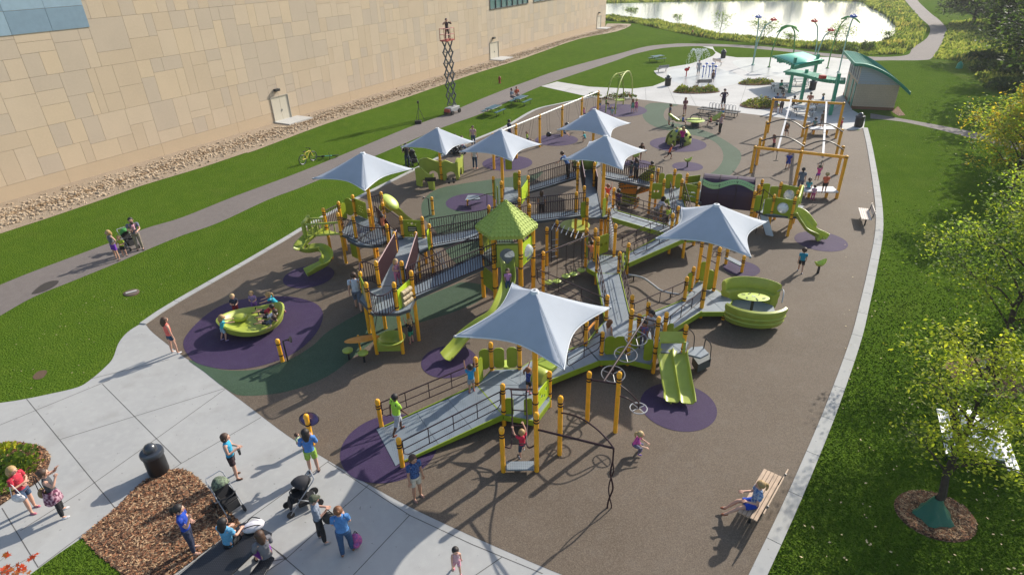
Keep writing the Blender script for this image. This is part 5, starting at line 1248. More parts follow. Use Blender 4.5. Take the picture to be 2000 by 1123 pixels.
# seats: slats run along rz; sitter faces -y local
B1=at(1487,965,.45); B1.z=0; slatbench(B1,R(-130)-PI+PI,'wooden slatted bench at lower right with a woman sitting on it',1.9)
p=at(1690,418,.45); slatbench((p.x,p.y,0),R(-112),'pale wooden slatted bench beside the right kerb, nobody sitting on it',1.7,WOODW)
BLU=mat('blue_table_top',(.02,.09,.13),.4,var=.1)
def picnic(p,rz,lab,m=BLU,L=1.83,edge=True):
    t=thing('picnic_table',lab,'picnic table',loc=(p[0],p[1],0),rz=rz,group='picnic tables')
    q=MB().use(m); 
    for i in range(7): q.box((0,-.33+.11*i,.74),(L,.1,.035))
    q.use(STEEL if edge else m).box((0,-.395,.74),(L,.02,.05)); q.box((0,.395,.741),(L,.02,.05)); q.build('tabletop',None,t,local=True,smooth=False)
    for s in(-1,1):
        q=MB().use(m); 
        for i in range(3): q.box((0,s*.72+(-.1+.1*i),.45),(L,.09,.035))
        q.build('seat',None,t,local=True,smooth=False)
    for x in(-L*.36,L*.36): q=MB().use(DARK); q.tube([(x,-.74,.02),(x,-.72,.42),(x,.72,.421),(x,.74,.02)],.028,6); q.tube([(x,-.25,.43),(x,-.2,.72)],.028,6); q.tube([(x,.25,.43),(x,.2,.72)],.028,6); q.build('leg',None,t,local=True)
    return t
picnic(at(964,225),WRZ,'blue picnic table on the lawn nearer the playground, empty'); picnic(at(1017,205),WRZ,'blue picnic table on the lawn by the path with two people sitting at it'); picnic(at(1283,121),R(28),'small far blue picnic table on the oval lawn')
MESH=mat('sun_glare_mesh',(.8,.8,.8),.4,var=.3,vs=30)  # sun glare on the metal mesh, put into its white colour
picnic(at(1912,842,.74),R(-116),'pale glaring metal mesh picnic table under the near tree',MESH,2.2,False)
slatbench(at(1293,141),R(200),'bench on the oval lawn at the edge of the splash pad',1.5,mat('grey_slats',(.25,.25,.26),.5)); slatbench(at(1402,128),R(120),'pale bench by the far path junction',1.4,WOODW)
slatbench(at(1373,170),R(180),'dark bench behind the flower bed by the splash pad',1.6,mat('dark_slats',(.05,.05,.055),.5))
# mesh bench bottom-left: long black perforated table with side bench
BM_=bpy.data.materials.new('black_mesh'); t_,b_=nodes(BM_); tc=t_.nodes.new('ShaderNodeTexCoord'); vv=t_.nodes.new('ShaderNodeTexVoronoi'); vv.inputs['Scale'].default_value=22; vv.inputs['Randomness'].default_value=0; t_.links.new(tc.outputs['Object'],vv.inputs['Vector'])
rr2=t_.nodes.new('ShaderNodeValToRGB'); rr2.color_ramp.elements[0].position=.3; rr2.color_ramp.elements[0].color=(.055,.058,.066,1); rr2.color_ramp.elements[1].position=.4; rr2.color_ramp.elements[1].color=(.012,.012,.014,1); t_.links.new(vv.outputs['Distance'],rr2.inputs[0]); t_.links.new(rr2.outputs[0],b_.inputs['Base Color']); b_.inputs['Roughness'].default_value=.35
LT=at(410,1085); lt=thing('long_mesh_table','long black perforated table with attached bench at the bottom left, people sitting on it','table',loc=tuple(LT))
def slab(px,z,th=.05,m=BM_,name='tabletop'):
    P=[at(u,v,z) for u,v in px]; q=MB().use(m); q.prism([(p.x,p.y,p.z) for p in P],-th,0); return q.build(name,None,lt,smooth=False,bevel=.01)
T4=[(338,1135),(462,1022),(531,1044),(425,1150)]
slab([(340,1130),(469,1022),(484,1018),(531,1040),(529,1047),(432,1140),(420,1185)],.76)
slab([(470,1123+20),(520,1078),(536,1088),(500,1150)],.46,name='bench_seat')
for u,v in((480,1040),(400,1110)): q=MB().use(DARK); p=at(u,v,.74); q.tube([V(p,0),p],.05,8); q.bar(V(p,.4),V(p,.4)+Vector((.6,-.35,0)),.06,.06); q.build('leg',None,lt)
# info sign
p=at(611,868); h=hz(p,603,807); sg_=thing('info_sign','round purple sign board on a yellow post beside the entry plaza','sign',loc=tuple(p)); post_mesh(p,h,.075,[h-.4]).build('post',None,sg_)
q=MB().use(mat('sign_face',(.09,.07,.22),.4,var=.3,vs=9)); M3=Matrix.Rotation(R(62),3,'X'); c=V(p,h-.28)+Vector((.03,.10,0)); q.ell(c,(.30,.2,.02),n=28,m=4,M3=Matrix.Rotation(R(-8),3,'Z')@M3); q.use(mat('sign_marks',(.5,.5,.6),.5))
for i in range(4): q.box(c+M3@Vector((-.15+.1*i,.03-.03*(i%2),.024)),(.06,.02,.004),rx=R(62))
q.use(DARK).tube([c+M3@Vector((.305*math.cos(k*PI/12),.205*math.sin(k*PI/12),0)) for k in range(24)],.014,5,closed=True); q.build('sign_board',None,sg_)
# hydrants
RED=mat('hydrant_red',(.28,.035,.015),.5)
for u,v,l in((976,163,'small red hydrant on the lawn between the building and the path'),(1352,69,'far red hydrant at the edge of the pond reeds')):
    t=thing('fire_hydrant',l,'hydrant',loc=tuple(at(u,v)),group='red fire hydrants'); q=MB().use(RED); q.lathe([(.17,0),(.17,.06),(.12,.08),(.12,.55),(.16,.57),(.15,.66),(.08,.76),(.03,.8)],n=12); q.build('body',None,t,local=True); q=MB().use(RED); q.tube([(-.22,0,.45),(.22,0,.45)],.055,8); q.tube([(0,0,.42),(0,-.2,.42)],.07,8); q.build('nozzle',None,t,local=True)
for u,v in((1848,132),): 
    p=at(1873,134); t=thing('utility_box','small teal utility marker on the far right lawn','marker',loc=tuple(p)); q=MB().use(mat('teal_marker',(.02,.3,.18),.5)); q.lathe([(.35,0),(.3,.5),(.1,.75),(.03,.8)],n=10); q.build('cover',None,t,local=True)
q=MB().use(DARK); p=at(1740,122); 
# scissor lift ------------------------------------------------------
lp=at(884,222); ztop=hz(lp,878,80); sl=thing('scissor_lift','tall raised scissor lift with a red railed basket parked on the path','scissor lift',loc=tuple(lp))
ld=WD; ln=Vector((-ld.y,ld.x,0)); LW=mat('lift_grey',(.32,.33,.34),.5,var=.15); LR=mat('lift_red',(.35,.05,.035),.45)
q=MB().use(LW); q.box(lp+Vector((0,0,.45)),(1.5,.75,.38),rz=WRZ); q.use(LR).box(lp-ld*.82+Vector((0,0,.42)),(.3,.6,.3),rz=WRZ); q.build('chassis',None,sl,bevel=.03)
for a in(-.6,.6):
    for c in(-.4,.4): q=MB().use(BLK); w_=lp+ld*a+ln*c+Vector((0,0,.2)); M3=Matrix.Rotation(WRZ,3,'Z')@Matrix.Rotation(R(90),3,'X'); q.lathe([(.1,-.07),(.2,-.07),(.2,.07),(.1,.07)],w_,n=14,M3=M3); q.build('wheel',None,sl)
q=MB().use(mat('scissor_steel',(.09,.10,.115),.45,metal=.3)); z0=.8; ns=6; zz=(ztop-z0)/ns; hw=.332
for s in(-.3,.3):
    for i in range(ns):
        a,b=lp+ln*s+Vector((0,0,z0+i*zz)),lp+ln*s+Vector((0,0,z0+(i+1)*zz)); q.bar(a-ld*hw,b+ld*hw,.07,.11,up=ln); q.bar(a+ld*hw+ln*.08,b-ld*hw+ln*.08,.07,.11,up=ln)
for i in range(ns+1): 
    for e in(-hw,hw): q.tube([lp+ln*-.3+ld*e+Vector((0,0,z0+i*zz)),lp+ln*.3+ld*e+Vector((0,0,z0+i*zz))],.035,6)
q.build('scissor_arms',None,sl)
q=MB().use(LR); q.box(lp+Vector((0,0,ztop+.05)),(1.4,.7,.10),rz=WRZ)
for z in(.55,1.05):
    c=[lp+ld*x+ln*y+Vector((0,0,ztop+z)) for x,y in((-.68,-.33),(.68,-.33),(.68,.33),(-.68,.33))]; q.tube(c,.03,6,closed=True)
for x in(-.68,0,.68):
    for y in(-.33,.33): c=lp+ld*x+ln*y+Vector((0,0,ztop)); q.tube([c,c+Vector((0,0,1.05))],.028,6)
q.build('basket',None,sl)
# tripod and case
p=at(820,238); t=thing('camera_tripod','dark camera tripod standing on the lawn edge beside the path','tripod',loc=tuple(p)); h=1.75
for k in range(3): q=MB().use(mat('tripod_leg',(.05,.05,.05),.4)); a=k*2.1+.4; q.tube([(0,0,h-.45),(.5*math.cos(a),.5*math.sin(a),0)],.02,6); q.build('leg',None,t,local=True)
q=MB().use(BLK); q.tube([(0,0,h-.5),(0,0,h-.1)],.03,6); q.box((0,0,h),(.16,.26,.2)); q.lathe([(.05,0),(.06,.12)],(0,-.1,h),n=10,M3=Matrix.Rotation(R(90),3,'X')); q.build('camera',None,t,local=True)
t=thing('equipment_case','small black case lying under the tripod','case',loc=tuple(at(817,242))); q=MB().use(BLK); q.box((0,0,.14),(.6,.35,.28)); q.build('case_body',None,t,local=True,bevel=.04); q=MB().use(DARK); q.tube([(-.12,0,.28),(-.1,0,.34),(.1,0,.34),(.12,0,.28)],.015,5); q.build('handle',None,t,local=True)
t=thing('manhole_cover','round metal cover with a pale bar set in soil on the lawn','manhole cover',loc=tuple(at(257,572))); q=MB().use(mat('rusty_iron',(.12,.09,.07),.7,var=.3)); q.lathe([(.32,0),(.32,.03),(.3,.04)],n=20); q.use(LC).box((0,0,.05),(.45,.12,.03),rz=.6); q.build('lid',None,t,local=True)
# bikes
def bike(p,rz,lab,col,s=.75,kid=True,fall=0):
    t=thing('bicycle',lab,'bicycle',loc=tuple(p),rz=rz,group='bicycles left by the path'); t.rotation_euler=(fall,0,rz); t.scale=(s,)*3
    for x in(-.5,.5):
        q=MB().use(BLK); q.tube([(x+.33*math.cos(k*PI/10),0,.34+.33*math.sin(k*PI/10)) for k in range(20)],.03,6,closed=True); q.use(STEEL); q.tube([(x+.3*math.cos(k*PI/10),0,.34+.3*math.sin(k*PI/10)) for k in range(20)],.012,4,closed=True)
        for k in range(6): q.tube([(x,0,.34),(x+.3*math.cos(k*PI/3),0,.34+.3*math.sin(k*PI/3))],.005,3)
        q.build('wheel',None,t,local=True)
    q=MB().use(mat('bike_'+col[0],col[1],.35,coat=.4)); A,B,C_,D,E_=(-.5,0,.34),(-.1,0,.34),(-.2,0,.75),(.3,0,.8),(.5,0,.34)
    for a,b in((A,B),(B,C_),(C_,A),(B,D),(C_,D),(D,E_)): q.tube([a,b],.03,6)
    q.build('frame',None,t,local=True); q=MB().use(BLK); q.ell((-.22,0,.85),(.14,.07,.04),n=10,m=5); q.tube([(-.2,0,.75),(-.22,0,.83)],.02,5); q.build('saddle',None,t,local=True); q=MB().use(DARK); q.tube([(.3,0,.8),(.28,0,.98)],.02,5); q.tube([(.2,-.25,1.0),(.28,0,.98),(.2,.25,1.0)],.02,5); q.build('handlebar',None,t,local=True); return t
bike(at(603,318),R(60),'small yellow and white child bicycle standing on the lawn beside the path',('yellow',(.6,.5,.05)),1.05); bike(at(640,306)+Vector((0,0,.05)),R(10),'bicycle lying on its side on the lawn beside the path',('teal',(.05,.35,.3)),1.05,fall=R(75))
# strollers
def stroller(p,rz,lab,hc,fc=(.012,.012,.014),s=1.0):
    t=thing('stroller',lab,'stroller',loc=tuple(p),rz=rz,group='baby strollers'); t.scale=(s,)*3
    fr=MB().use(STEEL)
    for y in(-.24,.24):
        fr.tube([(.42,y,.12),(.1,y,.5),(-.35,y,.98)],.016,6); fr.tube([(-.38,y,.12),(.12,y*.95,.55)],.016,6)
    fr.tube([(-.35,-.24,.98),(-.42,-.2,1.04),(-.42,.2,1.04),(-.35,.24,.98)],.02,6); fr.tube([(-.38,-.24,.14),(-.38,.24,.14)],.014,5); fr.build('frame',None,t,local=True)
    for x,y,r_ in((.42,-.22,.11),(.42,.22,.11),(-.38,-.26,.14),(-.38,.26,.14)):
        q=MB().use(BLK); M3=Matrix.Rotation(R(90),3,'X'); q.lathe([(r_*.6,-.02),(r_,-.02),(r_,.02),(r_*.6,.02)],(x,y,r_),n=14,M3=M3); q.use(STEEL).lathe([(r_*.62,-.012),(r_*.62,.012)],(x,y,r_),n=10,M3=M3); q.build('wheel',None,t,local=True)
    q=MB().use(mat('stroller_seat',fc,.8)); q.box((.1,0,.46),(.38,.4,.06)); q.box((-.12,0,.68),(.07,.4,.46),ry=R(-22)); q.box((.34,0,.34),(.06,.36,.24),ry=R(-20))
    for y in(-.2,.2): q.box((.04,y,.54),(.36,.03,.16))
    q.box((-.1,0,.24),(.5,.36,.14)); q.build('seat',None,t,local=True,bevel=.02)
    q=MB().use(hc); n=9; vs=[]
    for i in range(6):
        th=R(20+i*24)
        for k in range(n): a=PI*k/(n-1); vs.append((-.06-.36*math.cos(th)*math.sin(a)*.9,.24*math.cos(a),.82+.30*math.sin(th)*math.sin(a)))
    q.add(vs,[(i*n+k,i*n+k+1,(i+1)*n+k+1,(i+1)*n+k) for i in range(5) for k in range(n-1)]); o=q.build('canopy_hood',None,t,local=True); sm=o.modifiers.new('s','SOLIDIFY'); sm.thickness=.015
    q=MB().use(BLK); q.tube([(.18,-.22,.62),(.27,-.1,.64),(.27,.1,.64),(.18,.22,.62)],.02,6); q.build('tray',None,t,local=True); return t
HB=mat('hood_black',(.02,.02,.025),.8); HP=mat('hood_pattern',(.20,.26,.16),.8,col2=(.03,.03,.03),vs=14); HG=mat('hood_green',(.05,.28,.05),.7)
stroller(at(449,992),R(-40),'black stroller with a patterned hood at the corner of the mulch bed',HP,s=.98); stroller(at(594,988),R(-148),'dark stroller with its hood towards the camera on the plaza between the women',HB,s=.95)
stroller(at(256,484),R(-35),'black stroller with green trim beside the family on the path',HG); stroller(at(808,322),R(-60),'dark stroller on the grass beside the man in black',HB); stroller(at(886,300),R(-50),'dark stroller under the canopy nearest the lawn kerb',HB,s=.9); stroller(at(897,302),R(-20),'second stroller, in the shade right of another one by the lawn kerb',HB,s=.9)
# bags
t=thing('tote_bag','white tote bag with black straps lying on the black mesh table','bag',loc=tuple(at(497,1033,.76))); q=MB().use(mat('white_cloth',(.7,.68,.72),.8,var=.15,vs=6)); q.ell((0,0,.11),(.27,.17,.13),n=14,m=8,M3=Matrix.Rotation(.5,3,'Z')); q.build('bag_body',None,t,local=True); q=MB().use(BLK); q.tube(cr([(-.2,-.1,.12),(-.1,-.16,.25),(.1,-.1,.26),(.2,0,.14)],4),.014,5); q.tube(cr([(-.2,.08,.14),(-.05,.14,.27),(.15,.12,.24)],4),.014,5); q.build('strap',None,t,local=True)
t=thing('backpack','pink and purple child backpack on the plaza held beside the woman in jeans','backpack',loc=tuple(at(698,1066))); q=MB().use(mat('pink_pattern',(.55,.10,.25),.7,col2=(.15,.06,.25),vs=16)); q.ell((0,0,.24),(.16,.11,.22),n=12,m=8); q.ell((0,-.1,.16),(.11,.06,.1),n=10,m=6); q.build('bag_body',None,t,local=True); q=MB().use(BLK); q.tube(cr([(-.05,.06,.4),(0,.05,.5),(.05,.06,.4)],4),.014,5); q.build('strap',None,t,local=True)
# ================================================================ RESTROOM
RP=[at(1519+128,207),at(1750,221),at(1783,160),at(1640,150)]
fw0=at(1662,214); fw1=at(1741,216)     # front (gable) wall foot
p0,p1=at(1664,213),at(1744.4,216.5)
gd=(p1-p0).normalized(); gn=Vector((-gd.y,gd.x,0)); GW=(p1-p0).length; GL_=6.3
rb=thing('restroom_building','small block restroom with a curved green metal roof beside the plaza','building',loc=tuple(p0))
BLKM=layered('tan_block',(.60,.47,.34),[(1,.35,.65,(.54,.42,.30),.7,4),(30,.45,.6,(.30,.24,.17),.3,3)],rough=.9,bump=.3,bs=50,bd=.01)
eh=hz(p0,1674,165); eh2=hz(p1,1752,166); 
WHT=2.2
q=MB().use(BLKM); P4=[p0,p1,p1+gn*GL_,p0+gn*GL_]; q.prism([(p.x,p.y) for p in P4],0,WHT)
q.build('wall',None,rb,smooth=False)
q=MB().use(mat('mortar',(.46,.36,.26),.9))
for i in range(1,13): z=i*.2; a,b=p0-gn*.006+Vector((0,0,z)),p1-gn*.006+Vector((0,0,z)); q.bar(a,b,.012,.018); a,b=p0-gd*.006+Vector((0,0,z)),p0-gd*.006+gn*GL_+Vector((0,0,z)); q.bar(a,b,.012,.018)
for i in range(12):
    for k in range(int(GW/.4)+1):
        x=k*.4+(.2 if i%2 else 0)
        if x<GW: q.bar(p0+gd*x-gn*.006+Vector((0,0,i*.2+.01)),p0+gd*x-gn*.006+Vector((0,0,i*.2+.19)),.018,.012,up=gn)
q.build('mortar_joints',None,rb,smooth=False)
q=MB().use(mat('brick_base',(.20,.09,.05),.9)); q.prism([tuple((p)[:2]) for p in(p0-gd*.03-gn*.03,p1+gd*.03-gn*.03,p1+gd*.03+gn*(GL_+.03),p0-gd*.03+gn*(GL_+.03))],0,.25); q.build('base_course',None,rb,smooth=False)
# gable siding follows the curved roof
def roofz(t): return 3.95-1.7*(max(0,t+.1)/1.12)**1.7
SID=mat('blue_siding',(.42,.46,.52),.5,metal=.1); q=MB().use(SID); n=12
for k in range(n):
    t0_,t1_=k/n,(k+1)/n; a,b=p0+gd*GW*t0_,p0+gd*GW*t1_
    for e in(0,):
        o=gn*(e+(-.004 if e==0 else .004)); q.add([a+o+Vector((0,0,WHT)),b+o+Vector((0,0,WHT)),b+o+Vector((0,0,roofz(t1_))),a+o+Vector((0,0,roofz(t0_)))],[(0,1,2,3) if e==0 else (3,2,1,0)])
for i in range(8):
    z=WHT+.1+i*.18; tt=max([t/40 for t in range(41) if roofz(t/40)>z+.02] or [0]); 
    if tt>.1: q.use(mat('siding_shadow',(.33,.37,.43),.6)).bar(p0-gn*.012+Vector((0,0,z)),p0+gd*GW*tt-gn*.012+Vector((0,0,z)),.02,.03)
q.build('gable_siding',None,rb,smooth=False)
q=MB().use(SID)
for k in range(n):
    a,b=p0+gd*GW*k/n+gn*GL_,p0+gd*GW*(k+1)/n+gn*GL_; q.add([a+Vector((0,0,WHT)),b+Vector((0,0,WHT)),b+Vector((0,0,roofz((k+1)/n))),a+Vector((0,0,roofz(k/n)))],[(3,2,1,0)])
q.build('gable_siding',None,rb,smooth=False)
q=MB().use(BLKM); x=p0; q.prism([tuple(p[:2]) for p in(p0,p0+gd*.15,p0+gd*.15+gn*GL_,p0+gn*GL_)],WHT,roofz(0)-.02); q.build('upper_wall',None,rb,smooth=False)
GT=mat('green_trim',(.015,.22,.14),.4); GRF=mat('green_metal_roof',(.06,.38,.27),.35,metal=.15,var=.2,vs=2)
q=MB().use(GRF); vs=[]; n=14; o_=.55
for e in(-.7,GL_+.7):
    for k in range(n+1): t=-.22+1.46*k/n; p=p0+gd*GW*t+gn*e; vs.append(p+Vector((0,0,roofz(t)+.12))) 
m_=n+1; vs2=[v-Vector((0,0,.14)) for v in vs]; N_=len(vs)
fs=[(k,k+1,m_+k+1,m_+k) for k in range(n)]+[(N_+k,N_+m_+k,N_+m_+k+1,N_+k+1) for k in range(n)]
q.add(vs+vs2,fs); q.use(GT)
for e0 in(0,m_): q.add([vs[e0+k] for k in range(m_)]+[vs2[e0+k]-Vector((0,0,.1)) for k in range(m_)],[(k,m_+k,m_+k+1,k+1) if e0==0 else (k,k+1,m_+k+1,m_+k) for k in range(n)])
for e0 in(0,n): a,b=vs[e0],vs[m_+e0]; q.bar(a-Vector((0,0,.1)),b-Vector((0,0,.1)),.05,.26)
for i in range(1,19): e=-.7+(GL_+1.4)*i/19; q.tube([p0+gd*GW*(-.22+1.46*k/n)+gn*e+Vector((0,0,roofz(-.22+1.46*k/n)+.13)) for k in range(n+1)],.018,4)
q.build('roof',None,rb)
for i in range(5):
    e=.15+i*1.2; q=MB().use(DARK); c=p0+gn*(e+.5)-gd*.02+Vector((0,0,3.0)); q.box(c,(.06,.62,1.1),rz=math.atan2(gd.y,gd.x)); q.use(mat('white_frame',(.6,.62,.62),.5)); [q.box(c-gd*.02+gn*k_*.33,(.06,.06,1.2),rz=math.atan2(gd.y,gd.x)) for k_ in(-1,1)]; q.build('window',None,rb,smooth=False)
for e in(.9,2.6,5.2):
    q=MB().use(GT); c=p0+gn*e-gd*.02+Vector((0,0,1.1)); q.box(c,(.06,.8,2.1),rz=math.atan2(gd.y,gd.x)); q.build('door',None,rb,smooth=False)
sheet('mulch_patch',pxs('1742,219 1754,208 1768,226 1755,227'),.012,MULCH)
# ================================================================ PERGOLAS
PG=mat('pergola_green',(.045,.34,.21),.45,var=.15,vs=3)
pgm=thing('pergola','green slatted shade pergola with four posts over the plaza tables','pergola',loc=tuple(at(1570,170)))
f=[(1537,180),(1583,182),(1592,158),(1548,160)]
pz=3.4
tops_=[at(1548,130,pz),at(1590,124,pz),at(1575,106,pz),at(1530,110,pz)]
px_=[(1540,183,1550,114),(1583,172,1594,106),(1560,150,1566,105)]
base=[at(1540,183),at(1584,177),at(1592,156),at(1550,160)]
A_,B_=at(1541,182),at(1585,172)
for p,h in((A_,hz(A_,1553,113)),(B_,hz(B_,1594.5,106))): q=MB().use(PG); q.box((p.x,p.y,h/2),(.24,.24,h)); q.build('post',None,pgm,smooth=False)
pz=hz(A_,1553,127); Lc,Bc,Rc,Tc=at(1511,112,pz),at(1553,130.5,pz),at(1606,119,pz),at(1568,104,pz)
q=MB().use(PG)
for k in(.04,.14): q.bar(Bc.lerp(Lc,k)-(Rc-Bc)*.02-Vector((0,0,.22)),Rc.lerp(Tc,k)+(Rc-Bc)*.03-Vector((0,0,.22)),.09,.26)
q.build('beam',None,pgm,smooth=False); q=MB().use(PG)
for k in(.7,.8): q.bar(Bc.lerp(Lc,k)-Vector((0,0,.22)),Rc.lerp(Tc,k)-Vector((0,0,.22)),.09,.26)
q.build('beam',None,pgm,smooth=False); q=MB().use(PG)
for k in range(10): t=k/9; q.bar(Bc.lerp(Lc,t)-(Rc-Bc)*.03+Vector((0,0,.02)),Bc.lerp(Lc,t)+(Rc-Bc)*.12+Vector((0,0,.02)),.14,.2)
q.build('slats',None,pgm,smooth=False); q=MB().use(PG)
for k in range(10): t=k/9; q.bar(Rc.lerp(Tc,t)-(Rc-Bc)*.12+Vector((0,0,.0)),Rc.lerp(Tc,t)+(Rc-Bc)*.05,.14,.2)
q.build('slats',None,pgm,smooth=False)
q=MB().use(mat('green_sheet_roof',(.025,.42,.27),.4,metal=.1)); m_=9; vs=[]
for k in range(m_):
    t=k/(m_-1); z=Vector((0,0,.14+.05*math.sin(PI*t))); vs+=[Bc.lerp(Lc,t)+(Rc-Bc)*.02+z,Rc.lerp(Tc,t)-(Rc-Bc)*.02+z]
q.add(vs,[(2*k,2*k+1,2*k+3,2*k+2) for k in range(m_-1)]); o=q.build('roof_sheet',None,pgm); sm=o.modifiers.new('s','SOLIDIFY'); sm.thickness=.05
pg2=thing('pergola','low curved green pergola beam on three posts nearer the playground','pergola',loc=tuple(at(1590,200)))
bs3=[at(1562,202),at(1622,226),at(1540+6,181)]
bs3=[at(1563,202),at(1621,225)]
for p,h in((bs3[0],hz(bs3[0],1575,136)),(bs3[1],hz(bs3[1],1638.6,144))): q=MB().use(PG); q.box((p.x,p.y,h/2),(.24,.24,h)); q.build('post',None,pg2,smooth=False)
pz=hz(bs3[0],1573,148); q=MB().use(PG); pts_=cr([at(u,v,pz) for u,v in((1536,143),(1556,145),(1580,149),(1605,156),(1628,159.5),(1651,161))],4)
for o_ in(-.3,.3):
    for a,b in zip(pts_,pts_[1:]): d=(b-a).normalized(); N=Vector((-d.y,d.x,0)); q.bar(a+N*o_,b+N*o_,.1,.26)
for a,b in zip(pts_,pts_[1:]):
    d=(b-a).normalized(); N=Vector((-d.y,d.x,0))
    for t in(.0,.5): c=a.lerp(b,t)+Vector((0,0,.19)); q.bar(c-N*.75,c+N*.75,.16,.12)
q.build('beam',None,pg2,smooth=False)
t=thing('red_box','small red box lying on top of the nearer pergola beam','box',loc=tuple(at(1606,154,pz+.26))); q=MB().use(mat('red_box_paint',(.5,.02,.02),.4)); q.box((0,0,.15),(.55,.4,.3)); q.build('box_body',None,t,local=True,bevel=.03)
GM=mat('grey_mesh_table',(.42,.44,.46),.4)
def loopt(u,v,rz,lab):
    t=picnic(at(u,v),rz,lab,GM,1.8,False); return t
loopt(1522,178,R(-10),'grey picnic table under the pergola left side, a person in green sitting at it'); loopt(1563,166,R(-10),'grey picnic table in the shade under the middle of the pergola'); loopt(1568,225,R(-15),'grey picnic table in front of the low pergola beam'); loopt(1605,214,R(-15),'grey picnic table beside the restroom corner, two people sitting at it')
# flower beds
def clump(name,lab,cx,cy,rx,ry,h,n,cols,seed,soil=True,rz=0,ls=.16,group='flower beds on the plaza'):
    rr=random.Random(seed); t=thing(name,lab,'flower bed' if soil else 'shrub',loc=(cx,cy,0),group=group)
    q=MB()
    for i in range(n):
        a=rr.uniform(0,6.283); r_=math.sqrt(rr.random()); x=rx*r_*math.cos(a); y=ry*r_*math.sin(a); X_=x*math.cos(rz)-y*math.sin(rz); Y_=x*math.sin(rz)+y*math.cos(rz)
        bump=.55+.45*noise.noise(Vector((cx+X_*1.3,cy+Y_*1.3,seed))); z=h*(1-r_**3*.7)*bump*rr.uniform(.35,1.15); q.use(rr.choice(cols)); s=ls*rr.uniform(.6,1.4)
        d=Vector((rr.uniform(-1,1),rr.uniform(-1,1),rr.uniform(-.1,1))).normalized(); e=d.orthogonal().normalized(); p=Vector((cx+X_,cy+Y_,max(.05,z)))
        q.add([p-e*s*.3,p+d*s*.5+e*s*.0-e*s*.32,p+d*s,p+d*s*.5+e*s*.32],[(0,1,2,3)])
    q.build('foliage',None,t,smooth=False)
    if soil: s_=MB().use(MULCH); s_.prism([(cx+(rx+.15)*math.cos(k*PI/12)*math.cos(rz)-(ry+.15)*math.sin(k*PI/12)*math.sin(rz),cy+(rx+.15)*math.cos(k*PI/12)*math.sin(rz)+(ry+.15)*math.sin(k*PI/12)*math.cos(rz)) for k in range(24)],.0,.06); s_.build('soil',None,t,smooth=False)
    return t
def leafm(n,c): 
    m=mat(n,c,.6,var=.25,vs=3,spec=.3); t_=m.node_tree; b_=t_.nodes['Principled BSDF']; tl=t_.nodes.new('ShaderNodeBsdfTranslucent'); tl.inputs[0].default_value=(min(1,c[0]*3.0),min(1,c[1]*2.7),c[2]*1.3,1); mx=t_.nodes.new('ShaderNodeMixShader'); mx.inputs[0].default_value=.5
    t_.links.new(b_.outputs[0],mx.inputs[1]); t_.links.new(tl.outputs[0],mx.inputs[2]); t_.links.new(mx.outputs[0],t_.nodes['Material Output'].inputs['Surface']); return m
L_D=leafm('dark_leaf',(.035,.07,.015)); L_M=leafm('mid_leaf',(.07,.12,.02)); L_Y=leafm('yellow_green_leaf',(.17,.22,.03)); L_F=leafm('yellow_bloom',(.45,.38,.05)); L_R=leafm('russet_leaf',(.14,.08,.04)); L_G=leafm('gold_leaf',(.30,.24,.03)); L_P=leafm('pale_green_leaf',(.12,.20,.04))
FC=[L_D,L_M,L_M,L_Y,L_R]
clump('flower_bed','flower bed in front of the dark bench and splash pad',*at(1360,180)[:2],2.3,.9,.75,1500,FC,1,rz=-.05)
for du in(-26,26): p=at(1360+du,178); clump('flower_bed','round yellow green grass clump at the %s end of the bed by the dark bench'%('left' if du<0 else 'right'),p.x,p.y,.65,.6,.8,500,[L_Y,L_Y,L_F,L_M],20+du)
clump('flower_bed','far flower bed between the splash pad and the pergola',*at(1478,164)[:2],1.9,.9,.8,1300,FC+[L_Y],3)
clump('flower_bed','flower bed nearest the track ride with yellow grasses',*at(1484,207)[:2],1.7,1.3,.9,1600,FC+[L_Y,L_F],4)
clump('shrub','low shrub strip behind the arch swing',*at(1210,193)[:2],1.8,.5,.7,700,[L_D,L_M,L_R],6,soil=False,group='low shrubs'); clump('shrub','small shrub at the head of the swing frame',*at(1160,189)[:2],.7,.4,.6,300,[L_D,L_M],7,soil=False,group='low shrubs')
for i,(u,v,s,c_) in enumerate(((40,893,.55,[L_M,L_P]),(20,915,.5,[L_D,L_M]),(48,915,.45,[L_M,L_Y]),(5,935,.5,[L_D,L_M]),(8,880,.35,[L_Y,L_F]),(18,952,.4,[L_M,L_P]))):
    p=at(u,v); clump('garden_plant',['tall green plant in the left mulch bed','dark green plant low in the left mulch bed','light green plant at the bed edge behind the red-top woman','dark plant at the photo left edge in the mulch bed','pale yellow plant at the top of the left mulch bed','green plant at the lower end of the left mulch bed'][i],p.x,p.y,s,s*.8,.42,200,c_,30+i,soil=False,group='plants in the left mulch bed',ls=.13)
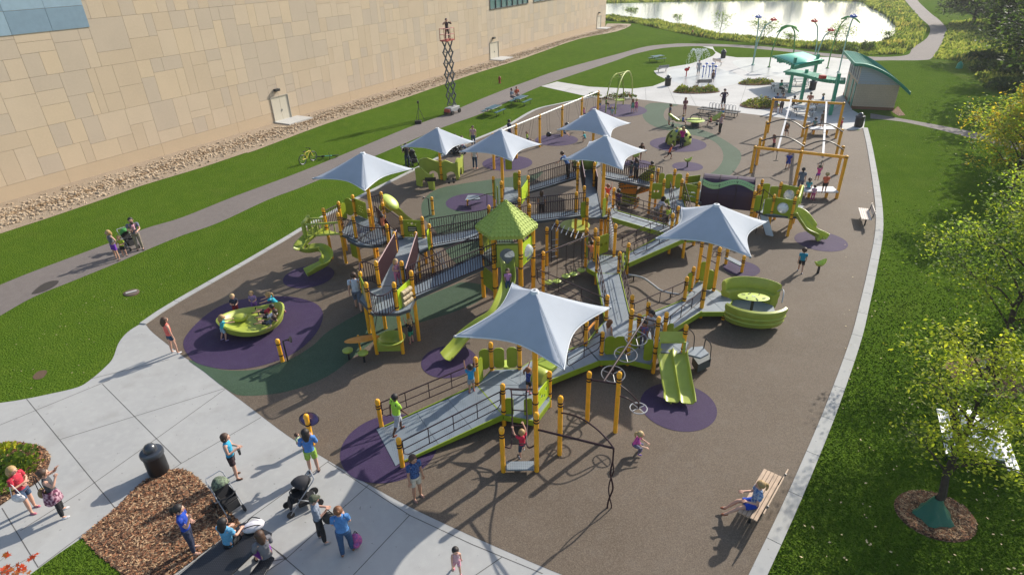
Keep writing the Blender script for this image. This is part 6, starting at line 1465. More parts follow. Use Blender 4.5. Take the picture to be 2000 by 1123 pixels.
# ================================================================ SPLASH FEATURES
def flower(u,v,h,lean,col,lab,kind):
    p=at(u,v); t=thing('water_feature',lab,'water feature',loc=tuple(p),group='tall coloured water spray features'); q=MB().use(mat('spray_green' if kind=='leaf' else 'spray_teal',(.08,.25,.05) if kind=='leaf' else (.25,.42,.36),.4))
    pts_=cr([(0,0,0),(lean*.05,0,h*.45),(lean*.4,0,h*.85),(lean,0,h)],6); q.tube(pts_,.075,8); q.lathe([(.2,0),(.18,.1),(.08,.14)],n=10); q.build('stem',None,t,local=True)
    q=MB().use(mat('feature_%s'%col[0],col[1],.35))
    if kind=='leaf':
        e=1 if lean>0 else -1; pp=[Vector((lean+e*x,0,h+z)) for x,z in((-.6,-.1),(0,.15),(.6,.12),(1.2,-.15),(1.7,-.55))]; ws=[.05,.3,.36,.26,.03]; vs=[]
        for p_,w_ in zip(pp,ws): vs+=[p_+Vector((0,-w_,-.05)),p_+Vector((0,0,.08)),p_+Vector((0,w_,-.05))]
        q.add(vs,[(i*3+j,i*3+j+1,i*3+j+4,i*3+j+3) for i in range(4) for j in range(2)])
        o=q.build('leaf',None,t,local=True); o.modifiers.new('s','SOLIDIFY').thickness=.05
    else:
        for k in range(5): a=k*1.257; q.ell((lean+.24*math.cos(a),.24*math.sin(a),h+.1),(.2,.2,.16),n=8,m=5)
        q.ell((lean,0,h+.2),(.16,.16,.18),n=8,m=5); q.build('bloom',None,t,local=True)
    return t
RD=('red',(.55,.02,.015)); BL_=('blue',(.02,.10,.45)); GR_=('green',(.10,.35,.06))
flower(1470,128,5.6,-.2,BL_,'leaning teal stem with a blue flower on the splash pad','bloom'); flower(1471,127,5.2,1.7,RD,'teal stem bending right with a red flower on the splash pad','bloom')
flower(1502,132,4.6,1.2,GR_,'green leaf fountain stem bending right, left of the pergola','leaf'); flower(1544,138,4.9,-.8,GR_,'green leaf fountain stem rising behind the pergola','leaf')
flower(1588,126,5.0,-.9,RD,'teal stem bending left with a red flower behind the pergola','bloom'); flower(1592,128,4.0,1.1,RD,'short teal stem with a red and white flower beside the restroom','bloom'); flower(1616,134,5.6,1.0,GR_,'tall green leaf stem between pergola and restroom','leaf'); flower(1638,142,6.0,.3,BL_,'slim tall stem with a blue flower beside the restroom roof','bloom')
# small blue spray posts, fountain
t=thing('water_feature','row of short blue spray nozzles on the small splash pad','water feature',loc=tuple(at(1380,150)),group='tall coloured water spray features'); q=MB().use(mat('feature_blue',(.02,.1,.45),.35))
for k in range(5): p=at(1372+k*6,152-(k%2)*6); q.tube([p,p+Vector((0,0,1.2))],.05,6); q.ell(p+Vector((0,0,1.25)),(.2,.2,.1),n=8,m=5)
q.build('nozzles',None,t)
p=at(1340,150); t=thing('water_feature','small red duck shaped spray nozzle on the splash pad','water feature',loc=tuple(p),group='tall coloured water spray features'); q=MB().use(mat('feature_red',(.55,.02,.015),.35)); q.tube([(0,0,0),(0,0,.6)],.06,6); q.ell((0,0,.8),(.3,.15,.2),n=10,m=6); q.ell((.25,0,1.0),(.12,.1,.12),n=8,m=5); q.build('nozzle',None,t,local=True)
wt=bpy.data.materials.new('water_spray'); t_,b_=nodes(wt); b_.inputs['Base Color'].default_value=(.95,.97,1,1); b_.inputs['Roughness'].default_value=.2; b_.inputs['Alpha'].default_value=.75
p=at(1360,146); t=thing('fountain_spray','white arching jets of water above the small splash pad','fountain',loc=tuple(p)); q=MB().use(wt); rr=random.Random(9)
for k in range(22):
    a=2*PI*k/22; v0=rr.uniform(.8,1.25)
    for i in range(26):
        tt=i/26+rr.uniform(-.02,.02); r_=1.9*tt*v0; z=.3+3.0*(1-(2*tt-.75)**2*1.15)*.85
        if z>.05: q.ell((r_*math.cos(a)+rr.gauss(0,.03),r_*math.sin(a)*.8+rr.gauss(0,.03),z),(.022,.022,.06),n=4,m=3)
o=q.build('jets',None,t,local=True); o['kind']='stuff'
q.v
# ================================================================ POND + BANKS
PWM=bpy.data.materials.new('pond_water'); t_,b_=nodes(PWM); b_.inputs['Base Color'].default_value=(.30,.33,.35,1); b_.inputs['Roughness'].default_value=.10; b_.inputs['IOR'].default_value=1.33; b_.inputs['Specular IOR Level'].default_value=.6
tc=t_.nodes.new('ShaderNodeTexCoord'); nz=t_.nodes.new('ShaderNodeTexNoise'); nz.inputs['Scale'].default_value=1.2; nz.inputs['Detail'].default_value=3; mp=t_.nodes.new('ShaderNodeMapping'); mp.inputs['Scale'].default_value=(.5,2,1); t_.links.new(tc.outputs['Object'],mp.inputs[0]); t_.links.new(mp.outputs[0],nz.inputs['Vector']); bp=t_.nodes.new('ShaderNodeBump'); bp.inputs['Strength'].default_value=.06; bp.inputs['Distance'].default_value=.05; bp.inputs['Distance'].default_value=.12; t_.links.new(nz.outputs['Fac'],bp.inputs['Height']); t_.links.new(bp.outputs[0],b_.inputs['Normal'])
pond='1120,24 1180,33 1282,42 1352,57 1393,66 1446,74 1528,81 1610,85 1672,89 1713,86.5 1748,75 1752,53 1727,29 1700,16 1680,5 1600,2 1450,3 1300,5 1180,8 1110,10'
sheet('pond_water',cr(pxs(pond),4,True),.02,PWM)
REED=[leafm('reed_green',(.085,.125,.035)),leafm('reed_pale',(.14,.17,.06)),leafm('reed_dark',(.05,.085,.025)),leafm('reed_gold',(.19,.19,.08))]
def reeds(poly_px,n,h,seed,name='reed_bank',w_=.05):
    P=pxs(poly_px); xs=[p.x for p in P]; ys=[p.y for p in P]; rr=random.Random(seed); q=MB(); 
    def inside(x,y):
        c=False; j=len(P)-1
        for i in range(len(P)):
            if (P[i].y>y)!=(P[j].y>y) and x<(P[j].x-P[i].x)*(y-P[i].y)/(P[j].y-P[i].y)+P[i].x: c=not c
            j=i
        return c
    k=0; tries=0
    while k<n and tries<n*30:
        tries+=1; x=rr.uniform(min(xs),max(xs)); y=rr.uniform(min(ys),max(ys))
        if not inside(x,y): continue
        cl=noise.noise(Vector((x*.25,y*.25,seed)))+.4*noise.noise(Vector((x,y,seed)))
        hh=h*(.7+.7*cl)*rr.uniform(.6,1.3); hh=max(.2,hh); sc=1+y/120
        q.use(REED[min(3,max(0,int((cl+.6)*2.6+rr.uniform(-.6,.6))))])
        a=rr.uniform(0,PI); d=Vector((math.cos(a),math.sin(a),0))*w_*sc*rr.uniform(.7,2); l=Vector((rr.gauss(0,.18),rr.gauss(0,.18),1))*hh; p=Vector((x,y,0))
        q.add([p-d,p+d,p+l+d*.3,p+l-d*.3],[(0,1,2,3)]); k+=1
    o=q.build(name,None,smooth=False); o['kind']='stuff'; return o
reeds('1170,30 1182,33 1282,42 1352,57 1393,66 1446,74 1528,81 1610,85 1672,89 1713,86.5 1748,75 1770,95 1765,106 1700,108 1640,102 1560,94 1480,86 1400,78 1330,66 1240,46 1182,40',15000,.62,1)
reeds('1748,75 1752,53 1727,29 1700,16 1680,2 1690,-8 1730,-6 1762,8 1790,38 1808,60 1800,80 1778,98 1765,100',16000,.85,2,w_=.07)
reeds('1100,8 1300,4 1450,2 1600,1 1680,4 1690,-6 1500,-10 1300,-8 1100,-6',7000,.8,3,w_=.16)
TALL=mat('meadow',(.085,.15,.018),.9,spec=0,col2=(.11,.155,.03),vs=.5,bump=1,bs=5,bd=.3)
sheet('meadow_ground',cr(pxs('1850,61 1836,90 1815,118 1870,150 1910,175 1960,190 2060,200 2150,60 2100,-10 1860,-12 1836,30'),3,True),.003,TALL)
reeds('1855,45 1850,62 1838,92 1822,116 1870,118 1900,140 1915,160 1960,175 2060,190 2120,60 2000,20 1900,40',14000,.5,4,name='tall_grass',w_=.08)
# ================================================================ TREES
BARK=mat('bark',(.07,.05,.04),.9,var=.4,vs=6,bump=.6,bs=30); BARKD=mat('dark_bark',(.04,.032,.028),.9,var=.4,vs=6)
def tree(name,lab,base,H_,crown,cols,nleaf,ls,seed,lean=(0,0),trunk_r=.09,clear=.25,nl=9,bark=BARK,cat='tree',group=None,droop=0,sub_=4,spread=1.0,leafdens=.22,kind=None):
    rr=random.Random(seed); t=thing(name,lab,cat,loc=tuple(base[:2])+(0,),group=group); B=Vector((base[0],base[1],0))
    tk=MB().use(bark); top=B+Vector((lean[0],lean[1],H_*.86)); tp=[B.lerp(top,k/7)+Vector((rr.gauss(0,.03*H_*.3),rr.gauss(0,.03*H_*.3),0))*(k>0) for k in range(8)]
    tk.tube(tp,[trunk_r*(1.15-.95*k/7)+.01 for k in range(8)],8); tw=[]; 
    for i in range(nl):
        f=clear+(.92-clear)*(i+rr.random()*.6)/nl; k=f*7/.98; k0=min(6,int(k)); s=tp[k0].lerp(tp[k0+1],min(1,k-k0)); a=i*2.4+rr.uniform(-.4,.4)
        L=crown*(1.05-abs(f-.42)*1.1)*rr.uniform(.75,1.1)*spread; d=Vector((math.cos(a),math.sin(a),rr.uniform(.35,.8)-droop))
        e=s+d.normalized()*L; m_=s.lerp(e,.5)+Vector((0,0,L*.10)); P=cr([s,m_,e+Vector((0,0,L*.05))],4); tk.tube(P,[max(.008,trunk_r*.42*(1-.85*j/(len(P)-1))) for j in range(len(P))],5); 
        tw+= [(p,L) for p in P[2:]]
        for j in range(sub_):
            q_=P[rr.randint(2,len(P)-1)]; d2=(d.normalized()+Vector((rr.gauss(0,.7),rr.gauss(0,.7),rr.gauss(.15,.4)))).normalized(); e2=q_+d2*L*rr.uniform(.3,.6); tk.tube([q_,q_.lerp(e2,.5)+Vector((0,0,.03*L)),e2],[trunk_r*.15,trunk_r*.1,.004],4,cap=False); tw+=[(q_.lerp(e2,x),L*.6) for x in(.35,.6,.8,1)]
    for x in(.8,.9,1): tw.append((B.lerp(top,1)*x+tp[5]*(1-x),crown*.5))
    tk.build('trunk',None,t)
    cm=MB()
    for i in range(nleaf):
        p,L=rr.choice(tw); sg=leafdens*L+.05; c=p+Vector((rr.gauss(0,sg),rr.gauss(0,sg),rr.gauss(0,sg*.7)-.02))
        s=ls*rr.uniform(.6,1.35); nrm=Vector((rr.gauss(0,.7),rr.gauss(0,.7),1)).normalized(); e=nrm.orthogonal().normalized(); e=Matrix.Rotation(rr.uniform(0,6.28),3,nrm)@e; f=nrm.cross(e)
        cl=noise.noise(c*.9+Vector((seed,0,0))); ci=int((cl+.55)*len(cols)*.9+rr.uniform(-.7,.7)); cm.use(cols[min(len(cols)-1,max(0,ci))])
        cm.add([c-f*s*.5,c+e*s*.30-Vector((0,0,.0)),c+f*s*.5-Vector((0,0,s*.12)),c-e*s*.30],[(0,1,2,3)])
    cm.build('crown',None,t,smooth=False); return t
# ================================================================ TREES (placement)
CY=[L_D,L_M,L_P,L_Y,L_Y]
YG=[L_M,leafm('bright_leaf',(.20,.27,.03)),leafm('lit_leaf',(.30,.35,.045)),L_Y]
TB1=at(1820,1003); tree('young_tree','near young tree with yellow-green leaves and a green watering bag round its trunk',TB1,5.6,2.0,YG,7500,.095,11,lean=(.25,.35),trunk_r=.085,clear=.22,nl=17,droop=-.3,leafdens=.15)
sheet('mulch_ring',[(TB1.x+.05+.98*math.cos(k*PI/14),TB1.y-.05+.85*math.sin(k*PI/14)) for k in range(28)],.012,MULCH)
t=thing('watering_bag','green plastic watering bag wrapped round the near tree trunk','watering bag',loc=tuple(TB1)); q=MB().use(mat('green_bag',(.015,.11,.06),.4,bump=.6,bs=9,bd=.05)); n=22; vs=[]
for (r_,z) in((.36,0.02),(.40,.07),(.32,.18),(.19,.36),(.12,.55),(.095,.58)):
    for k in range(n): a=2*PI*k/n; m_=1+(.13*math.sin(5*a)+.06*math.sin(11*a))*(z<.4); vs.append((r_*m_*math.cos(a)*(1.15 if z<.3 else 1)-.05*(z<.3),r_*m_*math.sin(a)-.12*(z<.3),z))
q.add(vs,[(i*n+j,i*n+(j+1)%n,(i+1)*n+(j+1)%n,(i+1)*n+j) for i in range(5) for j in range(n)]); q.build('bag',None,t,local=True)
TB2=at(1925,735); tree('young_tree','middle young tree with fine pale green leaves on the right lawn',TB2,7.2,3.1,[L_M,L_P,leafm('bright_leaf',(.20,.27,.03)),L_Y],15000,.11,12,leafdens=.18,lean=(.7,.5),trunk_r=.10,clear=.25,nl=18)
sheet('mulch_ring',[(TB2.x+1.2*math.cos(k*PI/14),TB2.y+1.2*math.sin(k*PI/14)) for k in range(28)],.012,MULCH)
TB3=at(1962,400); tree('young_tree','golden yellow leaved tree at the upper right edge of the lawn',TB3,7.0,3.1,[L_Y,L_Y,L_G,L_P,leafm('bright_leaf',(.20,.27,.03))],14000,.15,13,lean=(.2,.2),trunk_r=.11,clear=.22,nl=18)
TB4=at(2090,600); tree('young_tree','green tree at the right photo edge between the golden and the pale one',TB4,6.5,2.9,CY,12000,.14,14,trunk_r=.11,clear=.2,nl=16)
TB5=at(1998,330); tree('young_tree','thin yellow tree behind the golden one beside the side path',TB5,5.5,2.3,[L_Y,L_P,L_Y],7000,.16,15,trunk_r=.09,clear=.2,nl=14)
DC=[leafm('oak_dark',(.018,.035,.012)),leafm('oak_mid',(.03,.06,.018)),leafm('oak_light',(.055,.095,.025))]
for i,(u,v,H_,cw_,lb) in enumerate(((1985,112,8.5,5.5,'big dark oak with visible trunk at the top right corner'),(1900,48,8,5.5,'dark tree left of the big oak at the top right'),(2065,150,9.5,6.5,'dark oak just outside the right edge, its branches reaching in'),(2010,60,10,7,'dark tree behind the big oak at the top right'),(1950,15,10,7,'dark tree farthest back at the top right'))):
    tree('oak_tree',lb,at(u,v),H_,cw_,DC,15000,.42,40+i,trunk_r=.28,clear=.14,nl=16,droop=.15,leafdens=.26,bark=BARKD,group='dark oaks at the top right')
# trees out of frame that shade the right lawn
for i,(x,y,H_,cw_) in enumerate(((41,43,11,5.5),(36,33,10,4.6),(52,60,13,6.5))): tree('shade_tree','leafy tree standing off the right side of the lawn',(x,y),H_,cw_,DC,5000,.42,60+i,trunk_r=.25,clear=.25,nl=13,bark=BARKD,group='trees off the right edge')
# saplings on the bank
for i,(u,v,tv,w_,d) in enumerate(((1405,76,20,2.2,.5),(1490,84,45,2.2,.9),(1630,93,55,2.6,1.0),(1232,36,16,1.6,1.1),(1322,48,28,1.2,.3),(1541,86,68,1.3,.3),(1735,82,64,1.4,.4))):
    p=at(u,v); h=hz(p,u,tv); tree('sapling',['thin airy sapling on the pond bank, third from the left','sapling behind the blue flower spray on the pond bank','fullest sapling on the pond bank left of the restroom','small dense evergreen at the left end of the pond','tiny bare sapling left on the pond bank','tiny sapling low in the reeds between two taller ones','small sapling at the right end of the pond'][i],p,h,w_,[L_M,L_P,REED[2]],int(700*d)+150,.22,80+i,trunk_r=.05,clear=.25,nl=8,group='saplings on the pond bank')
for i,(u,v,s) in enumerate(((1655,103,1.6),(1693,100,1.2))): p=at(u,v); clump('shrub',['round bush in the reeds just above the restroom roof','smaller bush right of the round one above the restroom roof'][i],p.x,p.y,s,s*.8,1.7,600,[L_M,L_P,L_D],90+i,soil=False,group='bushes in the reeds',ls=.3)
for i,(u,v,s) in enumerate(((1950,140,3.0),(1992,175,3.2),(1925,118,2.4))): p=at(u,v); clump('shrub',['dark thicket below the oaks, middle one','dark thicket nearest the right edge above the golden tree','dark thicket farthest up below the oaks'][i],p.x,p.y,s,s*.8,1.6,900,[DC[1],DC[2],L_D],190+i,soil=False,group='dark thickets below the oaks',ls=.4)
# far bank wood, mirrored in the pond
rr=random.Random(77)
for i in range(16):
    x=at(1150+i*48,-14); tree('far_tree','tree on the far bank beyond the pond',(x.x+rr.uniform(-3,3),x.y+rr.uniform(2,25)),rr.uniform(5,9) if i%3 else rr.uniform(10,13),3.4,[L_D,L_M],700,.9,100+i,trunk_r=.25,clear=.15,nl=8,sub_=2,group='trees on the far pond bank')
# red maple tip at the lower left corner
RDL=[leafm('red_maple_leaf',(.55,.07,.03)),leafm('orange_maple_leaf',(.60,.16,.06))]
mb=at(-95,1330); t=thing('red_maple','young maple with sparse red leaves reaching into the lower left corner','tree',loc=tuple(mb)); q=MB().use(BARK); tops2=[]
q.tube([mb,mb+Vector((.1,.1,1.4)),at(-60,1170,2.6)],[.06,.045,.02],7)
for u,v in((10,1086),(58,1088),(8,1112),(22,1108),(40,1106),(55,1112),(30,1122),(5,1125)):
    e=at(u,v,2.35); q.tube([at(-60,1170,2.6),at(-60,1170,2.6).lerp(e,.5)+Vector((0,0,.1)),e],[.014,.008,.003],5,cap=False); tops2.append(e)
q.build('trunk',None,t); q=MB(); rr=random.Random(4)
for e in tops2:
    for k in range(4):
        q.use(rr.choice(RDL)); c=e+Vector((rr.gauss(0,.05),rr.gauss(0,.05),rr.gauss(0,.03))); a0=rr.uniform(0,6.28); nrm=Vector((rr.gauss(0,.3),rr.gauss(0,.3)-.3,1)).normalized(); ex=nrm.orthogonal().normalized(); ey=nrm.cross(ex); vs=[c]
        for j in range(11): a=a0+j*PI/5.5; r_=(.075 if j%2 else .035)*rr.uniform(.8,1.1); vs.append(c+ex*r_*math.cos(a)+ey*r_*math.sin(a))
        q.add(vs,[(0,1+j,1+(j+1)%11) for j in range(11)])
q.build('crown',None,t,smooth=False)
# ================================================================ PEOPLE
SKN=[mat('skin_fair',(.55,.31,.22),.55),mat('skin_tan',(.42,.22,.14),.55),mat('skin_brown',(.11,.055,.035),.5)]
def clo(c,pat=None):
    k='cloth_'+'_'.join('%02d'%int(x*99) for x in c)+('p' if pat else '')
    return mat(k,c,.85,var=.28,vs=7,bump=.8,bs=13,bd=.04) if not pat else mat(k,c,.85,col2=pat,vs=18,detail=1,bump=.8,bs=13,bd=.04)
HC={'blond':(.42,.27,.11),'brown':(.07,.035,.02),'dark':(.018,.013,.012),'red':(.20,.08,.03),'grey':(.12,.11,.10),'fair':(.5,.36,.17)}
def mir(p): return tuple((-a[0],a[1],a[2]) for a in p)
DN=((.14,.02,-1),(.08,.16,-1))
PZ=dict(
 stand=dict(aR=DN,aL=DN,lR=((.06,.05,-1),(.02,-.04,-1)),lL=((.06,-.02,-1),(.02,-.05,-1))),
 walk=dict(aR=((.14,.35,-1),(.05,.7,-1)),aL=((.14,-.35,-1),(.05,-.05,-1)),lR=((.04,-.25,-1),(.02,-.55,-1)),lL=((.04,.42,-1),(.02,.02,-1)),lean=.05),
 run=dict(aR=((.2,.6,-.8),(0,.9,.3)),aL=((.2,-.7,-.6),(.1,.1,-1)),lR=((.04,-.35,-1),(.02,-1,-.4)),lL=((.04,.75,-.8),(.02,-.3,-1)),lean=.22),
 fold=dict(aR=((.25,.12,-1),(-.9,.55,.12)),aL=((.25,.12,-1),(-.9,.65,.0)),lR=((.08,.12,-1),(.02,-.02,-1)),lL=((.06,-.06,-1),(.02,-.08,-1))),
 face=dict(aR=((.35,.45,-.7),(-.35,.45,1)),aL=((.2,.1,-1),(-.8,.6,.1)),lR=((.06,.06,-1),(.02,-.03,-1)),lL=((.06,-.05,-1),(.02,-.05,-1))),
 cam=dict(aR=((.6,.5,-.25),(-.6,.4,.75)),aL=((.6,.5,-.25),(-.6,.4,.75)),lR=((.16,.02,-1),(.12,-.03,-1)),lL=((.14,-.02,-1),(.1,-.05,-1))),
 hold=dict(aR=((.2,.15,-1),(-.5,.8,.25)),aL=((.2,.15,-1),(-.5,.8,.1)),lR=((.1,.12,-1),(.04,-.02,-1)),lL=((.06,-.1,-1),(.02,-.1,-1))),
 carry=dict(aR=((.2,.3,-.9),(-.4,.9,.35)),aL=((.2,.35,-.9),(-.5,.9,-.1)),lR=((.05,.02,-1),(.02,-.04,-1)),lL=((.05,.08,-1),(.02,-.02,-1)),lean=-.05),
 hips=dict(aR=((.75,-.15,-.7),(-.75,.2,-.55)),aL=((.75,-.15,-.7),(-.75,.2,-.55)),lR=((.12,.0,-1),(.05,-.03,-1)),lL=((.12,.0,-1),(.05,-.03,-1))),
 reach=dict(aR=((.12,.9,-.25),(0,1,-.1)),aL=((.12,.9,-.25),(0,1,-.1)),lR=((.06,.25,-1),(.02,-.2,-1)),lL=((.06,-.2,-1),(.02,-.4,-1)),lean=.2),
 push=dict(aR=((.1,.8,-.2),(0,1,-.25)),aL=((.1,.8,-.2),(0,1,-.25)),lR=((.06,-.35,-1),(.02,-.75,-1)),lL=((.06,.15,-1),(.02,-.35,-1)),lean=.55),
 up=dict(aR=((.25,.35,.8),(0,.3,1)),aL=((.25,.35,.8),(0,.3,1)),lR=((.06,.3,-1),(.02,-.3,-1)),lL=((.06,-.05,-1),(.02,-.1,-1))),
 hang=dict(aR=((.15,.1,1),(0,.05,1)),aL=((.15,.1,1),(0,.05,1)),lR=((.08,.7,-.8),(.02,-.1,-1)),lL=((.08,.6,-.8),(.02,-.1,-1))),
 sit=dict(aR=((.2,.25,-1),(-.2,1,-.2)),aL=((.2,.25,-1),(-.2,1,-.2)),lR=((.12,1,-.12),(.02,.05,-1)),lL=((.12,1,-.12),(.02,.12,-1)),lean=.05),
 sitout=dict(aR=((.25,.3,-1),(-.2,1,.1)),aL=((.25,.3,-1),(-.2,1,.1)),lR=((.12,1,-.15),(.02,.75,-.8)),lL=((.12,1,-.1),(.02,.9,-.6)),lean=-.1),
 squat=dict(aR=((.2,.5,-.8),(-.2,.9,-.3)),aL=((.2,.5,-.8),(-.2,.9,-.3)),lR=((.3,1,-.0),(-.05,-.35,-1)),lL=((.3,.9,-.25),(-.05,-.4,-1)),lean=.35),
 lie=dict(aR=((.4,-.2,-.6),(.2,.7,-.3)),aL=((.4,-.2,-.6),(.2,.7,-.3)),lR=((.15,1,.08),(.02,1,-.12)),lL=((.15,1,.2),(.02,1,-.35)),lean=-.95),
 bend=dict(aR=((.2,.6,-.8),(0,.8,-.6)),aL=((.2,.6,-.8),(0,.8,-.6)),lR=((.08,.1,-1),(.02,-.15,-1)),lL=((.08,-.05,-1),(.02,-.1,-1)),lean=.6),
 climb=dict(aR=((.3,.5,.7),(-.1,.7,.7)),aL=((.25,.8,.1),(0,.6,.8)),lR=((.2,.9,-.5),(.05,-.3,-1)),lL=((.08,.1,-1),(.02,-.2,-1)),lean=.05),
)
DG=None; TMP=[]
def skinbake(vs,es,rad,name,m,sub=1):
    me=bpy.data.meshes.new(name); me.from_pydata(vs,es,[]); o=bpy.data.objects.new(name,me); COL.objects.link(o)
    sk_=o.modifiers.new('k','SKIN'); sk_.use_smooth_shade=True
    for i,r_ in enumerate(rad):
        d=me.skin_vertices[0].data[i]; d.radius=r_ if isinstance(r_,tuple) else (r_,r_); d.use_root=(i==0)
    if sub: s_=o.modifiers.new('s','SUBSURF'); s_.levels=sub; s_.render_levels=sub
    TMP.append(o); me.materials.append(m); return o
def person(u,v,h,az,pose,hair,hs,shirt,slv,bot,bl_,label,z=0.0,shoe=(.02,.02,.02),sk=0,fem=False,det=0,seat=None,child=None,hat=None,over=None,roll=0,xyz=None,pat=None,skirt=False,dpose=None,group=None):
    """az: compass bearing faced (0 = away from the camera, 90 = right, 180 = towards it)"""
    if child is None: child=h<1.45
    P=dict(PZ[pose]); 
    if dpose: P.update(dpose)
    base=xyz if xyz is not None else at(u,v,z)
    t=thing('person',label,'person',loc=tuple(base),rz=-R(az)); 
    if group: t['group']=group
    lean=P.get('lean',0); hd=.082 if child else .064
    LT_,LS=(.235,.235) if not child else (.215,.215); UA,FA=.165,.145
    up=Vector((0,math.sin(lean*1.0) ,math.cos(lean*1.0)))
    nv=lambda t_: Vector(t_).normalized()
    legs={}
    for s,k in((1,'lR'),(-1,'lL')):
        a,b=P[k]; hip=Vector((s*.048,0,0)); kn=hip+nv((a[0]*s,a[1],a[2]))*LT_; an=kn+nv((b[0]*s,b[1],b[2]))*LS; legs[s]=(hip,kn,an)
    low=min(legs[1][2].z,legs[-1][2].z)-.035
    pz_=(-low) if seat is None else seat/h
    pel=Vector((0,0,pz_)); cx=0
    if seat is None and pose not in('hang',): # centre over the feet
        m_=(legs[1][2]+legs[-1][2])/2; pel.x-=m_.x; pel.y-=m_.y
    if pose=='hang': pel=Vector((0,0,pz_))
    tl=.30 if not child else .27
    chest=pel+up*tl*.62; sh=pel+up*tl; neck=pel+up*(tl+.035); head=neck+Vector((0,up.y*.6,up.z)).normalized()*(hd*1.05+.015)+Vector((0,.012,0)); 
    sw_=.098 if fem or child else .118
    J=[];E_=[];Rd=[]
    def add(p,r_,par=None):
        J.append(tuple(Vector(p)*h)); Rd.append(tuple(x*h for x in r_) if isinstance(r_,tuple) else r_*h); 
        if par is not None: E_.append((par,len(J)-1))
        return len(J)-1
    i0=add(pel,(.072,.055)); i1=add(pel.lerp(chest,.55),(.062,.048),i0); i2=add(chest+up*.04,(.078,.052),i1); i3=add(neck-up*.012,(.034,.034),i2); i4=add(neck+up*.02,.030,i3)
    arms={}
    for s,k in((1,'aR'),(-1,'aL')):
        a,b=P[k]; s0=sh+Vector((s*sw_,0,-.012)); el=s0+nv((a[0]*s,a[1],a[2]))*UA; wr=el+nv((b[0]*s,b[1],b[2]))*FA; arms[s]=(s0,el,wr)
        j=add(s0,.032,i2); j=add(el,.024,j); j=add(wr,.017,j); hdv=(wr-el).normalized(); 
        if det:
            side=hdv.cross(Vector((0,0,1))); side=side.normalized() if side.length>.1 else Vector((1,0,0)); pm=add(wr+hdv*.03,(.022,.013),j)
            for q_ in range(4):
                o=side*(.016*(q_-1.5)); L_=(.04,.047,.044,.034)[q_]; f1=add(wr+hdv*.05+o,.0068,pm); f2=add(wr+hdv*(.05+L_*.6)+o-Vector((0,0,.006)),.0062,f1); add(wr+hdv*(.05+L_*.85)+o-Vector((0,0,.02)),.005,f2)
            f1=add(wr+hdv*.03+side*.03*-s,.0075,pm); add(wr+hdv*.055+side*.042*-s,.006,f1)
        else: j=add(wr+hdv*.035,(.02,.013),j); add(wr+hdv*.065-Vector((0,0,.006)),(.013,.008),j)
    for s in(1,-1):
        hip,kn,an=legs[s]; j=add(pel+hip+Vector((0,0,-.01)),.052,i0); j=add(pel+kn,.034,j); j=add(pel+kn.lerp(an,.35),.034,j); j=add(pel+an,.020,j); fw=Vector((s*.015,.085,-.028)) if (legs[s][2]-legs[s][1]).z<-.05 else Vector((0,.02,.08)); add(pel+an+fw*.7,(.02,.014),j)
    hv=(head-neck).normalized(); j=add(neck+hv*.035,hd*.62,i4); j=add(head-hv*hd*.05,hd*.86,j); add(head+hv*hd*.5,hd*.66,j)
    o=skinbake(J,E_,Rd,'body',SKN[sk]); o.parent=t
    # --- clothes: ringed sleeves and torso built a little outside the body
    cm=clo(shirt,pat); q=MB().use(cm); n=12
    def torso(levels):
        vs=[]
        for (p,rx,ry) in levels:
            fwd=Vector((0,up.z,-up.y))
            for k in range(n): a=2*PI*k/n; vs.append((p+Vector((1,0,0))*rx*math.cos(a)+fwd*ry*math.sin(a))*h)
        m_=len(levels); q.add(vs,[(i*n+k,i*n+(k+1)%n,(i+1)*n+(k+1)%n,(i+1)*n+k) for i in range(m_-1) for k in range(n)]+[tuple(range(n-1,-1,-1)),tuple((m_-1)*n+k for k in range(n))])
    w0=.088 if fem else .084; fat=1.18 if over=='stout' else 1
    torso([(pel+up*.0-up*.02,w0*1.06*fat,.068*fat),(pel+up*tl*.3,(.075 if fem else .082)*fat,.062*fat),(pel+up*tl*.62,.092*fat,.068*fat),(pel+up*tl*.88,.108 if not fem else .098,.062),(pel+up*(tl*1.0+.004),.082,.048),(neck-up*.006,.04,.038)])
    for s in(1,-1):
        s0,el,wr=arms[s]; L={0:.0,1:.55,2:.95,3:1.9}[slv]
        if slv:
            pts_=[s0+Vector((-s*.03,0,.006)),s0+Vector((s*.004,0,0)),s0.lerp(el,min(L,1))]; rr_=[.036,.041,.037]
            if L>1: pts_.append(el.lerp(wr,L-1)); rr_=[.036,.041,.034,.026]
            q.tube([p*h for p in pts_],[x*h for x in rr_],10)
    q.build('shirt',None,t,local=True)
    q=MB().use(clo(bot)); 
    if skirt:
        n=14; fw_=Vector((0,up.z,-up.y)); kk=(pel+(legs[1][1]+legs[-1][1])/2); vs=[]; ax=(kk-pel).normalized(); sd=Vector((1,0,0)); fr_=sd.cross(ax); 
        for f,rx in((-.12,.085),(.15,.105),(.75,.13),(1.0,.15)):
            for k in range(n): a=2*PI*k/n; vs.append((pel+(kk-pel)*f+sd*rx*math.cos(a)+fr_*rx*.85*math.sin(a))*h)
        q.add(vs,[(i*n+k,i*n+(k+1)%n,(i+1)*n+(k+1)%n,(i+1)*n+k) for i in range(3) for k in range(n)])
    else:
        q.ell(pel*h+Vector((0,0,.0)),(.093*h*fat,.073*h*fat,.062*h),n=12,m=7)
